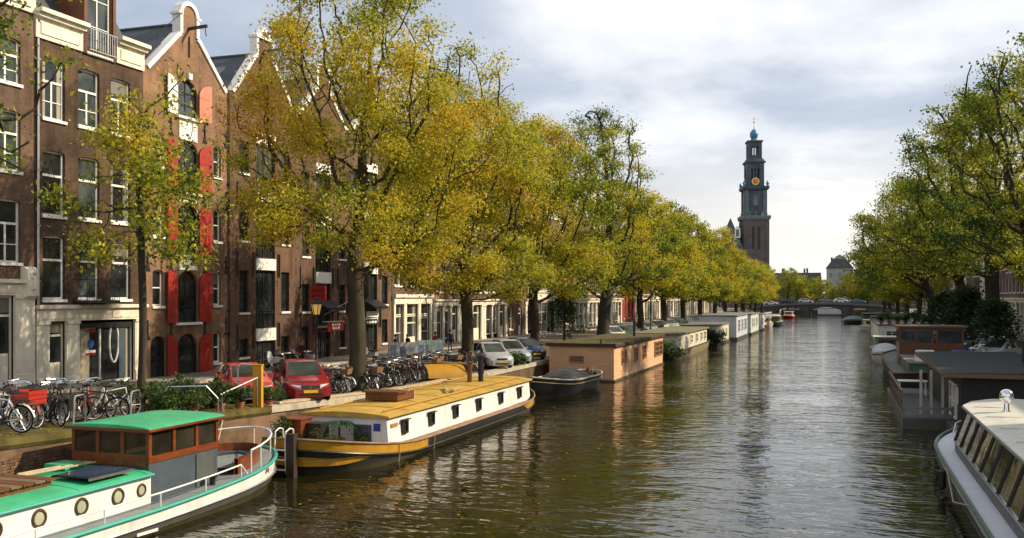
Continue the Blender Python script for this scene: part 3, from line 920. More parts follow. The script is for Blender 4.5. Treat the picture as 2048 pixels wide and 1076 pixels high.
def shutter(parent, y_hinge, z0, z1, w, side, ang, m, name='shutter'):
    """board shutter on a hinge; outer edge tall, hinge edge cut by the arch. side +1 opens towards +y"""
    r = 0.62; poly = [(0, 0), (w, 0), (w, z1 - z0)]
    poly += [(w * (1 - math.sin(t)), (z1 - z0) - r * (1 - math.cos(t))) for t in [math.pi / 2 * k / 7 for k in range(1, 8)]]
    a = R(ang)
    mb = MB(); mb.prism(poly, 'x', 0.0, 0.055)
    for k in range(1, 4): mb.box(0.055, 0.062, w * k / 4 - 0.012, w * k / 4 + 0.012, 0.04, (z1 - z0) * 0.78)
    for z in (0.18, 0.62): mb.box(0.055, 0.075, 0.0, w * 0.82, (z1 - z0) * z - .03, (z1 - z0) * z + .03)
    o = mb.build(name, m, parent)
    o.location = (0.04 if side > 0 else 0.04, y_hinge, z0)
    if side < 0:
        o.scale = (1, -1, 1)
    o.rotation_euler = (0, 0, -a * side)
    return o


SHUT_PALE = M('sun_bleached_red_paint', (0.62, 0.20, 0.13), 0.6, var=0.15)
for i, (a, b, r) in enumerate(rows):
    s = shutter(h, 2.58, zz(a), zz(b), 0.92, -1, 7, WHITE if i == 0 else RED_SHUT)
    if i == 0: s['label'] = 'white painted shutter'
    s = shutter(h, 4.42, zz(a), zz(b), 0.95, 1, 6, SHUT_PALE if i == 0 else RED_SHUT)
    if i == 0: s['label'] = 'sun-bleached pink shutter'
anchors(h, [(y, zz(z)) for z in (14.3, 10.85, 7.2, 3.75) for y in (2.1, 4.95, 6.9, 0.3)], 1.0, True)
spout_gable(h, W, zz(17.0), 4.1, 0.72, 0.3, BRICK_ORANGE, WHITE, 'round')
gable_roof(h, W, zz(17.0), 3.0)
anchors(h, [(W / 2, zz(18.75))], 1.1)
mb = MB(); mb.box(0.0, 0.14, W / 2 - 0.13, W / 2 + 0.13, zz(16.95) + 0.05, zz(17.35)); mb.build('keystone', WHITE, h)
mb = MB(); mb.tube([(-0.8, 0.4, zz(17.8)), (0.2, 2.85, zz(20.4))], 0.02, 5); mb.build('stay_rod', IRON, h)
drainpipe(h, W - 0.1, 0.0, zz(17.0))


# --- houses 3, 4, 5: loft houses with white panels
def loft_house(label, Y0, W, zrows, cw, cy, sidepos, gtop, wm, panels, cap='point', ground=None):
    h = new_house(label, Y0)
    zz = lambda z: z - h.location.z
    ops = [(cy - cw / 2, cy + cw / 2, max(zz(a), -0.1), zz(b)) for a, b in zrows]
    sops = []
    for sy, sw in sidepos:
        for k, (a, b) in enumerate(zrows):
            if k == len(zrows) - 1: sops.append((sy - sw / 2, sy + sw / 2, max(0.7, zz(a)), zz(b) + 0.2))
            else: sops.append((sy - sw / 2, sy + sw / 2, zz(a) + 0.95, zz(b) - 0.05))
    mb = MB(); wall_with_openings(mb, W, zz(17.2), ops + sops); house_body(mb, W, zz(17.2)); mb.build('wall', wm, h)
    for i, o in enumerate(ops): window(h, *o[:4], 'loft', DARKWOOD, GLASS3 if i == 0 else GLASS, False, 0.24)
    for o in sops: window(h, *o[:4], 'meet', DARKWOOD, GLASS, True, 0.24)
    for i in range(len(zrows)):
        zb = zrows[i][1]; zt = zrows[i - 1][0] if i else zb + 0.75
        mb = MB(); mb.box(0.004, 0.07, cy - cw / 2, cy + cw / 2, zz(zb) + 0.02, zz(zt) - 0.04); mb.build('white_panel', WHITE, h)
        if i < len(zrows) - 1:
            mb = MB()
            for k in range(7):
                y = cy - cw / 2 + cw * (k + 0.5) / 7; mb.bar((0.05, y, zz(zrows[i][0]) + 0.03), (0.05, y, zz(zrows[i][0]) + 0.92), 0.022)
            mb.bar((0.05, cy - cw / 2, zz(zrows[i][0]) + 0.93), (0.05, cy + cw / 2, zz(zrows[i][0]) + 0.93), 0.04)
            mb.build('railing', IRON, h)
    pts = []
    for a, b in zrows[1:]:
        for s in (-1, 1):
            pts.append((cy + s * (cw / 2 + 0.28), zz(b) + 0.35))
        for sy, sw in sidepos: pts.append((sy - sw / 2 - 0.22, zz(b) + 0.35))
    anchors(h, pts, 1.45)
    spout_gable(h, W, zz(17.2), gtop - 17.2, 0.85, 0.3, wm, WHITE, cap)
    gable_roof(h, W, zz(17.2), 2.9)
    return h


z3 = [(11.7, 14.55), (7.75, 11.0), (3.55, 7.0), (1.1, 2.75)]
HA = loft_house('brown brick loft house with dark windows between white panels and a pointed gable', 47.45, 7.15, z3, 2.1, 3.7, [(1.45, 0.95), (5.9, 0.95)], 21.6, BRICK_RED, True)
mb = MB(); mb.box(-6.0, -4.4, -0.6, 0.4, 17.5, 18.0)
HB = loft_house('brick loft house behind the red hanging sign and lantern', 54.62, 6.9, [(10.9, 13.6), (7.1, 10.1), (3.5, 6.3), (1.1, 3.3)], 2.0, 3.45, [(1.2, 0.95), (6.1, 0.9)], 21.0, BRICK_RED, True, 'round')
HC = loft_house('brick loft house with a black awning, behind the big elm trunk', 61.55, 7.0, [(11.9, 14.6), (8.1, 10.9), (3.9, 7.1), (1.1, 3.5)], 2.15, 3.5, [(1.2, 1.0), (5.85, 1.0)], 20.6, BRICK_BROWN, True, 'round')
# skylight on the roof between the two gables
mb = MB(); mb.obox((-1.6, 0.62, 17.3), (1.3, 0.9, 0.1), Matrix.Rotation(R(38), 3, 'X').to_euler()); mb.build('skylight', GLASS3, HA)


# --- house 6 with the cream entrance, and the generic row beyond
def row_house(label, Y0, W, Hh, wm, ncol, nfl, ground='shop', top='cornice', fm=None, gm2=None, X=FX, rz=0.0, z=None, detail=True, group='canal houses', style='sash', shut=None):
    h = new_house(label, Y0, X, rz, z, group=group)
    g_top = 3.9
    fl = (Hh - g_top - 1.1) / nfl
    ops = []
    for k in range(nfl):
        for c in range(ncol):
            y = W * (c + 0.5) / ncol; ww = min(1.35, W / ncol * 0.58); zb = g_top + 0.75 + k * fl
            ops.append((y - ww / 2, y + ww / 2, zb, zb + fl * (0.66 if k < nfl - 1 else 0.58)))
    if ground == 'shop':
        gops = [(0.35, W - 0.35, -0.2, g_top - 0.5)]
    else:
        gops = [(W * (c + 0.5) / ncol - 0.6, W * (c + 0.5) / ncol + 0.6, 0.0 if c == ncol - 1 else 0.8, 3.1) for c in range(ncol)]
    mb = MB(); wall_with_openings(mb, W, Hh, ops + gops); house_body(mb, W, Hh); mb.build('wall', wm, h)
    gl = [GLASS, GLASS, GLASS3, GLASS2]
    for o in ops: window(h, *o[:4], style, fm or WHITE, random.choice(gl), detail)
    if shut:
        mbs = MB(); mbs.box(0.0, 0.05, 0, 0.72, 0, 1.0); me = mbs.mesh('shutter', shut)
        for o in ops[:ncol * 2]:
            for yy in (o[0] - 0.74, o[1] + 0.02): link('shutter', me, h, (0.012, yy, o[2])).scale = (1, 1, o[3] - o[2])
    if ground == 'shop':
        n = 3 if W > 6 else 2
        e = [0.5 + (W - 1.0) * k / n for k in range(n + 1)]
        shopfront(h, W, g_top + 0.1, [(e[k] + 0.14, e[k + 1] - 0.14, 0.0 if k == n - 1 else 0.5, 0, 'door' if k == n - 1 else 'meet') for k in range(n)], fm if fm in (CREAM2, WHITE) else CREAM, 0.55)
    else:
        for i, o in enumerate(gops): window(h, *o[:4], 'door' if i == ncol - 1 else 'meet', fm or WHITE, GLASS, i != ncol - 1)
    if top == 'cornice':
        cornice(h, W, Hh + 0.5, 1.1, CREAM if fm is None else WHITE)
        mb = MB(); mb.prism([(-0.3, Hh), (-2.6, Hh + 2.8), (-7.4, Hh + 2.8), (-10, Hh)], 'y', 0.02, W - 0.02); mb.build('roof', ROOFTILE, h)
        chimney(h, W * 0.15, Hh + 2.8)
    else:
        spout_gable(h, W, Hh, 3.9, 0.8, 0.3, wm, WHITE, top)
        gable_roof(h, W, Hh, 3.1)
    return h


H6 = new_house('brown brick house with a tall cream framed entrance, past the black awning', 68.6)
h = H6; W = 8.0; zz = lambda z: z - h.location.z
ops = [(0.5 + 2.6 * c, 1.8 + 2.6 * c, z, z + 1.9) for z in (5.1, 8.2, 11.2) for c in range(3)]
mb = MB(); wall_with_openings(mb, W, 14.2, ops + [(0.3, 7.4, -0.3, 4.0)]); house_body(mb, W, 14.2); mb.build('wall', BRICK_BROWN, h)
for o in ops: window(h, *o, 'sash', WHITE, GLASS)
mb = MB(); mb.box(0.004, 0.35, 0.1, 7.6, 4.16, 4.42); mb.box(0.004, 0.2, 0.15, 7.55, 3.65, 4.159)
for y in (0.15, 2.0, 4.75, 7.25): mb.box(0.004, 0.16, y, y + (0.5 if y in (2.0, 4.75) else 0.3), -0.3, 3.649)
mb.build('entrance_frame', CREAM, h)
for (a, b) in ((0.45, 2.0), (2.5, 4.75), (5.25, 7.25)):
    window(h, a, b, 0.0, 2.7, 'meet' if a != 2.5 else 'door', CREAM, GLASS, False, 0.2); window(h, a, b, 2.75, 3.64, 'plain', CREAM, GLASS, False, 0.2)
cornice(h, W, 14.7); mb = MB(); mb.prism([(-0.3, 14.2), (-2.6, 17), (-7.4, 17), (-10, 14.2)], 'y', 0.02, W - .02); mb.build('roof', ROOFTILE, h)

spec = [  # label, width, height, wall, columns, floors, ground, top, frame, style, shutters
    ('pale brick house with a white entrance, behind the second elm', 6.2, 14.6, BRICK_ORANGE, 2, 3, 'shop', 'cornice', None, 'sash', None),
    ('red brick house with narrow sash windows, behind the silver hatchbacks', 6.0, 15.2, BRICK_RED, 3, 4, 'shop', 'round', None, 'sash', None),
    ('brown brick house with a cream shop front, past the silver cars', 7.0, 14.2, BRICK_BROWN, 3, 3, 'shop', 'cornice', None, 'meet', None),
    ('narrow red brick house with a spout gable, before the bay window house', 6.2, 15.0, BRICK_RED, 2, 4, 'door', 'point', None, 'sash', None),
    ('brick house with a cream crenellated bay over its shop window', 7.4, 14.8, BRICK_ORANGE, 2, 3, 'shop', 'cornice', None, 'sash_bars', None),
    ('grey brick house beside the crenellated bay house', 6.4, 14.2, BRICK_GREY, 3, 3, 'shop', 'cornice', CREAM2, 'sash', None),
    ('brown brick house between the grey house and the red shuttered warehouse', 7.0, 15.4, BRICK_BROWN, 3, 4, 'door', 'round', None, 'sash', None),
]
far_labels = ['red brick warehouse with two columns of bright red shutters beyond the big dark trunk', 'pale house with a red door, just past the far red shutters',
              'brown brick house with wide low windows, past the pale house', 'cream plastered house behind the parked cars of the far row', 'red brick gabled house next to the cream plastered house',
              'dark brick house by the far black lamp post', 'grey brick house behind the pale blue houseboat', 'teal fronted narrow house far along the quay', 'orange brick house with a round gable far along the quay',
              'brown corner house with a pale cornice far along the quay', 'red brick corniced house with a white shop front, far along the quay', 'last dark brick gabled house before the church',
              'grey brick house below the church tower', 'brown brick house nearest the bridge on the tree-lined bank']
y = 76.6
for s in spec:
    hh = row_house(s[0], y, s[1], s[2], s[3], s[4], s[5], s[6], s[7], s[8], style=s[9])
    if 'crenellated' in s[0]:
        mb = MB(); mb.box(0.2, 0.95, 1.2, 6.2, 3.7, 4.7); mb.box(0.2, 1.1, 1.1, 6.3, 4.701, 4.95)
        for k in range(5): mb.box(0.85, 1.1, 1.15 + k * 1.23, 1.45 + k * 1.23, 4.951, 5.35)
        mb.build('bay_parapet', CREAM, hh)
        window(hh, 1.6, 5.8, 0.2, 3.65, 'cross', CREAM, GLASS3, False, -0.75)
    y += s[1] + 0.03
while y < 150: # fill up to the far warehouse
    hh = row_house('sash windowed brick house, %s between the grey house and the far red shutters' % ORD[int((y - 118) // 7)], y, 7.2, random.uniform(13.5, 15.5), random.choice([BRICK_BROWN, BRICK_RED, BRICK_GREY]), 3, 3, 'shop', random.choice(['cornice', 'round']))
    y += 7.23
mats_far = [BRICK_RED, CREAM2, BRICK_BROWN, CREAM2, BRICK_RED, BRICK_DARK, BRICK_GREY, TEAL, BRICK_ORANGE, BRICK_BROWN, BRICK_RED, BRICK_DARK, BRICK_GREY, BRICK_BROWN]
for i, lb in enumerate(far_labels):
    w = 10.5 if i == 0 else random.uniform(6.5, 9)
    hh = row_house(lb, y, w, random.uniform(12.5, 15), mats_far[i], 3, 3, 'door' if i == 0 else 'shop', random.choice(['cornice', 'round', 'point']) if i not in (9, 10) else 'cornice', style='meet')
    if i == 0:
        mb = MB(); mb.box(0, 0.06, 0, 1.3, 0, 5.2); me = mb.mesh('shutter', RED_SHUT)
        for yy in (0.3, 3.2, 6.0, 8.9): link('shutter', me, hh, (0.05, yy, 0.5)); link('shutter', me, hh, (0.05, yy, 6.3))
    y += w + 0.03
# other bank
RMORE = ['%s house of the last terrace before the bridge on the shaded bank' % q for q in ('brown', 'cream', 'dark brick', 'orange brick', 'grey', 'red gabled', 'pale corniced', 'dark gabled', 'plain plastered', 'small brown', 'tall red', 'corner')]
rl = ['tall brick house beside the canal bridge on the shaded bank', 'plastered corner house opposite the tour boat', 'brown house opposite the tour boat stern', 'grey gabled house opposite the dark houseboat', 'red brick house opposite the dark houseboat',
      'pale plastered house with tall windows behind the two dark trunks', 'white plastered house with a balcony behind the elm of the shaded bank', 'grey brick house on the shaded bank', 'brown brick house on the shaded bank', 'cream house on the shaded bank',
      'dark brick gabled house on the shaded bank', 'pale house with a spout gable on the shaded bank', 'red brick house on the shaded bank', 'grey plastered house further down the shaded bank', 'brown corniced house further down the shaded bank',
      'orange brick house further down the shaded bank', 'cream plastered house further down the shaded bank', 'dark house further down the shaded bank', 'red gabled house further down the shaded bank', 'pale house nearest the bridge on the shaded bank'] + RMORE
rm = [BRICK_RED, CREAM2, BRICK_BROWN, BRICK_GREY, BRICK_RED, CREAM2, WHITE, BRICK_GREY, BRICK_BROWN, CREAM2, BRICK_DARK, CREAM2, BRICK_RED, BRICK_GREY, BRICK_BROWN, BRICK_ORANGE, CREAM2, BRICK_DARK, BRICK_RED, CREAM2] + [BRICK_BROWN, CREAM2, BRICK_DARK, BRICK_ORANGE, BRICK_GREY, BRICK_RED, CREAM2, BRICK_DARK, CREAM2, BRICK_BROWN, BRICK_RED, BRICK_GREY]
y = 16.0
for i, lb in enumerate(rl):
    w = 9.3 if i < 5 else random.uniform(7, 10)
    row_house(lb, y + w, w, random.uniform(10.8, 12.8) if i < 12 else random.uniform(12, 14), rm[i], 3, 3, 'shop', 'cornice' if i % 3 else 'round', X=RFX, rz=math.pi, z=1.3, group='houses on the shaded bank', style='sash')
    y += w + 0.05
    if y > 276: break


# ------------------------------------------------------------------ trees
def grow(rng, height, trunk_h, blobs, n_att=650, step=0.5, infl=3.2, kill=0.95, lean=(0, 0), fork=None):
    """space colonisation: branches grow into the crown volume. blobs: (cx, cy, cz, rx, ry, rz)"""
    nodes = [np.array([0.0, 0.0, -0.3])]; par = [-1]
    k = max(2, int(trunk_h / step))
    for i in range(1, k + 1):
        t = i / k
        nodes.append(np.array([lean[0] * t * t + 0.06 * math.sin(t * 5 + lean[1]), lean[1] * t * t + 0.06 * math.sin(t * 4), trunk_h * t])); par.append(len(nodes) - 2)
    vol = np.array([b[3] * b[4] * b[5] for b in blobs]) ** 0.75; vol = vol / vol.sum()
    att = []
    for b, f in zip(blobs, vol):
        m = max(12, int(n_att * f))
        p = rng.normal(size=(m, 3)); p /= np.linalg.norm(p, axis=1)[:, None]
        p *= (rng.random((m, 1)) ** 0.42)
        att.append(p * np.array(b[3:6]) + np.array(b[0:3]))
    att = np.concatenate(att)
    P = np.array(nodes); PA = list(par)
    near_d = np.full(len(att), 1e9); near_i = np.zeros(len(att), int)

    def upd(lo):
        nonlocal near_d, near_i
        d = np.linalg.norm(att[:, None, :] - P[None, lo:, :], axis=2)
        j = d.argmin(1); dm = d[np.arange(len(att)), j]
        better = dm < near_d
        near_d = np.where(better, dm, near_d); near_i = np.where(better, j + lo, near_i)
    # only the top of the trunk may sprout
    d0 = np.linalg.norm(att[:, None, :] - P[None, :, :], axis=2)
    d0[:, :max(1, int(k * 0.72))] += 4.0
    near_i = d0.argmin(1); near_d = d0.min(1)
    for it in range(120):
        act = near_d < (infl if it > 10 else 12.0)
        if not act.any() or len(P) > 4200: break
        acc = {}
        v = att[act] - P[near_i[act]]
        v /= np.maximum(np.linalg.norm(v, axis=1)[:, None], 1e-6)
        s = np.zeros((len(P), 3)); np.add.at(s, near_i[act], v)
        c = np.bincount(near_i[act], minlength=len(P))
        idx = np.nonzero(c)[0]
        d = s[idx] / np.maximum(np.linalg.norm(s[idx], axis=1)[:, None], 1e-6)
        d += rng.normal(scale=0.16, size=d.shape); d[:, 2] += 0.10
        d /= np.linalg.norm(d, axis=1)[:, None]
        new = P[idx] + d * step
        lo = len(P)
        P = np.concatenate([P, new]); PA += list(idx)
        upd(lo)
        keep = near_d > kill
        att, near_d, near_i = att[keep], near_d[keep], near_i[keep]
        if len(att) == 0: break
    return P, np.array(PA)


def branch_mesh(name, P, PA, r_base, mat, min_r=0.010):
    n = len(P)
    child = np.zeros(n)
    acc = np.zeros(n); order = range(n - 1, 0, -1); cnt = np.zeros(n, int)
    E = 2.0; tip = 1.0
    for i in range(n - 1, -1, -1):
        if cnt[i] == 0: acc[i] = tip
        if PA[i] >= 0: acc[PA[i]] += acc[i]; cnt[PA[i]] += 1
    r = acc ** (1 / E); r = np.maximum(r * r_base / r[1], min_r)
    z0 = P[:, 2]
    low = (np.arange(n) < 6) & (z0 < 1.6)
    r = np.where(low, r * (1 + 0.45 * np.exp(-np.maximum(z0, 0) * 1.7)), r)
    V, F = [], []
    base = 0
    allv, allf = [], []
    groups = {}
    kids = [[] for _ in range(n)]
    for i in range(1, n): kids[PA[i]].append(i)
    d = np.zeros((n, 3))
    for i in range(1, n):
        v = P[i] - P[PA[i]]; d[i] = v / max(np.linalg.norm(v), 1e-6)
    d[0] = (0, 0, 1)
    dd = d.copy()
    for i in range(n):
        if kids[i]:
            m = max(kids[i], key=lambda q: acc[q]); dd[i] = d[i] + d[m]; dd[i] /= max(np.linalg.norm(dd[i]), 1e-6)
    ref = np.array([0.913, 0.21, 0.35]); ref /= np.linalg.norm(ref)
    s = np.cross(dd, ref); s /= np.maximum(np.linalg.norm(s, axis=1)[:, None], 1e-6); u = np.cross(s, dd)
    for i in range(1, n):
        p = PA[i]
        main = max(kids[p], key=lambda q: acc[q]) == i
        k = 10 if r[i] > 0.14 else 6 if r[i] > 0.05 else 4 if r[i] > 0.022 else 3
        t = np.arange(k) * 2 * math.pi / k
        rp = r[p] if main else min(r[p] * 0.8, r[i] * 1.25)
        sp, up = (s[p], u[p]) if main else (s[i], u[i])
        ring0 = P[p] + rp * (np.cos(t)[:, None] * sp + np.sin(t)[:, None] * up)
        ring1 = P[i] + r[i] * (np.cos(t)[:, None] * s[i] + np.sin(t)[:, None] * u[i])
        allv.append(ring0); allv.append(ring1)
        for j in range(k):
            j2 = (j + 1) % k
            allf.append((base + j, base + j2, base + k + j2, base + k + j))
        base += 2 * k
    me = bpy.data.meshes.new(name)
    me.from_pydata(np.concatenate(allv).tolist(), [], allf)
    me.materials.append(mat)
    me.polygons.foreach_set('use_smooth', [True] * len(me.polygons))
    me.update()
    return me, r


def leaf_mesh(name, rng, sites, n, size, spread, mat, bias=0.45, vary=0.22, droop=0.2, holes=0.0):
    """many leaf-sized folded faces round the twigs"""
    # gaps: whole sprays are missing here and there; density varies from twig to twig
    if holes and len(sites) > 80:
        q = rng.normal(size=(5, 3)); q *= (1.5 / np.linalg.norm(q, axis=1))[:, None]; f = np.sin(sites @ q.T + rng.random(5) * 6.28).sum(1)
        sites = sites[f > np.quantile(f, holes)]
    w = rng.random(len(sites)) ** 1.8 + 0.06; w /= w.sum()
    idx = rng.choice(len(sites), n, p=w)
    c = sites[idx] + rng.normal(scale=spread, size=(n, 3)) * np.array([1.08, 1.08, 0.68])
    clump = rng.normal(scale=vary, size=len(sites))
    # smooth colour drift through the crown
    ph = rng.random(3) * 6.28
    drift = 0.11 * np.sin(sites[:, 0] * 0.9 + ph[0]) + 0.10 * np.sin(sites[:, 1] * 0.8 + ph[1]) + 0.08 * np.sin(sites[:, 2] * 0.7 + ph[2])
    tint = np.clip(bias + drift[idx] + clump[idx] * 0.5 + rng.normal(scale=0.15, size=n), 0, 1)
    a = rng.normal(size=(n, 3)); a[:, 2] -= droop; a /= np.linalg.norm(a, axis=1)[:, None]
    b = np.cross(a, rng.normal(size=(n, 3))); b /= np.maximum(np.linalg.norm(b, axis=1)[:, None], 1e-6)
    L = size * (0.5 + 1.0 * rng.random((n, 1)) ** 1.4)
    nrm = np.cross(a, b)
    v = np.stack([c - a * L * 0.5, c + b * L * 0.30 + nrm * L * 0.06, c + a * L * 0.5, c - b * L * 0.30 + nrm * L * 0.06], axis=1).reshape(-1, 3)
    me = bpy.data.meshes.new(name)
    me.vertices.add(4 * n); me.vertices.foreach_set('co', v.ravel())
    me.loops.add(4 * n); me.loops.foreach_set('vertex_index', np.arange(4 * n))
    me.polygons.add(n); me.polygons.foreach_set('loop_start', np.arange(n) * 4); me.polygons.foreach_set('loop_total', np.full(n, 4))
    me.update(calc_edges=True)
    at = me.attributes.new('tint', 'FLOAT', 'POINT'); at.data.foreach_set('value', np.repeat(tint, 4).astype(np.float32))
    me.materials.append(mat)
    return me


def make_tree(name, label, cat, loc, seed, height, trunk_h, r_base, blobs, n_leaf, size, bias, spread=0.34, n_att=650, step=0.5, lean=(0, 0), bark=None, group=None, rz=0.0, infl=3.2, kill=0.85, sparse_top=0.0, vary=0.22, holes=0.18):
    rng = np.random.default_rng(seed)
    P, PA = grow(rng, height, trunk_h, blobs, n_att, step, infl, kill, lean)
    t = thing(name, label, cat, loc, rz, group)
    bm_, r = branch_mesh('trunk', P, PA, r_base, bark or BARK)
    link('trunk', bm_, t)
    tw = np.nonzero((r < max(0.032, np.percentile(r, 62))) & (P[:, 2] > trunk_h * 0.55))[0]
    sites = P[tw]
    if sparse_top:
        zt = sites[:, 2]; q = (zt - zt.min()) / max(1e-6, zt.max() - zt.min())
        sites = sites[rng.random(len(sites)) > sparse_top * np.clip((q - 0.55) / 0.45, 0, 1)]
    link('crown', leaf_mesh('crown', rng, sites, n_leaf, size, spread * (0.8 if holes > 0.12 else 0.95), LEAF, bias, vary, 0.35, holes), t)
    return t


GA = 'elms along the sunny quay'
# near tree whose crown hangs in over the picture edge
make_tree('elm_tree', 'elm at the picture edge whose hanging twigs cross the cream scrolled house', 'tree', (-20.6, 12.2, gz(12.2)), 11, 15, 4.5, 0.26,
          [(0, 0, 9, 4.5, 4.5, 4.5), (2.6, 3.6, 9.2, 3.0, 3.2, 3.2), (1.6, 5.2, 11.0, 2.4, 2.4, 2.4), (2.4, 4.4, 6.6, 2.2, 2.2, 1.6)], 20000, 0.13, 0.34, 0.32, 620, 0.42, group=GA)
# slender young tree in front of the red-shuttered house
make_tree('young_elm', 'slender young tree with a thin trunk in front of the orange warehouse', 'tree', (-20.3, 24.6, gz(24.6)), 5, 13, 8.6, 0.115,
          [(0, 0.2, 7.6, 1.9, 1.7, 2.8), (0.4, 0.0, 4.9, 2.1, 1.9, 1.1), (0.6, 0.9, 10.2, 0.85, 0.8, 1.6), (-1.2, -0.9, 6.3, 1.4, 1.3, 1.2), (1.3, 1.3, 6.9, 1.2, 1.2, 1.1)], 8600, 0.13, 0.35, 0.36, 620, 0.32, infl=2.2, kill=0.6, group=GA)
# big elm
make_tree('elm_tree', 'biggest golden elm, with a thick forked trunk behind the bicycle racks', 'tree', (-20.4, 38.8, 1.2), 23, 19, 5.8, 0.36,
          [(0, 0, 14.0, 4.7, 4.9, 4.6), (-2.6, -1.8, 10.6, 3.0, 3.0, 2.8), (2.6, 1.8, 11.4, 2.6, 2.8, 2.6), (0.6, 0.4, 17.2, 2.6, 2.8, 2.0), (1.4, -2.4, 7.0, 2.6, 2.4, 1.9), (-1.8, -3.0, 7.6, 2.4, 2.2, 1.7), (1.2, 3.4, 7.0, 3.0, 3.0, 2.2), (-3.6, -2.4, 8.9, 1.6, 1.6, 1.4), (2.2, 3.6, 11.0, 3.2, 3.2, 3.6)],
          84000, 0.135, 0.63, 0.44, 1500, 0.5, bark=BARK_MOSS, group=GA, sparse_top=0.45, holes=0.12)
# second elm, in front
make_tree('elm_tree', 'yellow leafed elm with a straight mossy trunk beside the silver hatchbacks', 'tree', (-20.3, 52.0, 1.2), 31, 20, 6.0, 0.34,
          [(-0.2, 0, 11.4, 5.2, 5.4, 4.4), (-0.2, -2.6, 6.0, 3.2, 3.2, 2.2), (0, 0, 16.2, 3.2, 3.4, 2.8), (1.2, 2.2, 12.6, 2.8, 2.8, 2.8), (1.8, 1.6, 5.6, 2.8, 3.4, 1.9), (-1.6, -3.2, 9.0, 3.0, 3.0, 3.4)],
          92000, 0.145, 0.54, 0.44, 1400, 0.5, bark=BARK_MOSS, group=GA, sparse_top=0.7, holes=0.05)
make_tree('elm_tree', 'broad green and yellow elm behind the peach houseboat roof', 'tree', (-20.3, 65.0, 1.2), 37, 17, 4.4, 0.34,
          [(0, 0, 11.0, 5.4, 5.6, 4.8), (1.8, 1.5, 6.4, 4.0, 4.4, 2.6), (0, 0.5, 14.6, 3.2, 3.2, 2.4)], 60000, 0.165, 0.52, 0.44, 1200, 0.55, group=GA, holes=0.06)
make_tree('elm_tree', 'tall open elm with thin greyish green top and leaning dark trunk, before the red shutters', 'tree', (-20.3, 85.5, 1.2), 41, 22, 5.2, 0.55,
          [(0, 0, 14.5, 5.0, 5.6, 4.6), (1.5, 2.0, 7.6, 4.8, 5.4, 3.0), (-1.6, -2.2, 7.8, 4.0, 4.2, 2.6), (0, 0.5, 19.0, 3.4, 3.6, 2.4)], 44000, 0.18, 0.34, 0.50, 1400, 0.6, lean=(0.4, 1.3), group=GA, sparse_top=0.5)
# far row: one source tree, copied
src_labels = ['bright yellow elm behind the cream houseboat', 'green and gold elm past the bright yellow elm', 'golden elm beside the pale blue houseboat']
far_y = [102.5, 117.0, 132.0, 149.0, 166.0, 183.0, 200.0, 217.0, 234.0, 251.0, 268.0]
fsrc = []
for k in range(3):
    fsrc.append(make_tree('elm_tree', src_labels[k], 'tree', (-20.2, far_y[k], 1.2), 60 + k, 17, 4.2, 0.36,
                [(0, 0, 9.8, 4.6, 5.4, 3.9), (0.8, 0.6, 6.2, 4.8, 5.8, 2.5), (0, 0, 13.4, 3.2, 3.6, 2.5)], 30000, 0.24, [0.56, 0.46, 0.51][k], 0.55, 900, 0.65, group=GA))
for i, y in enumerate(far_y[3:]):
    dup(fsrc[(i + 1) % 3], ['elm behind the two far white houseboats', 'elm behind the small moored boats', 'elm above the dark green boat on the sunny quay', 'elm just in front of the church nave', 'elm under the church tower',
        'elm just past the church tower', 'small leafed elm near the bridge end of the sunny quay', 'last elm before the bridge on the sunny quay'][i], (-20.2 + 0.2 * (i % 2), y, 1.2), 1.3 * i + 0.7, scale=(1, 1, (0.98 + 0.05 * ((i * 7) % 4)) * (0.88 if y < 178 else 0.73)))
# shaded bank
GR = 'elms on the shaded bank'
make_tree('elm_tree', 'huge dark green elm with a double trunk behind the dark houseboat', 'tree', (11.0, 63.0, 1.2), 71, 23, 6.0, 0.5,
          [(0.0, 0, 14.0, 5.8, 6.0, 5.4), (-1.8, 1.0, 7.8, 4.8, 5.0, 3.0), (0.6, 0, 16.8, 3.8, 4.0, 2.8)], 38000, 0.17, 0.34, 0.45, 900, 0.6, lean=(0.5, 0.2), group=GR)
make_tree('elm_tree', 'tall elm with a straight dark trunk beside the pale plastered house', 'tree', (10.4, 78.0, 1.2), 73, 23, 6.4, 0.48,
          [(-0.8, 0, 14.4, 6.0, 6.0, 5.4), (-2.4, 0, 8.4, 5.2, 5.4, 3.0), (0.4, 0, 17.6, 3.6, 4.0, 2.8)], 36000, 0.18, 0.36, 0.46, 850, 0.62, group=GR, sparse_top=0.4)
make_tree('elm_tree', 'spreading elm with thin upper twigs above the brown wheelhouse boat', 'tree', (10.2, 95.0, 1.2), 79, 20, 5.0, 0.42,
          [(-1.2, 0, 12.0, 6.2, 6.4, 4.8), (-3.4, 0, 8.2, 5.6, 5.8, 3.0), (0, 0, 16.0, 4.0, 4.2, 2.6)], 32000, 0.20, 0.36, 0.55, 1200, 0.65, group=GR, sparse_top=0.5)
g4 = make_tree('elm_tree', 'low hanging elm reaching out over the water on the shaded bank', 'tree', (9.6, 118.0, 1.2), 83, 17, 4.0, 0.4,
          [(-2.4, 0, 11.2, 6.2, 6.6, 4.6), (-4.4, 0, 7.6, 5.6, 6.2, 2.8), (-1.2, 0, 15.6, 4.4, 4.4, 2.6)], 33000, 0.215, 0.37, 0.6, 1000, 0.7, group=GR, sparse_top=0.3)
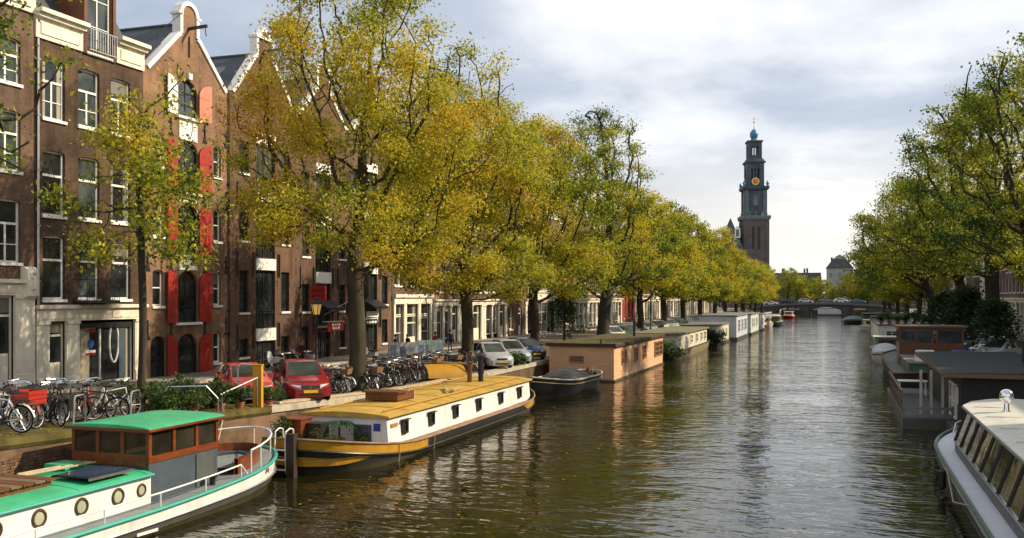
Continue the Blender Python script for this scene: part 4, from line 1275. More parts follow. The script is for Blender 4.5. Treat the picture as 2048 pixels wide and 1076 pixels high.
for i, y in enumerate((142.0, 168.0, 196.0, 226.0, 254.0)):
    dup(g4 if i % 2 else fsrc[1], ['elm past the low hanging elm on the shaded bank', 'elm behind the flower boat on the shaded bank', 'rounded green elm on the shaded bank, halfway to the bridge', 'elm above the dark green barge on the shaded bank', 'last elm before the bridge on the shaded bank'][i],
        (10.0, y, 1.2), 0.0 if i % 2 else 2.0 + i, group=GR, scale=0.86 + 0.05 * (i % 3))
# near corner of the shaded bank: a long twig reaches into the sky
make_tree('elm_tree', 'elm whose one leafy twig enters the sky corner above the tour boat', 'tree', (10.4, 27.0, 1.2), 89, 15, 5.0, 0.3,
          [(0.8, 0, 11.0, 3.0, 4.0, 3.4), (-2.6, 0.4, 11.1, 1.0, 0.4, 0.4), (-4.3, 0.7, 11.3, 1.1, 0.5, 0.45)], 11000, 0.13, 0.2, 0.25, 700, 0.4, group=GR, holes=0.0)


# ------------------------------------------------------------------ shrubs and potted plants
def shrub_mesh(seed, w, h, n, size, bias):
    rng = np.random.default_rng(seed)
    k = 60
    s = rng.normal(size=(k, 3)); s /= np.linalg.norm(s, axis=1)[:, None]; s *= rng.random((k, 1)) ** 0.4
    s = s * np.array([w / 2, w / 2, h / 2]) + np.array([0, 0, h * 0.55])
    return leaf_mesh('foliage', rng, s, n, size, 0.11, LEAF_SHRUB, bias, 0.25, -0.3), s


_SH = [shrub_mesh(200 + k, *a) for k, a in enumerate([(1.1, 1.0, 900, 0.13, 0.45), (0.9, 1.3, 900, 0.12, 0.35), (1.4, 0.8, 1000, 0.14, 0.6)])]


def shrub(label, loc, k=0, scale=1.0, pot=True, name='potted_shrub', cat='plant', group='shrubs and pots on the quay edge', flowers=None):
    t = thing(name, label, cat, loc, random.uniform(0, 6), group)
    z0 = 0.32 * scale if pot else 0.0
    me, s = _SH[k % 3]
    f = link('foliage', me, t, (0, 0, z0)); f.scale = (scale,) * 3
    mb = MB()
    for i in range(0, 60, 7):
        p = s[i] * scale
        mb.tube([(0, 0, z0 * 0.6), (p[0] * .5, p[1] * .5, z0 + p[2] * 0.5), (p[0], p[1], z0 + p[2])], [0.02, 0.014, 0.006], 5)
    mb.build('stem', BARK, t)
    if pot:
        mb = MB(); mb.lathe([(0.16 * scale, 0), (0.24 * scale, 0.30 * scale), (0.26 * scale, 0.31 * scale), (0.26 * scale, 0.37 * scale), (0.21 * scale, 0.37 * scale), (0.2 * scale, 0.32 * scale), (0.0, 0.32 * scale)], n=14)
        mb.build('pot', TERRACOTTA, t, True)
    if flowers:
        rng = np.random.default_rng(int(abs(loc[1]) * 100))
        fm = leaf_mesh('flower', rng, s[::2], 160, 0.09, 0.09, flowers, 0.5); fo = link('blossom', fm, t, (0, 0, z0)); fo.scale = (scale,) * 3
    return t


# ------------------------------------------------------------------ boats
def hull_ring(prof, sx, sy, zf):
    yc = (prof[0][0] + prof[-1][0]) / 2
    st = [(hb * sx, yc + (y - yc) * sy, zf(y)) for y, hb in prof]
    pt = [(-x, y, z) for x, y, z in reversed(st)]
    return st + pt


def profile(y0, y1, hb, bow=3.0, stern=2.0, n=28, pw_bow=0.55, pw_st=0.55, tip=0.05):
    """half breadths along a hull; y0 = stern end (near), y1 = bow end"""
    out = []
    for i in range(n + 1):
        t = i / n
        y = y0 + (y1 - y0) * (0.5 - 0.5 * math.cos(math.pi * t))
        a = min(1.0, (y - y0) / stern); b = min(1.0, (y1 - y) / bow)
        fa = (1 - (1 - a) ** 2) ** pw_st; fb = (1 - (1 - b) ** 2) ** pw_bow
        out.append((y, max(tip, hb * min(fa, fb))))
    return out


def strip(prof, rings, name, m, parent, smooth=True):
    mb = MB()
    mb.loft([hull_ring(prof, *r) for r in rings], closed=True)
    return mb.build(name, m, parent, smooth)


def deck(prof, sx, sy, zf, name, m, parent):
    r = hull_ring(prof, sx, sy, zf); k = len(r) // 2
    mb = MB()
    for i in range(k - 1): mb.face([r[i], r[i + 1], r[2 * k - 2 - i], r[2 * k - 1 - i]])
    return mb.build(name, m, parent)


def rail_tube(prof, sx, sy, zf, r, name, m, parent, sel=None):
    ring = hull_ring(prof, sx, sy, zf)
    if sel: ring = [p for p in ring if sel(p)]
    mb = MB(); mb.tube(ring, r, 6, closed=sel is None)
    return mb.build(name, m, parent, True)


def bwin(parent, loc, rz, w, h, style='plain', fm=None, gm=None, sill=False, name=None):
    o = window(parent, 0, w, 0, h, style, fm or DARKWOOD, gm or GLASS, sill, 0.02)
    o.location = loc; o.rotation_euler = (0, 0, rz)
    return o


def porthole(parent, loc, r, m=None, g=None, rz=0.0):
    mb = MB(); mb.tube([(0.012, r * math.cos(t), r * math.sin(t)) for t in [2 * math.pi * k / 20 for k in range(20)]], r * 0.2, 6, closed=True)
    o = mb.build('porthole', m or GILT, parent, True, loc); o.rotation_euler = (0, 0, rz)
    mb = MB(); mb.prism([(r * .95 * math.cos(t), r * .95 * math.sin(t)) for t in [2 * math.pi * k / 20 for k in range(20)]], 'x', 0.002, 0.012); mb.build('pane', g or GLASS2, o)
    return o


def life_ring(parent, loc, r=0.3, rz=0.0):
    mb = MB(); mb.tube([(0.06, r * math.cos(t), r * math.sin(t)) for t in [2 * math.pi * k / 18 for k in range(18)]], 0.06, 8, closed=True)
    o = mb.build('lifebuoy', WHITE, parent, True, loc); o.rotation_euler = (0, 0, rz)


# --- green roofed cruiser
g = thing('motor_yacht', 'white boat with bright green deck and green wheelhouse roof, moored at the brick quay', 'boat', (-16.45, 15.8, 0))
gp = profile(-11, 9.3, 1.72, 6.0, 3.4, 34, 0.6, 0.5); gp = [(-1.7 - y, hb) for y, hb in reversed(gp)]     # rounded stern towards +y
zd = lambda y: 0.60 + 0.40 * max(0, (y - 2.0) / 7.3) ** 1.8 + 0.25 * max(0, (-4 - y) / 8) ** 2
strip(gp, [(0.80, 0.93, lambda y: -0.5), (0.93, 0.965, lambda y: -0.02 + 0.04 * max(0, y / 9)), (0.97, 0.985, lambda y: 0.10 + 0.5 * (zd(y) - 0.6))], 'hull', TAR, g)
strip(gp, [(0.97, 0.985, lambda y: 0.10 + 0.5 * (zd(y) - 0.6)), (0.985, 0.992, lambda y: 0.24 + 0.62 * (zd(y) - 0.6))], 'boot_stripe', HULLGREY, g)
strip(gp, [(0.985, 0.992, lambda y: 0.24 + 0.62 * (zd(y) - 0.6)), (1.0, 1.0, lambda y: zd(y) - 0.07)], 'topsides', BOATWHITE, g)
rail_tube(gp, 1.005, 1.002, lambda y: zd(y) - 0.05, 0.05, 'rubbing_strake', TEAL, g)
rail_tube(gp, 0.995, 1.0, lambda y: 0.27 + 0.62 * (zd(y) - 0.6), 0.03, 'rubbing_strake', STEEL, g)
deck(gp, 0.97, 0.985, lambda y: zd(y) - 0.06, 'side_deck', M('boat_deck_grey', (0.20, 0.22, 0.22), 0.7, var=0.2), g)
mb = MB(); mb.box(1.2 - 0.03, 1.2, -9, 3.05, 0.5, 1.27); mb.box(-1.2, -1.17, -9, 3.05, 0.5, 1.27); mb.box(-1.17, 1.17, 3.02, 3.05, 0.5, 1.3)
mb.build('cabin_side', BOATWHITE, g)
mb = MB(); mb.loft([[(1.26 * math.cos(t), y, 1.275 + 0.12 * math.sin(t)) for t in [math.pi * k / 10 for k in range(11)]] for y in (-9, 3.06)], cap0=True, cap1=True)
mb.build('cabin_top', GREEN_PAINT, g, True)
mb = MB(); mb.tube([(1.27, -9, 1.265), (1.27, 3.07, 1.265)], 0.035, 6); mb.build('cabin_trim', TEAL, g)
BRASS = M('dull_brass', (0.10, 0.065, 0.03), 0.4, metal=0.3); PALEPANE = M('curtained_pane', (0.36, 0.38, 0.28), 0.15, spec=0.7)
for y in (-3.6, -2.5, -1.4, -0.3, 0.85, 1.95, 2.72): porthole(g, (1.2, y, 0.96), 0.165 if y < 2.5 else 0.13, BRASS, PALEPANE)
# hatch of brown boards, grating panel, boathooks
for k in range(6):
    y = -7.6 + k * 2.1; mb = MB(); mb.loft([[(1.255 * math.cos(t), yy, 1.278 + zo + 0.12 * math.sin(t)) for t in [math.pi * q / 10 for q in range(11)]] for yy, zo in ((y - .03, 0), (y - .02, .012), (y + .02, .012), (y + .03, 0))]); mb.build('deck_seam', GREEN_PAINT, g)
hatch = MB(); hatch.box(-0.62, 0.5, -0.9, 0.75, 1.38, 1.50); hatch = hatch.build('hatch', WOODBROWN, g)
for k in range(6):
    mb = MB(); mb.box(-0.70, 0.58, -1.0 + k * 0.31, -1.0 + k * 0.31 + 0.27, 1.502, 1.545); mb.build('plank', [WOOD, WOODBROWN][k % 2], hatch)
mb = MB(); sp = mb.box(0.1, 1.08, 1.2, 2.55, 1.47, 1.50).build('solar_panel', BLACK, g)
mb = MB()
for i in range(6):
    for j in range(8): mb.box(0.14 + i * 0.155, 0.14 + i * 0.155 + 0.125, 1.25 + j * 0.16, 1.25 + j * 0.16 + 0.13, 1.502, 1.506)
c_ = mb.build('solar_cells', glass_mat('solar_cell', (0.03, 0.05, 0.10), 0.1), sp); c_['kind'] = 'stuff'
mb = MB()
for k in range(3): mb.bar((0.08, 1.2, 1.46), (0.08, 2.55, 1.46), 0.05)
mb.bar((1.1, 1.2, 1.45), (1.1, 2.55, 1.45), 0.05); mb.build('panel_frame', STEEL, sp)
for k in range(3):
    mb = MB(); mb.tube([(-0.5 - 0.14 * k, 0.9 + 0.1 * k, 1.49), (-0.25 - 0.14 * k, 2.9, 1.5)], 0.022, 6); mb.build('boathook', WOODPALE, g)
mb = MB(); mb.box(-1.1, -0.5, 2.2, 2.8, 1.40, 1.52); mb.build('vent_box', GREEN_PAINT, g)
# wheelhouse
y0, y1 = 3.1, 5.75
mb = MB(); mb.box(1.06, 1.1, y0, y1, 0.5, 1.5); mb.box(-1.1, -1.06, y0, y1, 0.5, 1.5); mb.box(-1.06, 1.06, y0, y0 + 0.04, 0.5, 1.42); mb.box(-1.06, 1.06, y1 - 0.04, y1, 0.5, 1.5)
wh = mb.build('wheelhouse', SLATEBLUE, g)
mb = MB()
mb.box(1.04, 1.125, y0 - .02, y1 + .02, 1.5, 1.66); mb.box(-1.125, -1.04, y0 - .02, y1 + .02, 1.5, 1.66); mb.box(-1.04, 1.04, y0 - 0.025, y0 + 0.06, 1.42, 1.70); mb.box(-1.04, 1.04, y1 - 0.06, y1 + .025, 1.5, 1.66)
mb.box(1.04, 1.125, y0 - .02, y1 + .02, 2.2, 2.3); mb.box(-1.125, -1.04, y0 - .02, y1 + .02, 2.2, 2.3); mb.box(-1.04, 1.04, y0 - .025, y0 + .06, 2.2, 2.31); mb.box(-1.04, 1.04, y1 - .06, y1 + .025, 2.2, 2.31)
for y in (y0 + 0.03, y0 + 0.9, y0 + 1.78, y1 - 0.04):
    for s in (1.08, -1.08): mb.box(s - 0.045, s + 0.045, y - 0.05, y + 0.05, 1.66, 2.2)
for x in (-0.36, 0.36):
    for y in (y0 + 0.02, y1 - 0.02): mb.box(x - 0.05, x + 0.05, y - 0.043, y + 0.04, 1.66, 2.2)
mb.build('window_framing', MAHOGANY, wh)
GW = glass_mat('wheelhouse_glass', (0.025, 0.022, 0.015), 0.05)
for a, b in ((y0 + .09, y0 + .85), (y0 + .95, y0 + 1.73), (y0 + 1.83, y1 - .09)):
    for s in (1.075, -1.085):
        mb = MB(); mb.box(s, s + 0.01, a, b, 1.67, 2.19); mb.build('pane', GW, wh)
for a, b in ((-1.03, -.41), (-.31, .31), (.41, 1.03)):
    for y in (y0 + 0.01, y1 - .02):
        mb = MB(); mb.box(a, b, y, y + 0.01, 1.69, 2.19); mb.build('pane', GW, wh)
mb = MB(); mb.loft([[(1.24 * math.cos(t), y, 2.305 + 0.09 * math.sin(t)) for t in [math.pi * k / 12 for k in range(13)]] for y in (y0 - 0.14, y1 + 0.14)], cap0=True, cap1=True)
mb.build('wheelhouse_roof', GREEN_PAINT, g, True)
mb = MB(); mb.box(-1.24, 1.24, y0 - 0.155, y0 - 0.142, 2.25, 2.315); mb.box(-1.24, 1.24, y1 + 0.142, y1 + 0.155, 2.25, 2.315); mb.box(1.22, 1.245, y0 - 0.14, y1 + 0.14, 2.25, 2.303); mb.box(-1.245, -1.22, y0 - 0.14, y1 + 0.14, 2.25, 2.303); mb.build('fascia_board', MAHOGANY, g)
mb = MB(); mb.box(1.102, 1.13, y0 + 1.75, y0 + 2.45, 0.55, 1.45); mb.build('door', M('grey_green_paint', (0.075, 0.085, 0.08), 0.6), g)
# aft cockpit
deck(gp, 0.90, 0.955, lambda y: 0.62 if y > 5.7 else 0.4, 'cockpit_floor', SLATEBLUE, g)
aft = [p for p in hull_ring(gp, 0.80, 0.955, lambda y: 0) if p[1] > 6.3]
aft.sort(key=lambda p: math.atan2(p[0], p[1] - 6.0))
mb = MB(); mb.loft([[(p[0], p[1], 0.62), (p[0], p[1], 1.12), (p[0] * 0.94, p[1] - 0.06, 1.14), (p[0] * 0.94, p[1] - .06, 0.62)] for p in aft]); mb.build('coaming', MAHOGANY, g)
mb = MB(); mb.loft([[(p[0] * .93, p[1] - .07, 0.62), (p[0] * .93, p[1] - .07, 0.92), (p[0] * .72, p[1] - 0.45, 0.92), (p[0] * .72, p[1] - 0.45, 0.62)] for p in aft]); mb.build('bench', SLATEBLUE, g)
ring = [p for p in hull_ring(gp, 0.95, 0.985, lambda y: zd(y) + 0.55) if p[1] > 5.9]; ring.sort(key=lambda p: math.atan2(p[0], p[1] - 5.5))
mb = MB(); mb.tube(ring, 0.026, 6)
for i, p in enumerate(ring):
    if i % 4 == 0 or i == len(ring) - 1: mb.tube([(p[0], p[1], zd(p[1]) - 0.05), p], 0.02, 6)
mb.build('stern_rail', BOATWHITE, g, True)
mb = MB()
line = [(p[0], p[1], p[2]) for p in hull_ring(gp, 0.965, 1.0, lambda y: zd(y) + 0.30) if p[0] > 0 and -8 < p[1] < 6.6]; line.sort(key=lambda p: p[1])
mb.tube(line, 0.022, 6)
for i, p in enumerate(line):
    if i % 2 == 0: mb.tube([(p[0], p[1], zd(p[1]) - 0.05), p], 0.017, 6)
p = line[-1]; mb.tube([p, (p[0] - .03, p[1] + 0.35, zd(p[1]) - .02)], 0.02, 6)
mb.build('side_rail', BOATWHITE, g, True)
for (x, y) in ((1.2, 6.5), (1.35, 5.2)):
    mb = MB(); mb.lathe([(0.07, 0), (0.07, 0.2), (0.11, 0.21), (0.11, 0.26), (0.0, 0.27)], (x, y, zd(y) - 0.06), 10); mb.build('bollard', BLACK, g, True)
porthole(g, (1.58, 7.35, 0.66), 0.06, MAHOGANY, BLACK, R(20))
mb = MB(); mb.box(0.96, 1.04, 0, 0, 0, 0) if False else mb.bar((1.66, 2.0, 0.12), (1.66, 2.7, 0.10), 0.05, 0.07); mb.build('fender_block', BOATWHITE, g)

# --- yellow and white barge
b = thing('houseboat_barge', 'long barge with ochre yellow roof, white cabin and a black hull', 'boat', (-15.75, 25.7, 0))
bp = profile(0, 20.9, 2.05, 3.4, 3.0, 40, 0.6, 0.46)
zs = lambda y: 0.52 + 0.62 * max(0, (5.2 - y) / 5.2) ** 1.5 + 0.42 * max(0, (y - 16.0) / 4.4) ** 1.6
strip(bp, [(0.82, 0.90, lambda y: -0.5), (0.93, 0.955, lambda y: 0.0), (0.975, 0.985, lambda y: zs(y) * 0.55), (0.99, 0.992, lambda y: zs(y) - 0.06)], 'hull', TAR, b)
strip(bp, [(0.992, 0.9925, lambda y: zs(y) - 0.33 if y < 4.6 or y > 17 else zs(y) - 0.07), (1.003, 0.998, lambda y: zs(y) - 0.04)], 'yellow_band', GOLD, b)
rail_tube(bp, 1.006, 1.0, lambda y: zs(y) - 0.02, 0.04, 'gunwale', RUST, b)
rail_tube(bp, 1.0, 0.996, lambda y: zs(y) - 0.36, 0.035, 'rubbing_strake', TAR, b, sel=None)
deck(bp, 0.985, 0.985, lambda y: zs(y) - 0.05 if 4.6 < y < 17 else 0.5, 'deck', RUST, b)
# bulwark round the stern, yellow inside too
aft = [p for p in hull_ring(bp, 0.985, 0.985, lambda y: 0) if p[1] < 6.2]; aft.sort(key=lambda p: math.atan2(p[0], 4.0 - p[1]))
mb = MB(); mb.loft([[(p[0] * 1.004, p[1] - 0.01, zs(p[1]) - 0.36), (p[0] * 1.008, p[1] - 0.015, zs(p[1]) - 0.02), (p[0] * 0.97, p[1] + 0.04, zs(p[1]) - 0.02), (p[0] * 0.97, p[1] + 0.04, 0.4)] for p in aft]); mb.build('bulwark', GOLD, b)
low = [p for p in hull_ring(bp, 0.975, 0.978, lambda y: 0) if p[1] < 2.6]; low.sort(key=lambda p: math.atan2(p[0], 4.0 - p[1]))
mb = MB(); mb.loft([[(p[0] * 0.985, p[1], 0.26 + 0.16 * min(1, max(0, p[1] - 0.9) / 1.4)), (p[0] * 1.012, p[1] - 0.012, zs(p[1]) - 0.42)] for p in low]); mb.build('lower_stern_panel', GOLD, b)
# cabin
cy0, cy1, cx, ct = 3.5, 19.0, 1.55, 1.45
mb = MB(); mb.prism([(-cx, 0.4), (cx + 0.05, 0.4), (cx - 0.04, ct), (-cx + .04, ct)], 'y', cy0, cy1); cab = mb.build('cabin', BOATWHITE, b)
mb = MB(); n_ = 9
mb.loft([[(-1.66 + 3.32 * k / (n_ - 1), y, ct + 0.012 + 0.11 * (1 - ((k / (n_ - 1)) * 2 - 1) ** 2)) for k in range(n_)] for y in (cy0 - 0.12, (cy0 + cy1) / 2, cy1 + 0.12)])
mb.loft([[(-1.66, y, ct - 0.05), (-1.66, y, ct + 0.012)] for y in (cy0 - .12, cy1 + .12)]); mb.loft([[(1.66, y, ct - 0.05), (1.66, y, ct + 0.012)] for y in (cy0 - .12, cy1 + .12)])
for y in (cy0 - .12, cy1 + .12): mb.face([(-1.66 + 3.32 * k / (n_ - 1), y, ct + 0.012 + 0.11 * (1 - ((k / (n_ - 1)) * 2 - 1) ** 2)) for k in range(n_)] + [(1.66, y, ct - 0.05), (-1.66, y, ct - 0.05)])
mb.build('cabin_roof', YELLOW, b, True)
for k in range(7):
    y = cy0 + 1.6 + k * 2.15; mb = MB(); mb.loft([[(-1.62 + 3.24 * q / 8, yy, ct + 0.018 + 0.11 * (1 - ((q / 8) * 2 - 1) ** 2) + zo) for q in range(9)] for yy, zo in ((y - .03, 0), (y - .02, .014), (y + .02, .014), (y + .03, 0))]); mb.build('roof_seam', YELLOW, b)
mb = MB()
for x in (-1.2, 1.2): mb.tube([(x, cy0 + 0.4, ct + 0.13), (x, cy1 - 0.5, ct + 0.13)], 0.025, 6)
for x in (-1.2, 1.2):
    for k in range(9): mb.tube([(x, cy0 + 0.5 + k * 1.75, ct + 0.05), (x, cy0 + .5 + k * 1.75, ct + .13)], 0.02, 5)
mb.build('handrail', GOLD, b)
for y in (4.55, 6.85, 9.2, 11.75, 14.5, 17.1):
    w_ = bwin(b, (cx + 0.015, y, 0.73), 0, 0.42, 0.48, 'plain', DARKWOOD, GLASS)
    mb = MB(); mb.box(0.0, 0.16, -0.06, 0.48, 0.47, 0.50); mb.build('rain_hood', DARKWOOD, w_)
for x, w in ((0.35, 0.62),): bwin(b, (x, cy0 - 0.0, 0.60), -math.pi / 2, w, 0.55, 'meet', SLATEBLUE, GLASS3)
mb = MB(); mb.box(cx + 0.005, cx + 0.035, 3.75, 4.25, 1.05, 1.17); mb.build('name_board', M('name_board_orange', (0.42, 0.16, 0.04), 0.5), b)
mb = MB(); mb.box(1.05, 1.3, cy0 - 0.02, cy0 - 0.001, 0.95, 1.2); mb.build('house_number_plate', M('blue_enamel', (0.03, 0.06, 0.30), 0.4), b)
mb = MB(); mb.lathe([(0.05, 0), (0.05, 0.02), (0, 0.021)], (0, 0, 0), 10); o = mb.build('cabin_lamp', BLACK, b, False, (-0.95, cy0, 1.0)); o.rotation_euler = (R(90), 0, 0)
# skylight, planks and chimneys on the roof
mb = MB(); mb.box(-0.85, 0.45, 6.6, 8.0, ct + 0.16, ct + 0.44); sk = mb.build('skylight', WOODBROWN, b)
mb = MB(); mb.box(-0.95, 0.55, 6.5, 7.3, ct + 0.441, ct + 0.50); mb.build('skylight_lid', WOODBROWN, sk)
mb = MB(); mb.box(-0.80, 0.40, 7.32, 7.95, ct + 0.442, ct + 0.452); mb.build('pane', M('bright_pane', (0.5, 0.42, 0.2), 0.15, spec=0.8), sk)
mb = MB(); mb.box(-0.88, 0.48, 8.0, 8.05, ct + 0.1, ct + 0.46); mb.build('skylight_board', WOODPALE, sk)
for k, (x, y, rz) in enumerate(((0.55, 11.0, 0.5), (0.8, 11.4, 0.25))):
    mb = MB(); mb.obox((x, y, ct + 0.2), (0.12, 1.6, 0.04), Matrix.Rotation(rz, 3, 'Z').to_euler()); mb.build('roof_plank', WOODPALE, b)
mb = MB(); mb.lathe([(0.11, 0), (0.11, 0.85), (0.16, 0.86), (0.16, 0.92), (0.0, 0.95)], (-0.1, 15.3, ct + 0.12), 12); mb.build('stove_pipe', WOODBROWN, b, True)
mb = MB(); mb.lathe([(0.12, 0), (0.12, 0.35), (0.15, 0.36), (0.15, 0.55), (0.13, 0.56), (0.13, 1.05), (0.2, 1.06), (0.2, 1.16), (0, 1.22)], (0.25, 15.8, ct + 0.12), 12); mb.build('stove_pipe', BLACK, b, True)
# companionway, rudder, ladder, white locker
mb = MB(); mb.box(-1.45, -0.75, 1.9, 2.6, 0.5, 1.42); mb.box(-1.5, -0.7, 1.85, 2.65, 1.421, 1.46); mb.build('companionway', MAHOGANY, b)
mb = MB(); mb.box(-0.72, -0.2, 2.2, 2.75, 0.5, 1.3); mb.build('companionway_door', DARKWOOD, b)
mb = MB(); mb.box(-1.75, -1.48, 1.4, 1.85, 0.5, 1.15); mb.box(-1.77, -1.46, 1.38, 1.87, 1.151, 1.19); mb.build('locker', BOATWHITE, b)
mb = MB(); mb.prism([(-0.30, -0.4), (-0.34, 1.25), (-0.12, 1.3), (0.03, 1.15), (0.02, -0.4)], 'x', 0.1, 0.34) if False else mb.obox((0.15, -0.12, 0.45), (0.26, 0.22, 1.7)); mb.build('rudder', M('rudder_brown', (0.032, 0.020, 0.014), 0.6), b)
mb = MB()
for s in (-0.42, -0.06):
    mb.tube([(s, 0.35, 1.05), (s, 0.3, 1.38), (s, 0.1, 1.42), (s, -0.12, 1.34), (s, -0.14, 0.9), (s, -0.1, 0.1)], 0.025, 6)
for z in (0.2, 0.5, 0.8): mb.bar((-0.45, -0.13, z), (-0.03, -0.13, z), 0.09, 0.035)
mb.build('swim_ladder', BOATWHITE, b)
for y in (3.3, 6.2):
    hb_ = [q for q in bp if q[0] <= y][-1][1]
    mb = MB(); mb.tube([(hb_ * 1.01 + 0.02, y, zs(y)), (hb_ + 0.03, y + 0.03, 0.3), (hb_ - 0.02, y + 0.02, -0.1)], 0.018, 6); mb.build('fender_rope', WOODPALE, b)
# flowers and palm on its afterdeck rest there as things of their own
PINK = M('geranium_pink', (0.62, 0.06, 0.12), 0.6)
for i, (x, y) in enumerate(((-0.9, 1.1), (-0.25, 1.0), (0.35, 1.05))):
    shrub('pot of pink geraniums at the stern of the yellow barge, %s from the white locker' % ORD[i], (-15.75 + x, 26.2 + y + 0.4, 0.5), i, 0.42, True, 'geranium_pot', 'flowers', 'geraniums on the yellow barge', PINK)
shrub('bushy green plant at the port side of the yellow barge stern', (-17.0, 27.3, 0.5), 1, 0.66, True, 'potted_shrub', 'plant', 'plants on the yellow barge')


def palm(label, loc, n=13, L=0.8, group=None):
    t = thing('potted_palm', label, 'plant', loc, 0.4, group)
    mb = MB(); mb.lathe([(0.14, 0), (0.2, 0.28), (0.17, 0.28), (0, 0.26)], n=12); mb.build('pot', TERRACOTTA, t, True)
    mb = MB(); mb.tube([(0, 0, 0.2), (0.02, 0, 0.5), (0, 0.02, 0.75)], 0.035, 6); mb.build('stem', BARK, t)
    fm = []
    for k in range(n):
        a = k * 2.4; mb = MB()
        for s in range(7):
            u = (s + 1) / 7; ln = 0.26 * math.sin(u * 2.6) + 0.06
            r = L * u; z = 0.75 + 0.5 * u - 0.75 * u * u
            c = Vector((r * math.cos(a), r * math.sin(a), z)); q = Vector((-math.sin(a), math.cos(a), 0)); f = Vector((math.cos(a), math.sin(a), -0.2))
            for sg in (-1, 1):
                mb.face([c, c + q * sg * ln * 0.5 + f * 0.09 + Vector((0, 0, 0.02)), c + q * sg * ln + f * 0.16 - Vector((0, 0, 0.08)), c + q * sg * ln * .5 + f * 0.02])
        mb.build('frond', FROND, t)
    return t


FROND = M('palm_green', (0.03, 0.085, 0.02), 0.5, var=0.4)
palm('small dark palm in front of the white cabin end of the yellow barge', (-15.75, 28.75, 0.45), 11, 0.55, group='plants on the yellow barge')
shrub('low leafy plant beside the small palm on the yellow barge', (-15.0, 28.9, 0.5), 2, 0.3, True, group='plants on the yellow barge')

# --- black open sloop
s_ = thing('open_sloop', 'black open sloop with pale rails and a grey cover, beside the peach houseboat', 'boat', (-15.0, 53.6, 0), R(-4))
sp_ = profile(-4.9, 4.9, 1.28, 3.6, 2.4, 26, 0.75, 0.42); 
zq = lambda y: 0.80 + 0.38 * max(0, (-y - 0.5) / 4.4) ** 1.7 + 0.12 * max(0, (y - 2) / 3) ** 2
sp_ = [(-y, hb) for y, hb in reversed(sp_)]
strip(sp_, [(0.5, 0.85, lambda y: -0.4), (0.82, 0.93, lambda y: 0.05), (0.95, 0.98, lambda y: zq(y) * 0.55), (1, 1, zq)], 'hull', TAR, s_)
rail_tube(sp_, 1.0, 1.0, lambda y: zq(y) + 0.01, 0.055, 'gunwale', CREAM2, s_); rail_tube(sp_, 0.985, 0.995, lambda y: zq(y) - 0.22, 0.03, 'rubbing_strake', WOODPALE, s_)
deck(sp_, 0.93, 0.97, lambda y: 0.45, 'floor', WOOD, s_)
strip(sp_, [(0.97, 0.99, lambda y: zq(y) - 0.01), (0.80, 0.93, lambda y: zq(y) - 0.03), (0.78, 0.92, lambda y: 0.5)], 'side_bench', GREYTARP, s_)
mb = MB(); mb.loft([[(1.1 * math.cos(t), y, zq(y) + h_ * math.sin(t)) for t in [math.pi * k / 10 for k in range(11)]] for y, h_ in ((-1.2, 0.1), (-0.3, 0.42), (0.9, 0.5), (1.9, 0.12))], cap0=True, cap1=True); mb.build('cover', GREYTARP, s_, True)
mb = MB(); mb.box(-0.9, 0.9, 2.4, 2.8, 0.6, 0.95); mb.build('thwart', WOOD, s_)
mb = MB(); mb.obox((0.0, 4.55, 0.7), (0.16, 0.3, 0.8)); mb.tube([(0, 4.3, 1.05), (0, 3.6, 1.12)], 0.03, 6); mb.build('rudder', WOODBROWN, s_)
mb = MB(); mb.lathe([(0.03, 0), (0.03, 0.4)], (0.5, 3.9, 0.85), 6); mb.build('flag_staff', WOODPALE, s_)


# --- box houseboats
def ark(label, X0, X1, Y0, Y1, z1, wm, rm, wins=(), front=(), planks=False, base=0.35, over=0.12, fm=None, group='houseboats on the sunny side', name='houseboat', roofz=0.14, inner=-1):
    t = thing(name, label, 'boat', ((X0 + X1) / 2, Y0, 0), 0, group)
    hx = (X1 - X0) / 2; L = Y1 - Y0
    mb = MB(); mb.box(-hx - 0.12, hx + 0.12, -0.15, L + 0.15, -0.5, base); mb.build('pontoon', HULLGREY, t)
    mb = MB(); mb.box(-hx, hx, 0, L, base + 0.002, z1); mb.build('cabin', wm, t)
    mb = MB(); mb.box(-hx - over, hx + over, -over, L + over, z1 + 0.002, z1 + roofz); mb.build('roof', rm, t)
    if planks:
        n = int((z1 - base - 0.1) / 0.165); me = MB().box(0.0, 0.028, 0, L, 0, 0.148).mesh('plank', wm); mf = MB().box(-hx, hx, -0.028, 0.0, 0, 0.148).mesh('plank', wm)
        for k in range(n):
            link('plank', me, t, (hx + 0.001, 0, base + 0.06 + k * 0.165)); link('plank', mf, t, (0, -0.001, base + 0.06 + k * 0.165))
    off = 0.03 if planks else 0.0
    for (y, w, z, h_, st) in wins: bwin(t, (hx + off, y, z), 0, w, h_, st, fm or WHITE, random.choice([GLASS, GLASS3]), False)
    for (x, w, z, h_, st) in front: bwin(t, (x, -off, z), -math.pi / 2, w, h_, st, fm or WHITE, GLASS3, False)
    return t


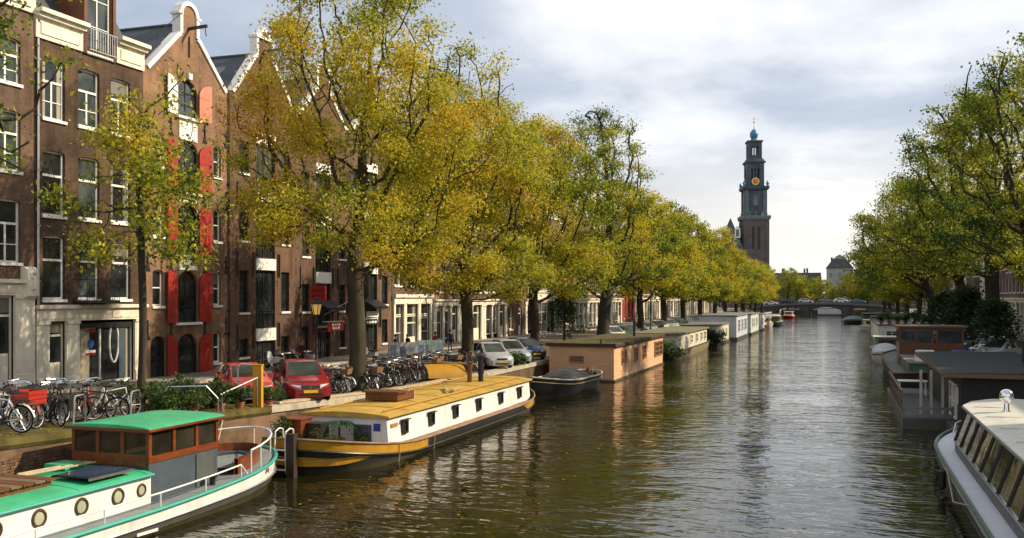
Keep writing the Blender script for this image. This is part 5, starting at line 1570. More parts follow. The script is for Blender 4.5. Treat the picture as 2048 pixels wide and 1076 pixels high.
pf = M('peach_window_wood', (0.36, 0.19, 0.10), 0.6)
pb = ark('peach orange boarded houseboat with a mossy flat roof', -17.9, -13.65, 60.6, 78.5, 2.28, PEACH, GRASSROOF,
         [(2.2, 0.55, 0.95, 0.95, 'meet'), (3.0, 0.5, 0.95, 0.95, 'plain'), (6.3, 1.1, 0.95, 0.95, 'cross'), (9.3, 1.1, 0.95, 0.95, 'cross'), (14.0, 1.5, 0.8, 1.15, 'cross'), (15.8, 1.5, 0.8, 1.15, 'cross')],
         [(-0.75, 0.95, 1.22, 0.42, 'meet')], True, 0.12, 0.14, pf)
mb = MB(); mb.box(-2.3, 2.3, -0.19, -0.15, 2.22, 2.44); mb.box(2.26, 2.31, -0.15, 18.05, 2.2, 2.37); mb.build('fascia_board', M('dark_brown_fascia', (0.05, 0.03, 0.02), 0.6), pb)
mb = MB()
mb.lathe([(0.09, 0), (0.09, 1.05), (0.13, 1.06), (0.13, 1.15), (0, 1.2)], (0.8, 13.0, 2.42), 10); mb.build('stove_pipe', BLACK, pb, True)
mb = MB(); mb.lathe([(0.05, 0), (0.05, 0.25), (0, 0.28)], (1.2, 0.4, 2.42), 8); mb.build('roof_vent', BLACK, pb)
cb = thing('houseboat_barge', 'cream cabin houseboat on a rust stained barge, past the peach houseboat', 'boat', (-15.3, 81.5, 0), 0, 'houseboats on the sunny side')
cp = profile(0, 25, 2.25, 3.2, 2.5, 30, 0.55, 0.5)
strip(cp, [(0.85, 0.93, lambda y: -0.5), (0.96, 0.98, lambda y: 0.2), (1, 1, lambda y: 0.78 + 0.25 * max(0, (y - 20) / 5) ** 2)], 'hull', M('hull_olive', (0.25, 0.21, 0.12), 0.6, var=0.3, grime=0.5), cb)
rail_tube(cp, 1.0, 1.0, lambda y: 0.78 + 0.25 * max(0, (y - 20) / 5) ** 2, 0.06, 'gunwale', TAR, cb); deck(cp, .98, .98, lambda y: 0.74, 'deck', ROOFGREY, cb)
mb = MB(); mb.box(-1.9, 1.95, 2.6, 22.0, 0.72, 2.12); mb.build('cabin', CREAMBOAT, cb)
mb = MB(); mb.box(-2.1, 2.15, 2.3, 22.3, 2.122, 2.28); mb.build('roof', M('roof_olive', (0.17, 0.16, 0.09), 0.85, var=0.3), cb)
for y in (3.1, 6.8, 10.3, 13.8, 17.2, 19.8): bwin(cb, (1.95, y, 1.05), 0, 1.0, 0.85, 'meet', WHITE, GLASS)
ark('small cream ark overgrown with creepers, past the cream barge', -16.8, -12.9, 108.0, 120.5, 2.2, CREAMBOAT, ROOFGREY, [(1, 0.9, 0.9, 0.9, 'meet'), (3.4, 0.9, 0.9, 0.9, 'meet'), (6, 0.9, 0.9, 0.9, 'meet'), (9, 1.2, 0.9, 0.9, 'cross')])
ark('tall pale blue boarded ark', -16.8, -12.2, 122.6, 137.5, 3.0, PALEBLUE, ROOFGREY, [(2, 2.0, 1.0, 1.6, 'cross'), (6.5, 1.6, 1.0, 1.6, 'cross'), (10.5, 2.2, 1.0, 1.6, 'cross')], [(0.6, 0.8, 1.2, 1.0, 'meet')], base=0.4)
ark('pale green white ark behind the tall blue one', -16.6, -12.0, 140.5, 154.0, 2.9, M('pale_green_boards', (0.55, 0.60, 0.52), 0.5), ROOFGREY, [(2, 1.0, 1.1, 1.3, 'meet'), (5, 1.0, 1.1, 1.3, 'meet'), (9, 1.6, 1.1, 1.3, 'cross')])
ark('low lilac white ark, last of the tall arks', -16.4, -12.0, 156.5, 166.0, 2.6, M('lilac_boards', (0.50, 0.48, 0.58), 0.5), ROOFGREY, [(1.5, 1.0, 1.0, 1.1, 'meet'), (5, 1.0, 1.0, 1.1, 'meet')])


def launch(label, X, Y, L, hb, m, cm, rz=0.0, cab=True, group='small boats', roof=None):
    t = thing('cabin_launch', label, 'boat', (X, Y, 0), rz, group)
    pr = profile(0, L, hb, L * 0.4, L * 0.2, 18, 0.7, 0.4)
    zf = lambda y: 0.7 + 0.35 * max(0, (y - L * 0.5) / (L * 0.5)) ** 2
    strip(pr, [(0.6, 0.9, lambda y: -0.3), (0.9, 0.96, lambda y: 0.1), (1, 1, zf)], 'hull', m, t); deck(pr, .98, .98, lambda y: zf(y) - 0.04, 'deck', WOODPALE, t)
    rail_tube(pr, 1, 1, zf, 0.05, 'gunwale', WOODBROWN, t)
    if cab:
        mb = MB(); mb.prism([(L * 0.25, 0.6), (L * 0.25, 1.7), (L * 0.55, 1.65), (L * 0.68, 0.7)], 'x', -hb * 0.7, hb * 0.7); mb.build('cabin', cm, t)
        mb = MB(); mb.box(-hb * .78, hb * .78, L * 0.22, L * 0.58, 1.71, 1.78); mb.build('cabin_roof', roof or WHITE, t)
        for s, rzz in ((hb * 0.7, 0),): bwin(t, (s, L * 0.3, 1.1), rzz, L * 0.2, 0.42, 'cross', WOODBROWN, GLASS)
        bwin(t, (-hb * 0.5, L * 0.25, 1.1), -math.pi / 2, hb, 0.42, 'cross', WOODBROWN, GLASS)
    else:
        mb = MB(); mb.loft([[(hb * .9 * math.cos(q), y, 0.75 + hh * math.sin(q)) for q in [math.pi * k / 8 for k in range(9)]] for y, hh in ((L * 0.1, 0.2), (L * 0.3, 0.7), (L * 0.7, 0.7), (L * 0.92, 0.2))], cap0=True, cap1=True); mb.build('cover', cm, t, True)
    return t


launch('small brown launch with a pale stern, past the lilac ark', -13.2, 169, 8, 1.2, WOODBROWN, CREAMBOAT)
launch('white launch beyond the small brown one', -13.0, 179, 8.5, 1.3, BOATWHITE, CREAMBOAT)
launch('dark green tug moored past the white launch', -12.6, 190, 14, 1.9, M('dark_green_hull', (0.03, 0.07, 0.05), 0.5), M('cabin_green', (0.06, 0.12, 0.09), 0.5))
launch('low black launch past the dark green tug', -13.6, 207, 11, 1.6, TAR, CREAMBOAT)
launch('tan covered boat moored before the bridge', -14.5, 222, 10, 1.7, M('tan_hull', (0.3, 0.24, 0.14), 0.6), M('tan_tarp', (0.36, 0.32, 0.2), 0.8), cab=False)
launch('red hulled launch lying under the left arch of the bridge', -12.5, 252, 9, 1.5, SIGNRED, WHITE)

# --- tour boat on the shaded side
tb = thing('tour_boat', 'glass sided tour boat with a cream roof and a chrome lamp', 'boat', (5.2, 21.0, 0))
tp = profile(-16, 16.6, 2.42, 5.2, 2.0, 40, 0.62, 0.5)
zt = lambda y: 0.72 + 0.28 * max(0, (y - 8) / 8.6) ** 2
strip(tp, [(0.86, 0.95, lambda y: -0.4), (0.95, 0.985, lambda y: 0.15), (0.98, 0.994, lambda y: zt(y) - 0.32)], 'hull', TOURGREEN, tb)
strip(tp, [(0.98, 0.994, lambda y: zt(y) - 0.32), (1, 1, lambda y: zt(y) - 0.02)], 'hull_band', M('tour_hull_grey', (0.42, 0.44, 0.42), 0.5, grime=0.3), tb)
rail_tube(tp, 1.005, 1.001, lambda y: zt(y), 0.06, 'gunwale', TOURGREEN, tb); rail_tube(tp, 0.99, 0.996, lambda y: zt(y) - 0.34, 0.045, 'rubbing_strake', IRON, tb)
deck(tp, 0.985, 0.99, lambda y: zt(y) - 0.03, 'deck', TOURDECK, tb)
hx0, hx1, zr, yf = 1.92, 1.60, 2.08, 13.6
front0 = [(-hx0, -15.5), (-hx0, yf - 2.2), (-hx0 * 0.62, yf - 0.3), (hx0 * 0.62, yf - 0.3), (hx0, yf - 2.2), (hx0, -15.5)]
front1 = [(-hx1, -15.5), (-hx1, yf - 2.6), (-hx1 * 0.6, yf - 0.9), (hx1 * 0.6, yf - 0.9), (hx1, yf - 2.6), (hx1, -15.5)]
mb = MB(); mb.loft([[(x, y, 0.66) for x, y in front0], [(x, y, 1.02) for x, y in front0]]); mb.build('coaming', M('tour_coaming', (0.09, 0.09, 0.085), 0.5), tb)
TG = glass_mat('tour_boat_glass', (0.012, 0.018, 0.014), 0.04)


def wall_pts(f0, f1, a, b, z0=1.02, z1=zr):
    return [Vector((*f0[a], z0)), Vector((*f0[b], z0)), Vector((*f1[b], z1)), Vector((*f1[a], z1))]


frm = MB()
segs = []
for side in (0, 4):
    a, b_ = (0, 1) if side == 0 else (4, 5)
    n = 19
    P0, P1 = Vector((*front0[a], 1.02)), Vector((*front0[b_], 1.02)); Q0, Q1 = Vector((*front1[a], zr)), Vector((*front1[b_], zr))
    for k in range(n):
        segs.append((P0.lerp(P1, k / n), P0.lerp(P1, (k + 1) / n), Q0.lerp(Q1, (k + 1) / n), Q0.lerp(Q1, k / n)))
for a, b_, n in ((1, 2, 2), (2, 3, 3), (3, 4, 2)):
    P0, P1 = Vector((*front0[a], 1.02)), Vector((*front0[b_], 1.02)); Q0, Q1 = Vector((*front1[a], zr)), Vector((*front1[b_], zr))
    for k in range(n): segs.append((P0.lerp(P1, k / n), P0.lerp(P1, (k + 1) / n), Q0.lerp(Q1, (k + 1) / n), Q0.lerp(Q1, k / n)))
for p0, p1, q1, q0 in segs:
    mb = MB(); c = (p0 + p1 + q0 + q1) / 4
    f_ = 0.955
    mb.face([c + (v - c) * f_ for v in (p0, p1, q1, q0)]); mb.build('window_pane', TG, tb)
    m1 = MB(); m1.bar(p0, q0, 0.07, 0.06); m1.build('mullion', M('tour_mullion', (0.03, 0.025, 0.022), 0.5) if 'tour_mullion' not in bpy.data.materials else bpy.data.materials['tour_mullion'], tb)
mb = MB()
for seq in (front0,):
    for a, b_ in zip(seq, seq[1:]): mb.bar((*a, 1.03), (*b_, 1.03), 0.08, 0.05)
for a, b_ in zip(front0, front0[1:]):
    va, vb = Vector((*a, 1.32)), Vector((*b_, 1.32)); va.x *= 0.945; vb.x *= 0.945
mb.build('window_sill', STEEL, tb)
roofp = [(-hx1 - 0.16, -15.7), (-hx1 - 0.16, yf - 2.7), (-hx1 * 0.86, yf - 1.35), (-hx1 * 0.5, yf - 0.55), (0, yf - 0.32), (hx1 * 0.5, yf - 0.55), (hx1 * 0.86, yf - 1.35), (hx1 + 0.16, yf - 2.7), (hx1 + 0.16, -15.7)]
mb = MB()
r0 = [(x, y, zr + 0.003) for x, y in roofp]; r1 = [(x, y, zr + 0.085) for x, y in roofp]
r2 = [(x * 0.9, y if y < 0 else y - 0.18, zr + 0.115) for x, y in roofp]; r3 = [(x * 0.4, y if y < 0 else y - 0.7, zr + 0.145) for x, y in roofp]
for k in range(10): pass
mb.loft([r0, r1, r2, r3], closed=True); mb.face(list(reversed(r0))); mb.face(r3)
mb.build('roof', TOURWHITE, tb, True)
mb = MB(); mb.tube([(x * 1.005, y + 0.01, zr + 0.03) for x, y in roofp], 0.028, 6); mb.build('roof_edge', TOURGREEN, tb, True)
mb = MB(); mb.lathe([(0.10, 0), (0.075, 0.05), (0.06, 0.26), (0.10, 0.3), (0.0, 0.33)], (-0.85, 9.0, zr + 0.12), 12)
for k in range(1): mb.box(-0.95, -0.75, 8.9, 9.1, zr + 0.1, zr + 0.15)
lamp_ = mb.build('lamp_stand', CHROME, tb, True)
mb = MB(); mb.lathe([(0.0, -0.19)] + [(0.19 * math.cos(t), 0.19 * math.sin(t)) for t in [math.pi * (k - 5) / 10 for k in range(1, 10)]] + [(0.0, 0.19)], (-0.85, 9.0, zr + 0.58), 18); mb.build('lamp_ball', CHROME, lamp_, True)
mb = MB(); mb.lathe([(0.09, 0), (0.075, 0.5), (0.1, 0.52), (0.0, 0.62)], (-1.42, 12.4, 1.0), 10); mb.build('bollard', WHITE, tb, True)
mb = MB(); mb.tube([(-1.75, 13.6, 0.98), (-1.6, 14.2, 1.25), (-1.1, 15.2, 1.3), (-0.4, 16.2, 1.3)], 0.025, 6)
for p_ in ((-1.6, 14.2), (-1.1, 15.2), (-0.45, 16.15)): mb.tube([(p_[0], p_[1], 0.9), (p_[0], p_[1], 1.28)], 0.022, 6)
mb.build('bow_rail', STEEL, tb, True)
mb = MB(); mb.tube([(-2.47, 8.0, 0.75), (-2.55, 5.5, 0.3), (-2.5, 3.0, 0.72)], 0.02, 5); mb.build('fender_rope', WOODPALE, tb)
mb = MB(); mb.lathe([(0.0, -0.3), (0.1, -0.22), (0.1, 0.22), (0.0, 0.3)], (-2.58, 8.0, 0.42), 10); mb.build('fender', BLACK, tb, True)

for k in range(11):
    mb = MB(); mb.box(-1.55, 1.55, -14 + k * 2.4, -14 + k * 2.4 + 0.05, zr + 0.135, zr + 0.15); mb.box(-1.62, -1.56, -14 + k * 2.4, -14 + k * 2.4 + .05, zr + .09, zr + .115); mb.build('roof_seam', STEEL, tb)
for y in (2.0, -3.0, 6.0):
    mb = MB(); mb.lathe([(0.16, 0), (0.16, 0.08), (0.22, 0.1), (0.2, 0.17), (0.0, 0.2)], (0.1, y, zr + 0.135), 14); mb.build('roof_vent', STEEL, tb, True)


def rope(label, a, b_, sag=0.3):
    t = thing('mooring_rope', label, 'rope', a, 0, 'mooring ropes')
    d = Vector(b_) - Vector(a); mb = MB()
    mb.tube([(d.x * u, d.y * u, d.z * u - sag * 4 * u * (1 - u)) for u in [k / 12 for k in range(13)]], 0.022, 6); mb.build('strand', WOODPALE, t)
    mb = MB(); mb.tube([(0.1 * math.cos(q), 0.1 * math.sin(q), 0.0) for q in [2 * math.pi * k / 10 for k in range(10)]], 0.022, 5, closed=True); mb.build('loop', WOODPALE, t)


rope('slack rope from the stern of the green roofed boat to the quay', (-17.2, 23.9, 1.0), (-18.7, 26.6, 1.75))
rope('slack rope from the bow of the yellow barge to the quay', (-16.4, 45.6, 1.0), (-18.7, 48.0, 1.22))
rope('slack rope from the bow of the black sloop to the quay', (-15.3, 48.9, 1.15), (-18.6, 50.2, 1.22))

# --- dark houseboat with terrace
dh = thing('houseboat', 'black boarded houseboat with a wide dark slatted roof and a white framed terrace door', 'boat', (6.3, 41.0, 0), 0, 'houseboats on the shaded side')
mb = MB(); mb.box(-3.9, -2.3, 2.0, 16.4, -0.5, 0.42); mb.box(-2.299, 2.2, -1.6, 16.4, -0.5, 0.42); mb.build('pontoon', HULLGREY, dh)
mb = MB(); mb.box(-1.9, 2.15, 0.4, 15.6, 0.43, 2.3); mb.build('cabin', DARKBOARD, dh)
mb = MB(); mb.prism([(-2.5, 2.32), (2.3, 2.32), (2.3, 2.50), (-2.5, 2.44)], 'y', -0.1, 16.0); rf = mb.build('roof', ROOFFELT, dh)
me = MB().prism([(-2.49, 2.445), (2.3, 2.505), (2.3, 2.53), (-2.49, 2.47)], 'y', 0.0, 0.5).mesh('roof_strip', ROOFFELT)
for k in range(26): link('roof_strip', me, rf, (0, 0.0 + k * 0.61, 0.002))
mb = MB(); mb.box(-2.53, -2.502, -0.1, 16.0, 2.30, 2.46); mb.box(-2.53, 2.3, -0.13, -0.102, 2.30, 2.46); mb.build('fascia_board', WOOD, dh)
bwin(dh, (0.5, 0.4, 1.35), -math.pi / 2, 1.5, 0.7, 'cross', M('pale_teal_frame', (0.3, 0.42, 0.42), 0.5), GLASS3)
for y, w in ((1.6, 1.1), (2.8, 1.1)):
    o = bwin(dh, (-1.9, y + w, 0.5), math.pi, w, 1.42, 'meet', WHITE, GLASS); 
mb = MB(); mb.lathe([(0.09, 0), (0.09, 0.9), (0.14, 0.92), (0.14, 1.0), (0, 1.05)], (1.2, 6.0, 2.5), 10); mb.lathe([(0.2, 0), (0.12, 0.05)], (1.2, 6.0, 2.53), 10); mb.build('stove_pipe', BLACK, dh, True)
me = MB().box(-3.9, -1.92, 0, 0.16, 0.425, 0.46).mesh('deck_board', M('deck_board_grey', (0.11, 0.105, 0.095), 0.8, var=0.3))
for k in range(60): link('deck_board', me, dh, (0, 2.1 + k * 0.185 + 0.0, 0))
me = MB().box(-1.9, 2.15, 0, 0.16, 0.425, 0.46).mesh('deck_board', bpy.data.materials['deck_board_grey'])
for k in range(10): link('deck_board', me, dh, (0, -1.55 + k * 0.185, 0))
for k in range(8):
    mb = MB(); mb.box(-3.86, -3.80, 4.0 + k * 1.5, 4.06 + k * 1.5, 0.46, 1.35); mb.build('rail_post', WOOD, dh)
mb = MB(); mb.box(-3.88, -3.78, 3.9, 15.0, 1.351, 1.41); mb.box(-3.85, -3.81, 4.0, 14.9, 0.9, 0.96); mb.build('handrail', WOOD, dh)
mb = MB(); mb.box(-3.86, -1.95, 2.2, 2.3, 0.46, 0.56); mb.box(-3.86, -1.95, 2.2, 2.28, 0.8, 0.88); 
for x in (-3.84, -2.9, -2.0): mb.box(x - 0.05, x + 0.05, 2.19, 2.29, 0.46, 0.95)
mb.build('low_gate', ROOFGREY, dh)
for x in (-3.1, -2.7, -2.25):
    mb = MB(); mb.box(x - 0.05, x + 0.05, 3.55, 3.65, 0.46, 2.31); mb.build('porch_post', M('weathered_white', (0.42, 0.42, 0.40), 0.7, grime=0.4) if 'weathered_white' not in bpy.data.materials else bpy.data.materials['weathered_white'], dh)
mb = MB(); mb.box(-1.97, -1.93, 0.9, 1.1, 1.2, 1.85); mb.build('name_board', WHITE, dh)
mb = MB(); mb.tube([(-2.2 + 0.28 * math.cos(q), -1.7, 0.1 + 0.28 * math.sin(q)) for q in [2 * math.pi * k / 16 for k in range(16)]], 0.09, 8, closed=True); mb.build('tyre_fender', RUBBER, dh, True)
DARKPLANT = 1
tt = thing('garden_table', 'white plastic table on the terrace of the black houseboat', 'table', (3.4, 53.0, 0.46))
mb = MB(); mb.box(-0.7, 0.7, -0.5, 0.5, 0.7, 0.74); mb.build('table_top', WHITE, tt)
for x in (-0.6, 0.6):
    for y in (-0.4, 0.4): mb = MB(); mb.box(x - 0.03, x + 0.03, y - 0.03, y + 0.03, 0.0, 0.7); mb.build('leg', WHITE, tt)
# --- barge with varnished wheelhouse
wbg = thing('houseboat_barge', 'dark barge with a varnished brown wheelhouse, past the black houseboat', 'boat', (5.6, 58.6, 0), 0, 'houseboats on the shaded side')
wp = profile(0, 25, 2.7, 4, 3, 30, 0.6, 0.5); zw = lambda y: 0.95 + 0.3 * max(0, (3 - y) / 3) ** 2 + 0.4 * max(0, (y - 20) / 5) ** 2
strip(wp, [(0.85, 0.94, lambda y: -0.4), (0.96, 0.98, lambda y: 0.2), (1, 1, zw)], 'hull', M('hull_dark_brown', (0.045, 0.035, 0.026), 0.6, grime=0.3), wbg)
rail_tube(wp, 1, 1, zw, 0.07, 'gunwale', WOOD, wbg); deck(wp, .98, .98, lambda y: zw(y) - 0.05, 'deck', ROOFGREY, wbg)
mb = MB(); mb.box(-1.9, 1.9, 2.0, 10.4, 0.9, 1.55); mb.build('cabin', TOURGREEN, wbg)
mb = MB(); mb.box(-2.0, 2.0, 1.9, 10.5, 1.552, 1.64); mb.build('cabin_roof', ROOFGREY, wbg)
mb = MB(); mb.box(-1.95, 1.95, 10.8, 10.86, 0.9, 2.4); mb.box(-1.95, 1.95, 13.9, 13.96, 0.9, 2.4); mb.box(-1.95, -1.89, 10.86, 13.9, 0.9, 2.4); mb.box(1.89, 1.95, 10.86, 13.9, 0.9, 2.4)
for x in (-1.9, -0.9, 0.1, 0.35, 1.9): mb.box(x - 0.07, x + 0.07, 10.79, 10.88, 2.4, 3.3)
for y in (10.83, 12.3, 13.9):
    for x in (-1.92, 1.92): mb.box(x - 0.05, x + 0.05, y - 0.06, y + 0.06, 2.4, 3.3)
mb.box(-1.97, 1.97, 10.76, 10.9, 3.2, 3.4); mb.box(-1.99, -1.85, 10.9, 13.96, 3.2, 3.4); mb.box(1.85, 1.99, 10.9, 13.96, 3.2, 3.4)
whh = mb.build('wheelhouse', WOODBROWN, wbg)
for a, b_ in ((-1.83, -0.97), (-0.83, 0.03), (0.42, 1.83)): mb = MB(); mb.box(a, b_, 10.82, 10.84, 2.41, 3.19); mb.build('pane', GLASS3, whh)
for a, b_ in ((10.9, 12.24), (12.36, 13.84)): mb = MB(); mb.box(-1.93, -1.91, a, b_, 2.41, 3.19); mb.build('pane', GLASS3, whh)
mb = MB(); mb.box(-2.2, 2.2, 10.5, 14.2, 3.402, 3.5); mb.build('wheelhouse_roof', WOOD, wbg)
for i, (x, y, m_, lb) in enumerate(((-0.9, 3.6, WHITE, 'white locker box on the grey roof of the varnished wheelhouse barge'), (1.1, 4.0, BLUETARP, 'bundle under a blue tarpaulin beside the white locker box'))):
    bx = thing('deck_box' if i == 0 else 'tarpaulin_bundle', lb, 'box', (5.6 + x, 58.6 + y, 1.64))
    mb = MB(); mb.loft([[(-0.55, -.5, 0), (0.55, -.5, 0), (.55, .5, 0), (-.55, .5, 0)], [(-0.55, -.5, .5), (0.55, -.5, .5), (.55, .5, .5), (-.55, .5, .5)], [(-0.45, -.4, .62), (0.45, -.4, .62), (.45, .4, .62), (-.45, .4, .62)]], closed=True, cap0=True, cap1=True)
    mb.build('body', m_, bx, i == 1)
    mb = MB(); mb.box(-0.56, 0.56, -0.52, -0.505, 0.3, 0.34); mb.build('lid_strap', STEEL, bx)
launch('small boat with a white and grey canopy, ahead of the varnished wheelhouse barge', 3.6, 84.8, 7, 1.2, BOATWHITE, M('canopy_grey', (0.48, 0.50, 0.52), 0.6), cab=False, group='small boats on the shaded side')
launch('pale blue cabin boat behind the white canopied boat', 4.0, 93.5, 8, 1.5, M('blue_white_hull', (0.4, 0.48, 0.52), 0.5), M('teal_cabin', (0.20, 0.32, 0.34), 0.5), group='small boats on the shaded side')
ark('white houseboat with a row of plants on its roof', 3.6, 8.0, 106.0, 121.0, 2.5, WHITE, ROOFGREY, [], [(-1.5, 1.2, 1.2, 0.8, 'cross'), (0.5, 1.2, 1.2, 0.8, 'cross')], group='houseboats on the shaded side')
life_ring(bpy.data.objects[[o.name for o in bpy.data.objects if o.get('label') == 'white houseboat with a row of plants on its roof'][0]], (0.0, -0.05, 1.9), 0.3, -math.pi / 2)
for i in range(6): shrub('shrub in a pot on the white houseboat roof, %s from the canal side' % ORD[i], (3.9 + i * 0.78, 106.8, 2.64), i, 0.9, True, group='pots on the white houseboat roof')
ark('pale houseboat with a dark roof behind the plant roofed one', 3.8, 8.0, 125, 139, 2.4, CREAMBOAT, ROOFFELT, [], [(-1.4, 1.2, 1.0, 0.9, 'cross'), (0.4, 1.2, 1.0, 0.9, 'cross')], group='houseboats on the shaded side')
ark('brown boarded houseboat further down the shaded side', 4.2, 8.2, 143, 158, 2.5, WOOD, ROOFFELT, [], [(-1.0, 1.2, 1.0, 0.9, 'cross')], group='houseboats on the shaded side')
launch('white launch further down the shaded side', 4.6, 163, 10, 1.6, BOATWHITE, CREAMBOAT, group='small boats on the shaded side')
ark('grey houseboat before the dark green tarpaulin barge', 3.6, 7.8, 177, 192, 2.4, BRICK_GREY, ROOFFELT, [], [(-1.0, 1.2, 1.0, 0.9, 'cross')], group='houseboats on the shaded side')
launch('dark green barge under a green tarpaulin, last before the bridge on the shaded side', 2.6, 205, 18, 2.3, TOURGREEN, M('green_tarp', (0.02, 0.075, 0.06), 0.6), cab=False, group='small boats on the shaded side')


# ------------------------------------------------------------------ cars
def car_paint(name, col, rough=0.22, metal=0.0):
    return M(name, col, rough, metal, var=0.08, scale=1.5, grime=0.06, spec=0.5, coat=0.5)


CGLASS = glass_mat('car_glass', (0.035, 0.045, 0.045), 0.04)
BUMPER = M('bumper_plastic', (0.03, 0.03, 0.032), 0.6)
TAIL = M('tail_lamp', (0.35, 0.02, 0.02), 0.2)


def make_car(label, paint, loc, rz, L=3.9, w=0.84, H=1.48, kind='hatch', group=None, bumper=None, plate=True):
    """nose towards -y; root on the ground"""
    t = thing('parked_car', label, 'car', loc, rz, group)
    zb = 0.22
    y0, y1 = -L / 2, L / 2
    # y, width factor, belt z, top z, top width factor
    cab0 = y0 + L * 0.25
    if kind == 'hatch':
        st = [(y0, 0.72, 0.56, 0.60, 0.66), (y0 + 0.12, 0.90, 0.66, 0.71, 0.80), (y0 + 0.45, 0.97, 0.74, 0.82, 0.82), (cab0, 1.0, 0.86, 0.95, 0.84), (cab0 + L * 0.185, 1.0, 0.89, H - 0.06, 0.70), (0.25, 1.0, 0.91, H, 0.70),
              (y1 - 0.75, 1.0, 0.93, H - 0.04, 0.69), (y1 - 0.14, 0.96, 0.95, 1.04, 0.80), (y1, 0.88, 0.72, 0.76, 0.78)]
    else:
        st = [(y0, 0.72, 0.54, 0.58, 0.66), (y0 + 0.12, 0.90, 0.62, 0.67, 0.80), (y0 + 0.5, 0.97, 0.70, 0.77, 0.82), (cab0 + .1, 1.0, 0.80, 0.88, 0.84), (cab0 + L * 0.22, 1.0, 0.84, H - 0.05, 0.68), (0.3, 1.0, 0.86, H, 0.68),
              (y1 - 1.2, 1.0, 0.88, H - 0.08, 0.67), (y1 - 0.6, 0.98, 0.90, 0.97, 0.80), (y1, 0.88, 0.70, 0.80, 0.78)]
    secs = []
    for y, f, b_, tp, tf in st:
        x = w * f
        half = [(x * 0.90, zb), (x, zb + 0.16), (x * 1.0, (zb + b_) / 2), (x * 0.975, b_), (w * tf * (f if tp - b_ < .2 else 1), tp - 0.03), (w * tf * 0.93 * (f if tp - b_ < .2 else 1), tp)]
        secs.append([(a, y, z) for a, z in half] + [(-a, y, z) for a, z in reversed(half)])
    mb = MB(); mb.loft(secs, closed=True, cap0=True, cap1=True)
    mb.build('body', paint, t, True)

    def quad(a, b_, i0, i1, inset, off, name):
        """glass panel laid over the body between section points"""
        pts = [Vector(secs[a][i0]), Vector(secs[b_][i0]), Vector(secs[b_][i1]), Vector(secs[a][i1])]
        c = sum(pts, Vector()) / 4; n = (pts[1] - pts[0]).cross(pts[3] - pts[0]).normalized()
        out = Vector((c.x, c.y * 0.3, c.z - 0.6))
        if n.dot(out) < 0: n = -n
        q = [c + (p - c) * inset + n * off for p in pts]
        m2 = MB(); m2.face(q); m2.face([p - n * off * 0.9 for p in reversed(q)]); 
        for i in range(4): m2.face([q[i], q[(i + 1) % 4], q[(i + 1) % 4] - n * off * .9, q[i] - n * off * .9])
        return m2.build(name, CGLASS, t)
    quad(3, 4, 5, 6, 0.95, 0.008, 'windscreen'); quad(6, 7, 5, 6, 0.88, 0.008, 'rear_window')
    for i0, i1 in ((3, 4), (8, 7)):
        quad(4, 5, i0, i1, 0.86, 0.012, 'side_window'); quad(5, 6, i0, i1, 0.86, 0.012, 'side_window')
        pts = [Vector(secs[3][i0]), Vector(secs[4][i0]), Vector(secs[4][i1])]
        c = sum(pts, Vector()) / 3; sgn = 1 if c.x > 0 else -1
        m2 = MB(); m2.face([c + (p - c) * 0.75 + Vector((0.014 * sgn, 0, 0.003)) for p in pts]); m2.build('quarter_window', CGLASS, t)
    mb = MB(); mb.prism([(-w * 0.86, y0 + 0.10), (-w * 0.66, y0 - 0.05), (w * 0.66, y0 - 0.05), (w * 0.86, y0 + 0.10), (w * 0.86, y0 + 0.2), (-w * .86, y0 + .2)], 'z', 0.24, 0.50); mb.build('front_bumper', bumper or paint, t)
    mb = MB(); mb.box(-w * 0.86, w * 0.86, y1 - 0.1, y1 + 0.05, 0.26, 0.52); mb.build('rear_bumper', bumper or paint, t)
    mb = MB(); mb.box(-w * 0.36, w * 0.36, y0 - 0.035, y0 + 0.05, 0.56, 0.645); gr = mb.build('grille', BLACK, t)
    mb = MB(); mb.box(-w * 0.34, w * 0.34, y0 - 0.045, y0 - 0.036, 0.59, 0.612); mb.build('grille_bar', CHROME, gr)
    mb = MB(); mb.prism([(0.06 * math.cos(a), 0.6 + 0.04 * math.sin(a)) for a in [2 * math.pi * k / 10 for k in range(10)]], 'y', y0 - 0.052, y0 - 0.046); mb.build('badge', CHROME, gr)
    mb = MB(); mb.box(-w * 0.5, w * 0.5, y0 - 0.056, y0 - 0.048, 0.29, 0.36); mb.build('air_intake', BLACK, t)
    for s in (-1, 1):
        mb = MB(); mb.loft([[(s * w * 0.42, y0 - 0.02, 0.545), (s * w * 0.42, y0 + 0.02, 0.67), (s * w * 0.80, y0 + 0.14, 0.70), (s * w * 0.80, y0 + 0.08, 0.56)], [(s * w * 0.42, y0 + 0.08, 0.545), (s * w * 0.42, y0 + 0.1, 0.66), (s * w * 0.8, y0 + 0.24, 0.69), (s * w * 0.8, y0 + 0.2, 0.56)]], closed=True, cap0=True, cap1=True)
        mb.build('headlight', HEADLAMP, t)
        mb = MB(); mb.box(s * w * 0.72 - 0.1, s * w * .72 + 0.1, y1 - 0.06, y1 + 0.03, 0.72, 0.92); mb.build('tail_light', TAIL, t)
        mb = MB(); mb.obox((s * (w + 0.09), cab0 + 0.42, 0.98), (0.18, 0.11, 0.13)); mb.bar((s * w * .93, cab0 + .42, 0.93), (s * (w + .05), cab0 + .42, 0.95), 0.04); mb.build('wing_mirror', paint, t)
    if plate:
        mb = MB(); mb.box(-0.26, 0.26, y0 - 0.072, y0 - 0.057, 0.385, 0.49); mb.build('number_plate', PLATE, t)
    global _WHEEL
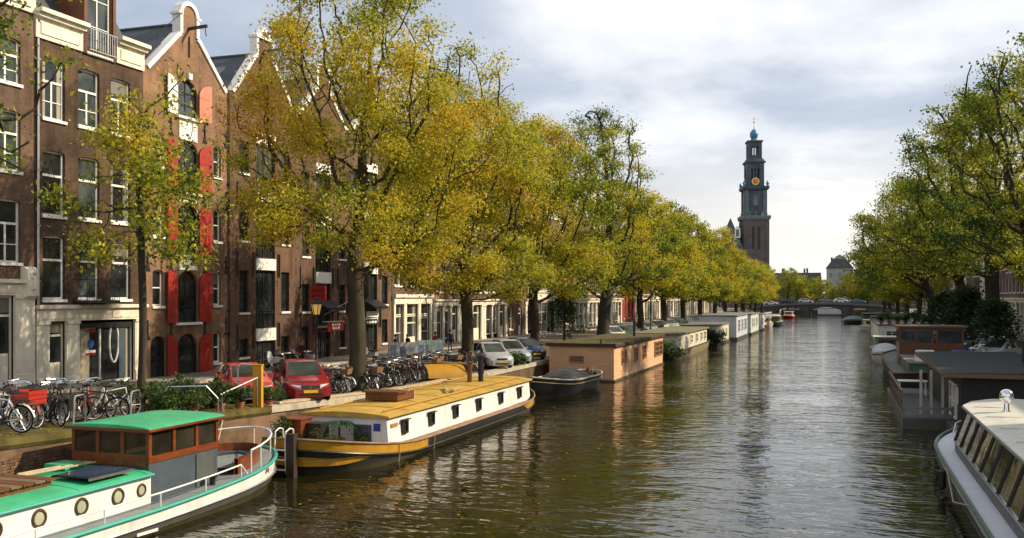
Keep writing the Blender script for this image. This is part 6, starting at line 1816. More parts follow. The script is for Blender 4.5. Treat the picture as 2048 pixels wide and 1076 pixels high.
    if '_WHEEL' not in globals():
        a = MB(); a.tube([(0, 0.26 * math.cos(q), 0.26 * math.sin(q)) for q in [2 * math.pi * k / 20 for k in range(20)]], 0.075, 8, closed=True)
        rm_ = MB(); rm_.prism([(0.2 * math.cos(q), 0.2 * math.sin(q)) for q in [2 * math.pi * k / 18 for k in range(18)]], 'x', -0.06, 0.05); rm_.prism([(0.05 * math.cos(q), 0.05 * math.sin(q)) for q in [2 * math.pi * k / 10 for k in range(10)]], 'x', 0.05, 0.065)
        for k in range(5): q = k * 1.2566; rm_.obox((0.055, 0.12 * math.cos(q), 0.12 * math.sin(q)), (0.02, 0.06, 0.12), Matrix.Rotation(q - math.pi / 2, 3, 'X').to_euler())
        _WHEEL = (a.mesh('wheel', RUBBER, True), rm_.mesh('rim', STEEL))
    for s in (-1, 1):
        for y in (y0 + L * 0.2, y1 - L * 0.2):
            wl_ = link('wheel', _WHEEL[0], t, (s * (w - 0.07), y, 0.33), (0, 0, 0 if s > 0 else math.pi)); link('rim', _WHEEL[1], wl_)
            arch = MB(); arch.prism([(0.39 * math.cos(q) + y, 0.33 + 0.39 * math.sin(q)) for q in [math.pi * k / 10 for k in range(11)]], 'x', s * (w * 0.80), s * (w + 0.004)); arch.build('wheel_arch', BLACK, t)
    return t


RED1 = car_paint('car_red_faded', (0.36, 0.025, 0.016), 0.35); RED2 = car_paint('car_red_deep', (0.20, 0.007, 0.011))
SILVER = car_paint('car_silver', (0.52, 0.54, 0.57), 0.3, 0.35); SILVER2 = car_paint('car_silver_blue', (0.40, 0.44, 0.50), 0.3, 0.35)
DKBLUE = car_paint('car_dark_blue', (0.02, 0.035, 0.09)); BLACKP = car_paint('car_black', (0.012, 0.012, 0.014)); WHITEP = car_paint('car_white', (0.7, 0.7, 0.68)); GREYP = car_paint('car_grey', (0.16, 0.17, 0.18)); TEALP = car_paint('car_teal', (0.04, 0.14, 0.15))
hd = lambda deg: R(deg)
make_car('deep red hatchback with a yellow plate, parked nose to the canal by the lantern', RED2, (-19.9, 33.3, 1.47), R(41), 4.0, 0.86, 1.5)
make_car('faded red hatchback half hidden behind the orange post', RED1, (-21.0, 31.1, 1.55), R(46), 3.7, 0.8, 1.4, bumper=GREYP, plate=False)
make_car('silver hatchback beside the mossy elm trunk', SILVER, (-19.9, 54.9, 1.2), R(40), 4.0, 0.86, 1.5)
make_car('bluish silver hatchback parked just past the lighter silver one', SILVER2, (-20.0, 58.6, 1.2), R(40), 4.1, 0.87, 1.5)
make_car('dark blue car with only its roof above the peach houseboat end', DKBLUE, (-20.4, 63.1, 1.2), R(42), 4.0, 0.85, 1.45)
MC = 'cars along the sunny quay'
csrc = [make_car('white car by the conifer, first of the far row', WHITEP, (-20.3, 89.5, 1.2), R(40), 4.1, 0.86, 1.48, group=MC),
        make_car('teal car beside the white one in the far row', TEALP, (-20.3, 93.2, 1.2), R(40), 4.2, 0.86, 1.42, 'sedan', group=MC),
        make_car('grey saloon in the far row, below the red shutters', GREYP, (-20.3, 97.0, 1.2), R(40), 4.3, 0.87, 1.42, 'sedan', group=MC),
        make_car('silver car in the far row beyond the lamp post', SILVER, (-20.3, 106.5, 1.2), R(40), 4.1, 0.86, 1.48, group=MC),
        make_car('black car in the far row beyond the lamp post', BLACKP, (-20.3, 110.5, 1.2), R(40), 4.1, 0.86, 1.48, group=MC)]
cn = ['white', 'teal', 'grey', 'silver', 'black']
for i, y in enumerate((114, 121, 125, 129, 136, 140, 145, 153, 157, 162, 170, 175, 180, 188, 194, 205, 212, 222, 230)):
    k = (i * 3 + i // 5) % 5
    dup(csrc[k], '%s car parked along the far quay, %s past the cream barge' % (cn[k], ORD[i]), (-20.3, y, 1.2), R(40), MC)
for i, y in enumerate((70, 74.5, 83, 88, 92.5, 101, 107, 113, 125, 131, 138, 150, 158, 176, 186)):
    k = (i * 2 + 3) % 5
    dup(csrc[k], '%s car on the shaded bank, %s from the pale plastered house' % (cn[k], ORD[i]), (9.9 + .2 * (i % 2), y, 1.2), R(-40) if i % 2 else R(-44), 'cars on the shaded bank')


# ------------------------------------------------------------------ bicycles
def make_bike(label, loc, rz, m, lean=0.08, group=None, kind=0, basket=None, z_extra=0):
    t = thing('bicycle', label, 'bicycle', loc, rz, group)
    t.rotation_euler = (0, lean, rz)
    r = 0.34; wbz = 0.53
    global _BW
    if '_BW' not in globals():
        a = MB(); a.tube([(0, (r - .02) * math.cos(q), (r - .02) * math.sin(q)) for q in [2 * math.pi * k / 26 for k in range(26)]], 0.021, 6, closed=True)
        rm_ = MB(); rm_.tube([(0, (r - .052) * math.cos(q), (r - .052) * math.sin(q)) for q in [2 * math.pi * k / 26 for k in range(26)]], 0.014, 5, closed=True)
        for k in range(14):
            q = 2 * math.pi * k / 14; rm_.bar((0.02 if k % 2 else -0.02, 0.02 * math.cos(q + 1), 0.02 * math.sin(q + 1)), (0, (r - .05) * math.cos(q), (r - .05) * math.sin(q)), 0.005)
        rm_.tube([(-0.05, 0, 0), (0.05, 0, 0)], 0.025, 8)
        sd_ = MB(); sd_.loft([[(-0.03, -0.16, 0.96), (0.03, -0.16, 0.96), (0.03, -0.16, 0.99), (-.03, -.16, .99)], [(-0.05, -0.32, 0.95), (0.05, -0.32, 0.95), (0.05, -0.32, 1.0), (-.05, -.32, 1.0)], [(-0.1, -0.42, 0.96), (0.1, -0.42, 0.96), (0.1, -0.42, 1.02), (-.1, -.42, 1.02)]], closed=True, cap0=True, cap1=True)
        hb = MB(); hb.tube([(-0.3, 0.12, 1.08), (-0.24, 0.3, 1.12), (0, 0.36, 1.1), (0.24, 0.3, 1.12), (0.3, 0.12, 1.08)], 0.014, 6); hb.tube([(0, 0.36, 1.1), (0, 0.37, 0.9)], 0.014, 6)
        gp_ = MB(); gp_.tube([(-0.3, 0.2, 1.095), (-.3, 0.08, 1.07)], 0.02, 6); gp_.tube([(0.3, 0.2, 1.095), (.3, 0.08, 1.07)], 0.02, 6)
        lp = MB(); lp.lathe([(0.0, -.04), (0.045, -.02), (0.05, 0.04), (0.0, 0.05)], (0, 0.47, 0.92), 8)
        cr = MB(); cr.bar((-0.07, -0.85, 0.76), (-0.07, -0.36, 0.76), 0.014); cr.bar((0.07, -0.85, 0.76), (0.07, -0.36, 0.76), 0.014)
        for q in (-0.85, -0.7, -0.55, -0.4): cr.bar((-0.07, q, 0.76), (0.07, q, 0.76), 0.012)
        for s in (-.07, .07): cr.bar((s, -wbz, 0.36), (s, -0.62, 0.75), 0.012)
        pd = MB(); pd.tube([(-0.03, -0.08, 0.30), (0.05, -0.08, 0.30)], 0.09, 12); pd.bar((0.06, -0.08, 0.3), (0.06, 0.06, 0.2), 0.02); pd.bar((-0.05, -0.08, .3), (-0.05, -0.2, .4), 0.02); pd.box(0.06, 0.15, 0.02, 0.1, 0.19, 0.215); pd.box(-0.15, -0.06, -0.24, -0.16, 0.395, 0.42)
        _BW = dict(wheel=a.mesh('wheel', RUBBER, True), rim=rm_.mesh('rim', STEEL), saddle=sd_.mesh('saddle', BLACK), bars=hb.mesh('handlebar', CHROME), grips=gp_.mesh('grip', RUBBER), lamp=lp.mesh('lamp', CHROME), carrier=cr.mesh('carrier', IRON), crank=pd.mesh('crank', IRON))
    fr = MB()
    bb, seat, head, hd2, ax, fx = (0, -0.08, 0.30), (0, -0.26, 0.93), (0, 0.37, 0.88), (0, 0.40, 0.70), (0, -wbz, 0.345), (0, wbz, 0.345)
    fr.tube([bb, seat], 0.016, 6); fr.tube([head, hd2], 0.02, 6)
    if kind == 0: fr.tube([(0, -0.22, 0.80), head], 0.016, 6); fr.tube([bb, hd2], 0.019, 6)
    else: fr.tube([(0, -0.16, 0.55), (0, 0.1, 0.52), hd2], 0.016, 6); fr.tube([bb, (0, 0.16, 0.42), hd2], 0.019, 6)
    for s in (-0.05, 0.05):
        fr.tube([(s * .4, -0.08, .3), (s, -wbz, .345)], 0.011, 5); fr.tube([(s * .3, -0.22, .80), (s, -wbz, .345)], 0.010, 5); fr.tube([(s, 0.42, 0.66), (s, 0.45, .5), (s, wbz, .345)], 0.012, 5)
    fr.build('frame', m, t)
    for c, a0, a1 in ((-wbz, 0.2, 3.0), (wbz, 0.9, 2.9)):
        fd = MB(); pts = [(c + (r + .03) * math.cos(a0 + (a1 - a0) * k / 9), 0.345 + (r + .03) * math.sin(a0 + (a1 - a0) * k / 9)) for k in range(10)]
        for p, q in zip(pts, pts[1:]): fd.face([(-0.03, *p), (0.03, *p), (0.03, *q), (-0.03, *q)])
        fd.build('mudguard', m, t)
    for c in (-wbz, wbz):
        w_ = link('wheel', _BW['wheel'], t, (0, c, 0.345), (random.uniform(0, 6), 0, 0)); link('rim', _BW['rim'], w_)
    hb_ = link('handlebar', _BW['bars'], t); link('grip', _BW['grips'], hb_)
    for k in ('saddle', 'lamp', 'carrier', 'crank'): link(k, _BW[k], t)
    if basket is not None:
        mb = MB(); mb.loft([[(-0.17, 0.42, 0.84), (0.17, 0.42, 0.84), (0.17, 0.70, 0.84), (-0.17, .70, .84)], [(-0.2, 0.40, 1.08), (0.2, 0.40, 1.08), (0.2, 0.76, 1.08), (-.2, .76, 1.08)]], closed=True, cap0=True); mb.build('basket', basket, t)
    return t


BC = [('black', M('bike_black', (0.016, 0.016, 0.017), 0.35)), ('pale grey', M('bike_grey', (0.42, 0.43, 0.43), 0.35)), ('dark green', M('bike_green', (0.02, 0.07, 0.04), 0.35)), ('red', M('bike_red', (0.36, 0.03, 0.025), 0.35)), ('white', M('bike_white', (0.68, 0.68, 0.65), 0.35)), ('blue', M('bike_blue', (0.04, 0.09, 0.25), 0.35)), ('brown', M('bike_brown', (0.13, 0.07, 0.04), 0.4))]
WICK = M('wicker', (0.22, 0.13, 0.06), 0.8, var=0.4, scale=20)
bsrc = {}
GB = 'bicycles parked in the quayside rack'
order = [0, 0, 1, 4, 0, 2, 0, 6, 0, 1, 0, 5, 0, 3, 0, 4, 0, 1, 2, 0]
for i in range(58):
    y = 36.2 + i * 0.27
    row = 0
    ci = order[i % 20]; kind = (i * 7 // 3) % 2
    x = -20.6 + random.uniform(-0.14, 0.14) + 0.35 * math.sin(i * 0.7)
    rz = R(-90 + random.uniform(-20, 20)) if i % 3 else R(90 + random.uniform(-20, 20))
    if i % 3: x += 0.1
    lb = '%s bicycle in the quayside rack, %s from the deep red hatchback' % (BC[ci][0], ORD[i])
    if (ci, kind) not in bsrc:
        o = make_bike(lb, (x, y, 1.2 + 0.04 * max(0, 40 - y)), rz, BC[ci][1], 0.1, GB, kind, WICK if len(bsrc) % 3 == 1 else None); bsrc[(ci, kind)] = o
    else:
        o = dup(bsrc[(ci, kind)], lb, (x, y, gz(y)), rz, GB)
    o.rotation_euler = (0, random.uniform(-0.16, 0.16), rz)
# second line on the pavement by the poster boards
for i in range(12):
    y = 44 + i * 1.05; ci = order[(i + 5) % 20]; k = (ci, 0) if (ci, 0) in bsrc else list(bsrc)[0]
    o = dup(bsrc[k], '%s bicycle standing on the road side of the rack, %s from the big elm' % (BC[k[0]][0], ORD[i]), (-22.4 + random.uniform(-.2, .2), y, 1.2), R(-80 + random.uniform(-20, 20)), 'bicycles on the road side of the rack')
# bicycles by the brick quay at the picture edge
NB = [('white bicycle cut by the picture edge, its wheel nearest the wall', 4, (-19.35, 18.5), 100, 0), ('pale grey bicycle behind the white one at the picture edge', 1, (-19.8, 18.95), 96, 1),
      ('black bicycle with a big wheel and a red crate, on the mossy quay', 0, (-19.45, 20.15), 8, 0), ('dark bicycle with a black saddlebag leaning behind the red crate bicycle', 0, (-20.0, 21.2), 20, 1),
      ('white bicycle with a slanting frame beside the shrubs', 4, (-19.6, 22.6), -28, 0), ('red bicycle tangled with the white one beside the shrubs', 3, (-20.1, 22.3), 34, 1), ('brown bicycle at the back of the near group', 6, (-20.9, 20.6), 75, 0), ('green bicycle at the back of the near group', 2, (-21.0, 22.0), 60, 0), ('black bicycle between the red crate and the dark saddlebag bicycle', 0, (-19.75, 20.6), 62, 1), ('black bicycle lying nearest the slanting white one', 0, (-19.5, 21.9), 118, 0),
      ('grey bicycle behind the slanting white one', 1, (-20.5, 23.0), 80, 1), ('blue bicycle at the inner end of the near group', 5, (-20.6, 19.6), 84, 0), ('black bicycle furthest back in the near group', 0, (-21.4, 21.2), 98, 1), ('dark red bicycle wedged behind the big wheeled black one', 3, (-20.2, 20.0), 70, 0)]
for lb, ci, (x, y), a, k in NB:
    o = make_bike(lb, (x, y, gz(y) + 0.035), R(a), BC[ci][1], random.uniform(-.1, .1), 'bicycles on the mossy quay', k)
    if 'red crate' in lb and 'big wheel' in lb: crate_host = o
    if 'saddlebag' in lb:
        mb = MB(); mb.box(0.08, 0.2, -0.82, -0.45, 0.42, 0.75); mb.build('saddlebag', BLACK, o)
ct = thing('crate', 'red wooden crate carried on the front of the black big wheeled bicycle', 'crate', (-19.35, 19.35, gz(19.4) + 0.68), R(5))
mb = MB(); mb.box(-0.24, 0.24, -0.3, 0.3, 0.0, 0.02); mb.build('crate_floor', WOOD, ct)
for k in range(3):
    for s in (-1, 1):
        mb = MB(); mb.box(s * .25 - 0.01, s * .25 + 0.01, -0.32, 0.32, 0.02 + k * 0.115, 0.12 + k * 0.115); mb.build('slat', SHUT_PALE if k == 5 else RED1, ct)
        mb = MB(); mb.box(-0.24, 0.24, s * .31 - 0.01, s * .31 + 0.01, 0.02 + k * 0.115, 0.12 + k * 0.115); mb.build('slat', RED1, ct)
for i, y in enumerate((20.9, 23.2)):
    st_ = thing('bicycle_stand', 'white looped bicycle stand on the mossy quay, %s from the picture edge' % ORD[i], 'bicycle stand', (-19.2 - 0.1 * i, y, gz(y)), R(15), 'bicycle stands')
    mb = MB(); mb.tube([(0, -0.3, -0.2), (0, -0.3, 0.7), (0, -0.22, 0.82), (0, 0.22, 0.82), (0, 0.3, 0.7), (0, 0.3, -0.2)], 0.026, 8); mb.build('hoop', STEEL, st_, True)


# ------------------------------------------------------------------ scooters, people
def scooter(label, loc, rz, m):
    t = thing('motor_scooter', label, 'scooter', loc, rz, 'scooters by the loft house')
    for y in (-0.62, 0.62):
        mb = MB(); mb.tube([(0, y + 0.2 * math.cos(q), 0.26 + 0.2 * math.sin(q)) for q in [2 * math.pi * k / 16 for k in range(16)]], 0.06, 7, closed=True); w_ = mb.build('wheel', RUBBER, t, True)
        mb = MB(); mb.tube([(-0.04, y, .26), (.04, y, .26)], 0.14, 10); mb.build('rim', STEEL, w_)
    mb = MB(); mb.loft([[(-0.15, -0.85, 0.45), (0.15, -0.85, 0.45), (0.12, -0.85, 0.66), (-0.12, -0.85, 0.66)], [(-0.2, -0.45, 0.36), (0.2, -0.45, .36), (.17, -.45, .74), (-.17, -.45, .74)], [(-0.17, -0.1, 0.3), (.17, -.1, .3), (.13, -.1, .66), (-.13, -.1, .66)], [(-0.15, 0.25, .26), (.15, .25, .26), (.15, .25, .34), (-.15, .25, .34)]], closed=True, cap0=True, cap1=True); mb.build('body', m, t, True)
    mb = MB(); mb.loft([[(-0.17, 0.26, 0.3), (0.17, .26, .3), (.17, .33, .3), (-.17, .33, .3)], [(-0.2, .38, .7), (.2, .38, .7), (.2, .45, .7), (-.2, .45, .7)], [(-0.1, .46, .98), (.1, .46, .98), (.1, .52, .98), (-.1, .52, .98)]], closed=True, cap0=True, cap1=True); mb.build('leg_shield', m, t)
    mb = MB(); mb.box(-0.14, 0.14, -0.82, -0.08, 0.72, 0.80); mb.build('seat', BLACK, t)
    mb = MB(); mb.tube([(-0.34, 0.36, 1.04), (0, 0.46, 1.02), (.34, .36, 1.04)], 0.018, 6); mb.tube([(0, .46, 1.0), (0, .62, .3)], 0.025, 6); mb.build('handlebar', BLACK, t)
    mb = MB(); mb.lathe([(0, -0.07), (0.09, -0.03), (.09, .05), (0, .08)], (0, 0.56, 0.92), 10); mb.build('headlight', CHROME, t, True)
    for s in (-1, 1):
        mb = MB(); mb.bar((s * .25, .42, 1.04), (s * .36, .42, 1.24), 0.015); mb.box(s * .36 - .06, s * .36 + .06, .41, .43, 1.2, 1.3); mb.build('mirror', BLACK, t)
    return t


for i, (x, y, a, m_, lb) in enumerate(((-30.6, 48.3, 70, WHITEP, 'white scooter against the brown loft house wall'), (-30.7, 49.5, 80, BLACKP, 'black scooter beside the white one at the loft house'), (-30.5, 51.0, 100, GREYP, 'grey scooter third along the loft house wall'), (-28.8, 56.6, 60, SILVER, 'silver scooter near the red awning sign'), (-28.6, 47.2, 120, DKBLUE, 'blue scooter by the warehouse corner'))):
    scooter(lb, (x, y, gz(y) + 0.12 if x < -29.8 else gz(y)), R(a), m_)


def person(label, loc, rz, top, legs, pose=0, hair=HAIR, bag=None, shade=None):
    """one continuous skinned body; clothes are shells that follow it"""
    t = thing('person', label, 'person', loc, rz)
    J = {}
    sw = [0.16, 0.02, 0.10][pose % 3]
    pel = (0, 0, 0.94)
    V = [pel, (0, 0, 1.12), (0, 0.01, 1.30), (0, 0.02, 1.44), (0, 0.035, 1.52), (0, 0.05, 1.60), (0, 0.055, 1.70)]
    Rr = [(0.155, 0.115), (0.14, 0.10), (0.165, 0.115), (0.13, 0.09), (0.056, 0.058), (0.078, 0.09), (0.07, 0.085)]
    E = [(0, 1), (1, 2), (2, 3), (3, 4), (4, 5), (5, 6)]

    def chain(start, pts, rs):
        prev = start
        for p, r_ in zip(pts, rs):
            V.append(p); Rr.append(r_ if isinstance(r_, tuple) else (r_, r_)); E.append((prev, len(V) - 1)); prev = len(V) - 1
        return prev
    ends = []
    for s in (-1, 1):
        k = s * sw
        chain(0, [(s * 0.09, k * 0.15, 0.86), (s * 0.10, k * 0.8, 0.50), (s * 0.10, k * 1.2 - 0.03, 0.10), (s * 0.11, k * 1.2 + 0.12, 0.045)], [0.10, 0.065, 0.044, (0.045, 0.035)])
        ax = 0.0 if pose == 0 else 0.12
        e = chain(3, [(s * 0.185, 0.02, 1.42), (s * (0.24 + ax * .3), -0.02 - k * 0.5, 1.16), (s * (0.22), 0.06 - k * 1.2 + ax, 0.93 + ax), (s * 0.215, 0.085 - k * 1.3 + ax * 1.2, 0.86 + ax)], [0.066, 0.048, 0.034, (0.04, 0.022)])
        h0 = V[e]
        for q in range(4):
            f = (q - 1.5) * 0.016
            chain(e, [(h0[0] + s * 0.004, h0[1] + f, h0[2] - 0.05), (h0[0] - s * 0.012, h0[1] + f * 1.1 + 0.008, h0[2] - 0.085 + abs(f) * .5)], [0.010, 0.009])
        chain(e, [(h0[0] - s * 0.01, h0[1] + 0.045, h0[2] - 0.03)], [0.010])
    me = bpy.data.meshes.new('body'); me.from_pydata(V, E, [])
    o = bpy.data.objects.new('body', me); COL.objects.link(o)
    o.modifiers.new('skin', 'SKIN'); su = o.modifiers.new('sub', 'SUBSURF'); su.levels = su.render_levels = 2
    sv = me.skin_vertices[0].data
    for i, r_ in enumerate(Rr): sv[i].radius = r_
    sv[0].use_root = True
    dg = bpy.context.evaluated_depsgraph_get()
    ev = o.evaluated_get(dg); m2 = bpy.data.meshes.new_from_object(ev)
    bpy.data.objects.remove(o)
    for m_ in (top, legs, SKIN, BLACK): m2.materials.append(m_)
    mi = []
    for p in m2.polygons:
        c = p.center
        if c.z < 0.09: mi.append(3)
        elif c.z > 1.50: mi.append(2)
        elif c.z < 0.95 and abs(c.x) < 0.185: mi.append(1)
        elif c.z < 0.93 + (0.12 if pose else 0) and abs(c.x) > 0.185: mi.append(2)
        else: mi.append(0)
    m2.polygons.foreach_set('material_index', mi); m2.polygons.foreach_set('use_smooth', [True] * len(mi))
    link('body', m2, t)
    mb = MB(); pr = [(0.0, 0.115)] + [(0.098 * math.cos(a), 0.115 * math.sin(a)) for a in [math.pi / 2 * (1 - k / 6) for k in range(1, 7)]] + [(0.09, -0.06), (0.075, -0.09)]
    mb.lathe(pr[::-1], (0, 0.03, 1.685), 14); mb.build('hair', hair, t, True)
    mb = MB(); mb.lathe([(0.0, -0.012), (0.012, -0.005), (0.0, 0.035)], (0, 0.145, 1.635), 6); mb.build('nose', SKIN, t)
    for s in (-1, 1):
        mb = MB(); mb.obox((s * 0.032, 0.133, 1.665), (0.024, 0.012, 0.012)); mb.build('eye', BLACK, t)
        mb = MB(); mb.obox((s * 0.088, 0.05, 1.645), (0.02, 0.035, 0.06)); mb.build('ear', SKIN, t)
    mb = MB(); mb.obox((0, 0.128, 1.59), (0.045, 0.012, 0.010)); mb.build('mouth', SIGNRED, t)
    # jacket hem and collar
    mb = MB(); mb.lathe([(0.155, 0.86), (0.16, 0.98), (0.15, 1.10)], (0, 0, 0), 14); 
    for i, v in enumerate(mb.v): mb.v[i] = (v[0] * 1.16, v[1] * 0.86, v[2])
    mb.build('jacket_hem', top, t, True)
    if bag: mb = MB(); mb.obox((0.26, 0.0, 0.98), (0.10, 0.30, 0.30), Matrix.Rotation(0.1, 3, 'X').to_euler()); mb.tube([(0.24, .05, 1.12), (0.05, 0.0, 1.46), (-.1, -0.1, 1.3)], 0.012, 5); mb.build('bag', bag, t)
    return t


person('person in a plum jacket standing by the ground floor panel of the loft house', (-29.0, 48.6, 1.32 if False else 1.2), R(-120), CLOTH[2], CLOTH[0], 1)
person('person in a long black coat walking past the lantern post', (-27.6, 53.0, 1.2), R(170), CLOTH[0], CLOTH[0], 0)
person('person in a black jacket in front of the red awning sign', (-27.5, 57.7, 1.2), R(-60), CLOTH[0], CLOTH[1], 1)
person('person in dark clothes walking by the red awning with arms raised a little', (-27.0, 58.6, 1.2), R(150), CLOTH[0], CLOTH[0], 2)
person('person in navy with a red bag, half behind the mossy elm trunk', (-27.6, 67.4, 1.2), R(20), CLOTH[1], CLOTH[3], 0, bag=CLOTH[4])
person('cyclist in red standing by the cream entrance', (-27.0, 59.9 + 3.2, 1.2), R(-100), CLOTH[4], CLOTH[5], 1)

# ------------------------------------------------------------------ street furniture on the near quay


def lamp_post(label, loc, lit=True, h=3.5, arm=True):
    t = thing('street_lamp', label, 'street lamp', loc, 0.3)
    mb = MB(); mb.lathe([(0.17, 0), (0.17, 0.25), (0.11, 0.35), (0.10, 0.9), (0.13, 0.95), (0.07, 1.05), (0.055, h - 0.5), (0.09, h - 0.45), (0.05, h - 0.35), (0.05, h)], n=12); mb.build('post', IRON, t, True)
    if arm: mb = MB(); mb.tube([(-0.4, 0, h - 0.5), (0.4, 0, h - 0.5)], 0.02, 6); mb.build('ladder_bar', IRON, t)
    mb = MB(); mb.loft([[(x * 0.15, y * 0.15, h + 0.02) for x, y in ((1, 0), (.5, .87), (-.5, .87), (-1, 0), (-.5, -.87), (.5, -.87))], [(x * 0.25, y * 0.25, h + 0.5) for x, y in ((1, 0), (.5, .87), (-.5, .87), (-1, 0), (-.5, -.87), (.5, -.87))]], closed=True, cap0=True, cap1=True)
    la = mb.build('lantern', LANTERN if lit else GLASS2, t)
    mb = MB(); mb.lathe([(0.33, 0.5), (0.2, 0.64), (0.08, 0.72), (0.08, 0.78), (0.03, 0.82), (0.0, 0.92)], (0, 0, h), 6)
    for x, y in ((1, 0), (.5, .87), (-.5, .87), (-1, 0), (-.5, -.87), (.5, -.87)): mb.bar((x * .155, y * .155, h + 0.02), (x * .257, y * .257, h + .5), 0.025)
    mb.build('lantern_frame', IRON, la)
    return t


lamp_post('old iron lantern post with a glowing amber lantern below the red hanging sign', (-23.6, 40.9, 1.2), True, 3.35)
lamp_post('black lamp post on the quay in front of the far red shutters', (-18.9, 101.5, 1.2), False, 4.6)


def emblem(parent, x, rows, m):
    for (y0_, y1_, z0_, z1_) in rows:
        mb = MB(); mb.box(x, x + 0.008, y0_, y1_, z0_, z1_); mb.build('lettering', m, parent)


sg = thing('hanging_sign', 'red square sign hanging out from the loft house above the lantern', 'sign', (FX + 1.2, 55.35, 5.15))
mb = MB(); mb.obox((0, 0, 0.5), (1.1, 0.14, 0.95)); mb.build('board', SIGNRED, sg)
mb = MB(); mb.bar((-1.2, 0, 1.05), (0.6, 0, 1.05), 0.05); mb.bar((-1.2, 0, 1.5), (0.4, 0, 1.05), 0.03); mb.bar((-.4, 0, .97), (-.4, 0, 1.05), 0.03); mb.bar((.4, 0, .97), (.4, 0, 1.05), .03); mb.build('bracket', IRON, sg)
for z, ws in ((0.68, (0.14, 0.20, 0.12, 0.18)), (0.32, (0.2, 0.12, 0.16, 0.14))):
    x = -0.42
    for w_ in ws: mb = MB(); mb.box(x, x + w_, -0.082, -0.071, z - 0.09, z + 0.09); mb.build('lettering', M('sign_dark_letter', (0.10, 0.02, 0.02), 0.5) if 'sign_dark_letter' not in bpy.data.materials else bpy.data.materials['sign_dark_letter'], sg); x += w_ + 0.06
lp_ = thing('wall_lamp', 'small bright wall lamp beside the red hanging sign', 'lamp', (FX + 0.3, 56.3, 5.3))
mb = MB(); mb.lathe([(0.0, -0.12), (0.1, -0.07), (0.12, 0.02), (0.0, 0.1)], (0.25, 0, 0), 10); mb.build('bulb', SIGNLIGHT, lp_, True)
mb = MB(); mb.bar((-0.3, 0, 0.12), (0.25, 0, 0.12), 0.04); mb.build('bracket', IRON, lp_)
aw = thing('awning', 'red awning board with pale lettering over the pub door, past the lantern', 'awning', (FX, 57.1, 3.1))
mb = MB(); mb.box(0.08, 0.9, 0, 2.15, 0.0, 0.06); mb.box(0.86, 0.92, 0, 2.15, 0.061, 0.62); mb.build('board', SIGNRED, aw)
mb = MB(); mb.box(0.5, 0.93, -0.02, 2.17, 0.63, 0.68); mb.build('canopy_top', CREAM2, aw)
for (a_, b_, z_, z2) in ((0.55, 0.8, .38, .52), (0.86, 1.12, .38, .52), (1.18, 1.4, .38, .52), (1.46, 1.64, .38, .52), (0.62, 0.95, .14, .3), (1.0, 1.2, .14, .3), (1.26, 1.56, .14, .3)):
    mb = MB(); mb.box(0.921, 0.93, a_, b_, z_, z2); mb.build('lettering', WHITE, aw)
for i, (y, lb) in enumerate(((58.2, 'furled burgundy flag on a slanting pole above the red awning'),)):
    fl = thing('flag', lb, 'flag', (FX, y, 4.2))
    mb = MB(); mb.tube([(0.02, 0, 0), (2.4, 0.6, 1.35)], 0.025, 6); mb.build('flagpole', WHITE, fl)
    mb = MB(); mb.loft([[(1.5 + 0.1 * k, 0.35 + 0.02 * k, 0.8 + 0.05 * k), (1.4 + 0.12 * k + 0.05 * (k % 2), 0.38 + .04 * (k % 2), 0.25 + 0.06 * k), (1.45 + 0.1 * k, 0.42 - .03 * (k % 2), -0.05 + 0.05 * k)] for k in range(7)]); mb.build('cloth', CLOTH[2], fl)
sb = thing('wall_sign', 'white and black name boards over the dark doorway left of the cream entrance', 'sign', (FX, 64.0, 3.35))
mb = MB(); mb.box(0.1, 0.18, 0.15, 2.0, 0.55, 1.0); mb.build('white_board', WHITE, sb)
mb = MB(); mb.box(0.1, 0.16, -0.05, 1.9, 0.0, 0.42); mb.build('black_board', BLACK, sb)
for a_, b_ in ((0.1, .4), (.5, .75), (.85, 1.3), (1.4, 1.7)): mb = MB(); mb.box(0.161, 0.168, a_, b_, 0.12, 0.28); mb.build('lettering', WHITE, sb)
for i, (y, z) in enumerate(((60.2, 5.0), (63.4, 5.4))):
    bw_ = thing('black_awning', 'black folding awning frame over the %s doorway of the loft houses' % ['pub', 'dark'][i], 'awning', (FX, [57.0, 63.9][i], 4.0))
    mb = MB(); mb.prism([(0.0, 1.2), (0.9, 0.7), (0.9, 0.55), (0.0, 0.7)], 'y', 0.0, 2.3); mb.build('cloth', BLACK, bw_)
    mb = MB(); mb.bar((0.0, 0.05, 0.3), (0.88, 0.05, 0.6), 0.03); mb.bar((0.0, 2.25, .3), (.88, 2.25, .6), 0.03); mb.build('arm', IRON, bw_)
# poster boards by the racks
for i, (x, y, w_) in enumerate(((-24.6, 53.3, 2.3), (-24.4, 56.2, 1.7))):
    pbd = thing('notice_board', ['white poster board with grey prints, on the road side of the bicycle rack', 'second poster board with a green and blue print, next to the white one'][i], 'notice board', (x, y, 1.2), R(-50))
    mb = MB(); mb.box(-0.03, 0.03, -w_ / 2, w_ / 2, 0.35, 1.5); mb.build('panel', [M('poster_white', (0.62, 0.64, 0.68), 0.6), M('poster_green', (0.30, 0.42, 0.40), 0.6)][i], pbd)
    for k in range(4):
        mb = MB(); mb.box(0.031, 0.036, -w_ / 2 + 0.1 + k * w_ / 4, -w_ / 2 + 0.02 + (k + .8) * w_ / 4, 0.5 + 0.1 * (k % 2), 1.35 - .12 * (k % 3)); mb.build('print', [M('print_%d%d' % (i, k), [(0.3, 0.34, 0.4), (0.16, 0.2, 0.27), (0.42, 0.45, 0.5), (0.2, 0.3, 0.45)][k], 0.6)][0], pbd)
    for s in (-1, 1): mb = MB(); mb.bar((0, s * w_ / 2, 0), (0, s * w_ / 2, 1.55), 0.06); mb.build('leg', STEEL, pbd)
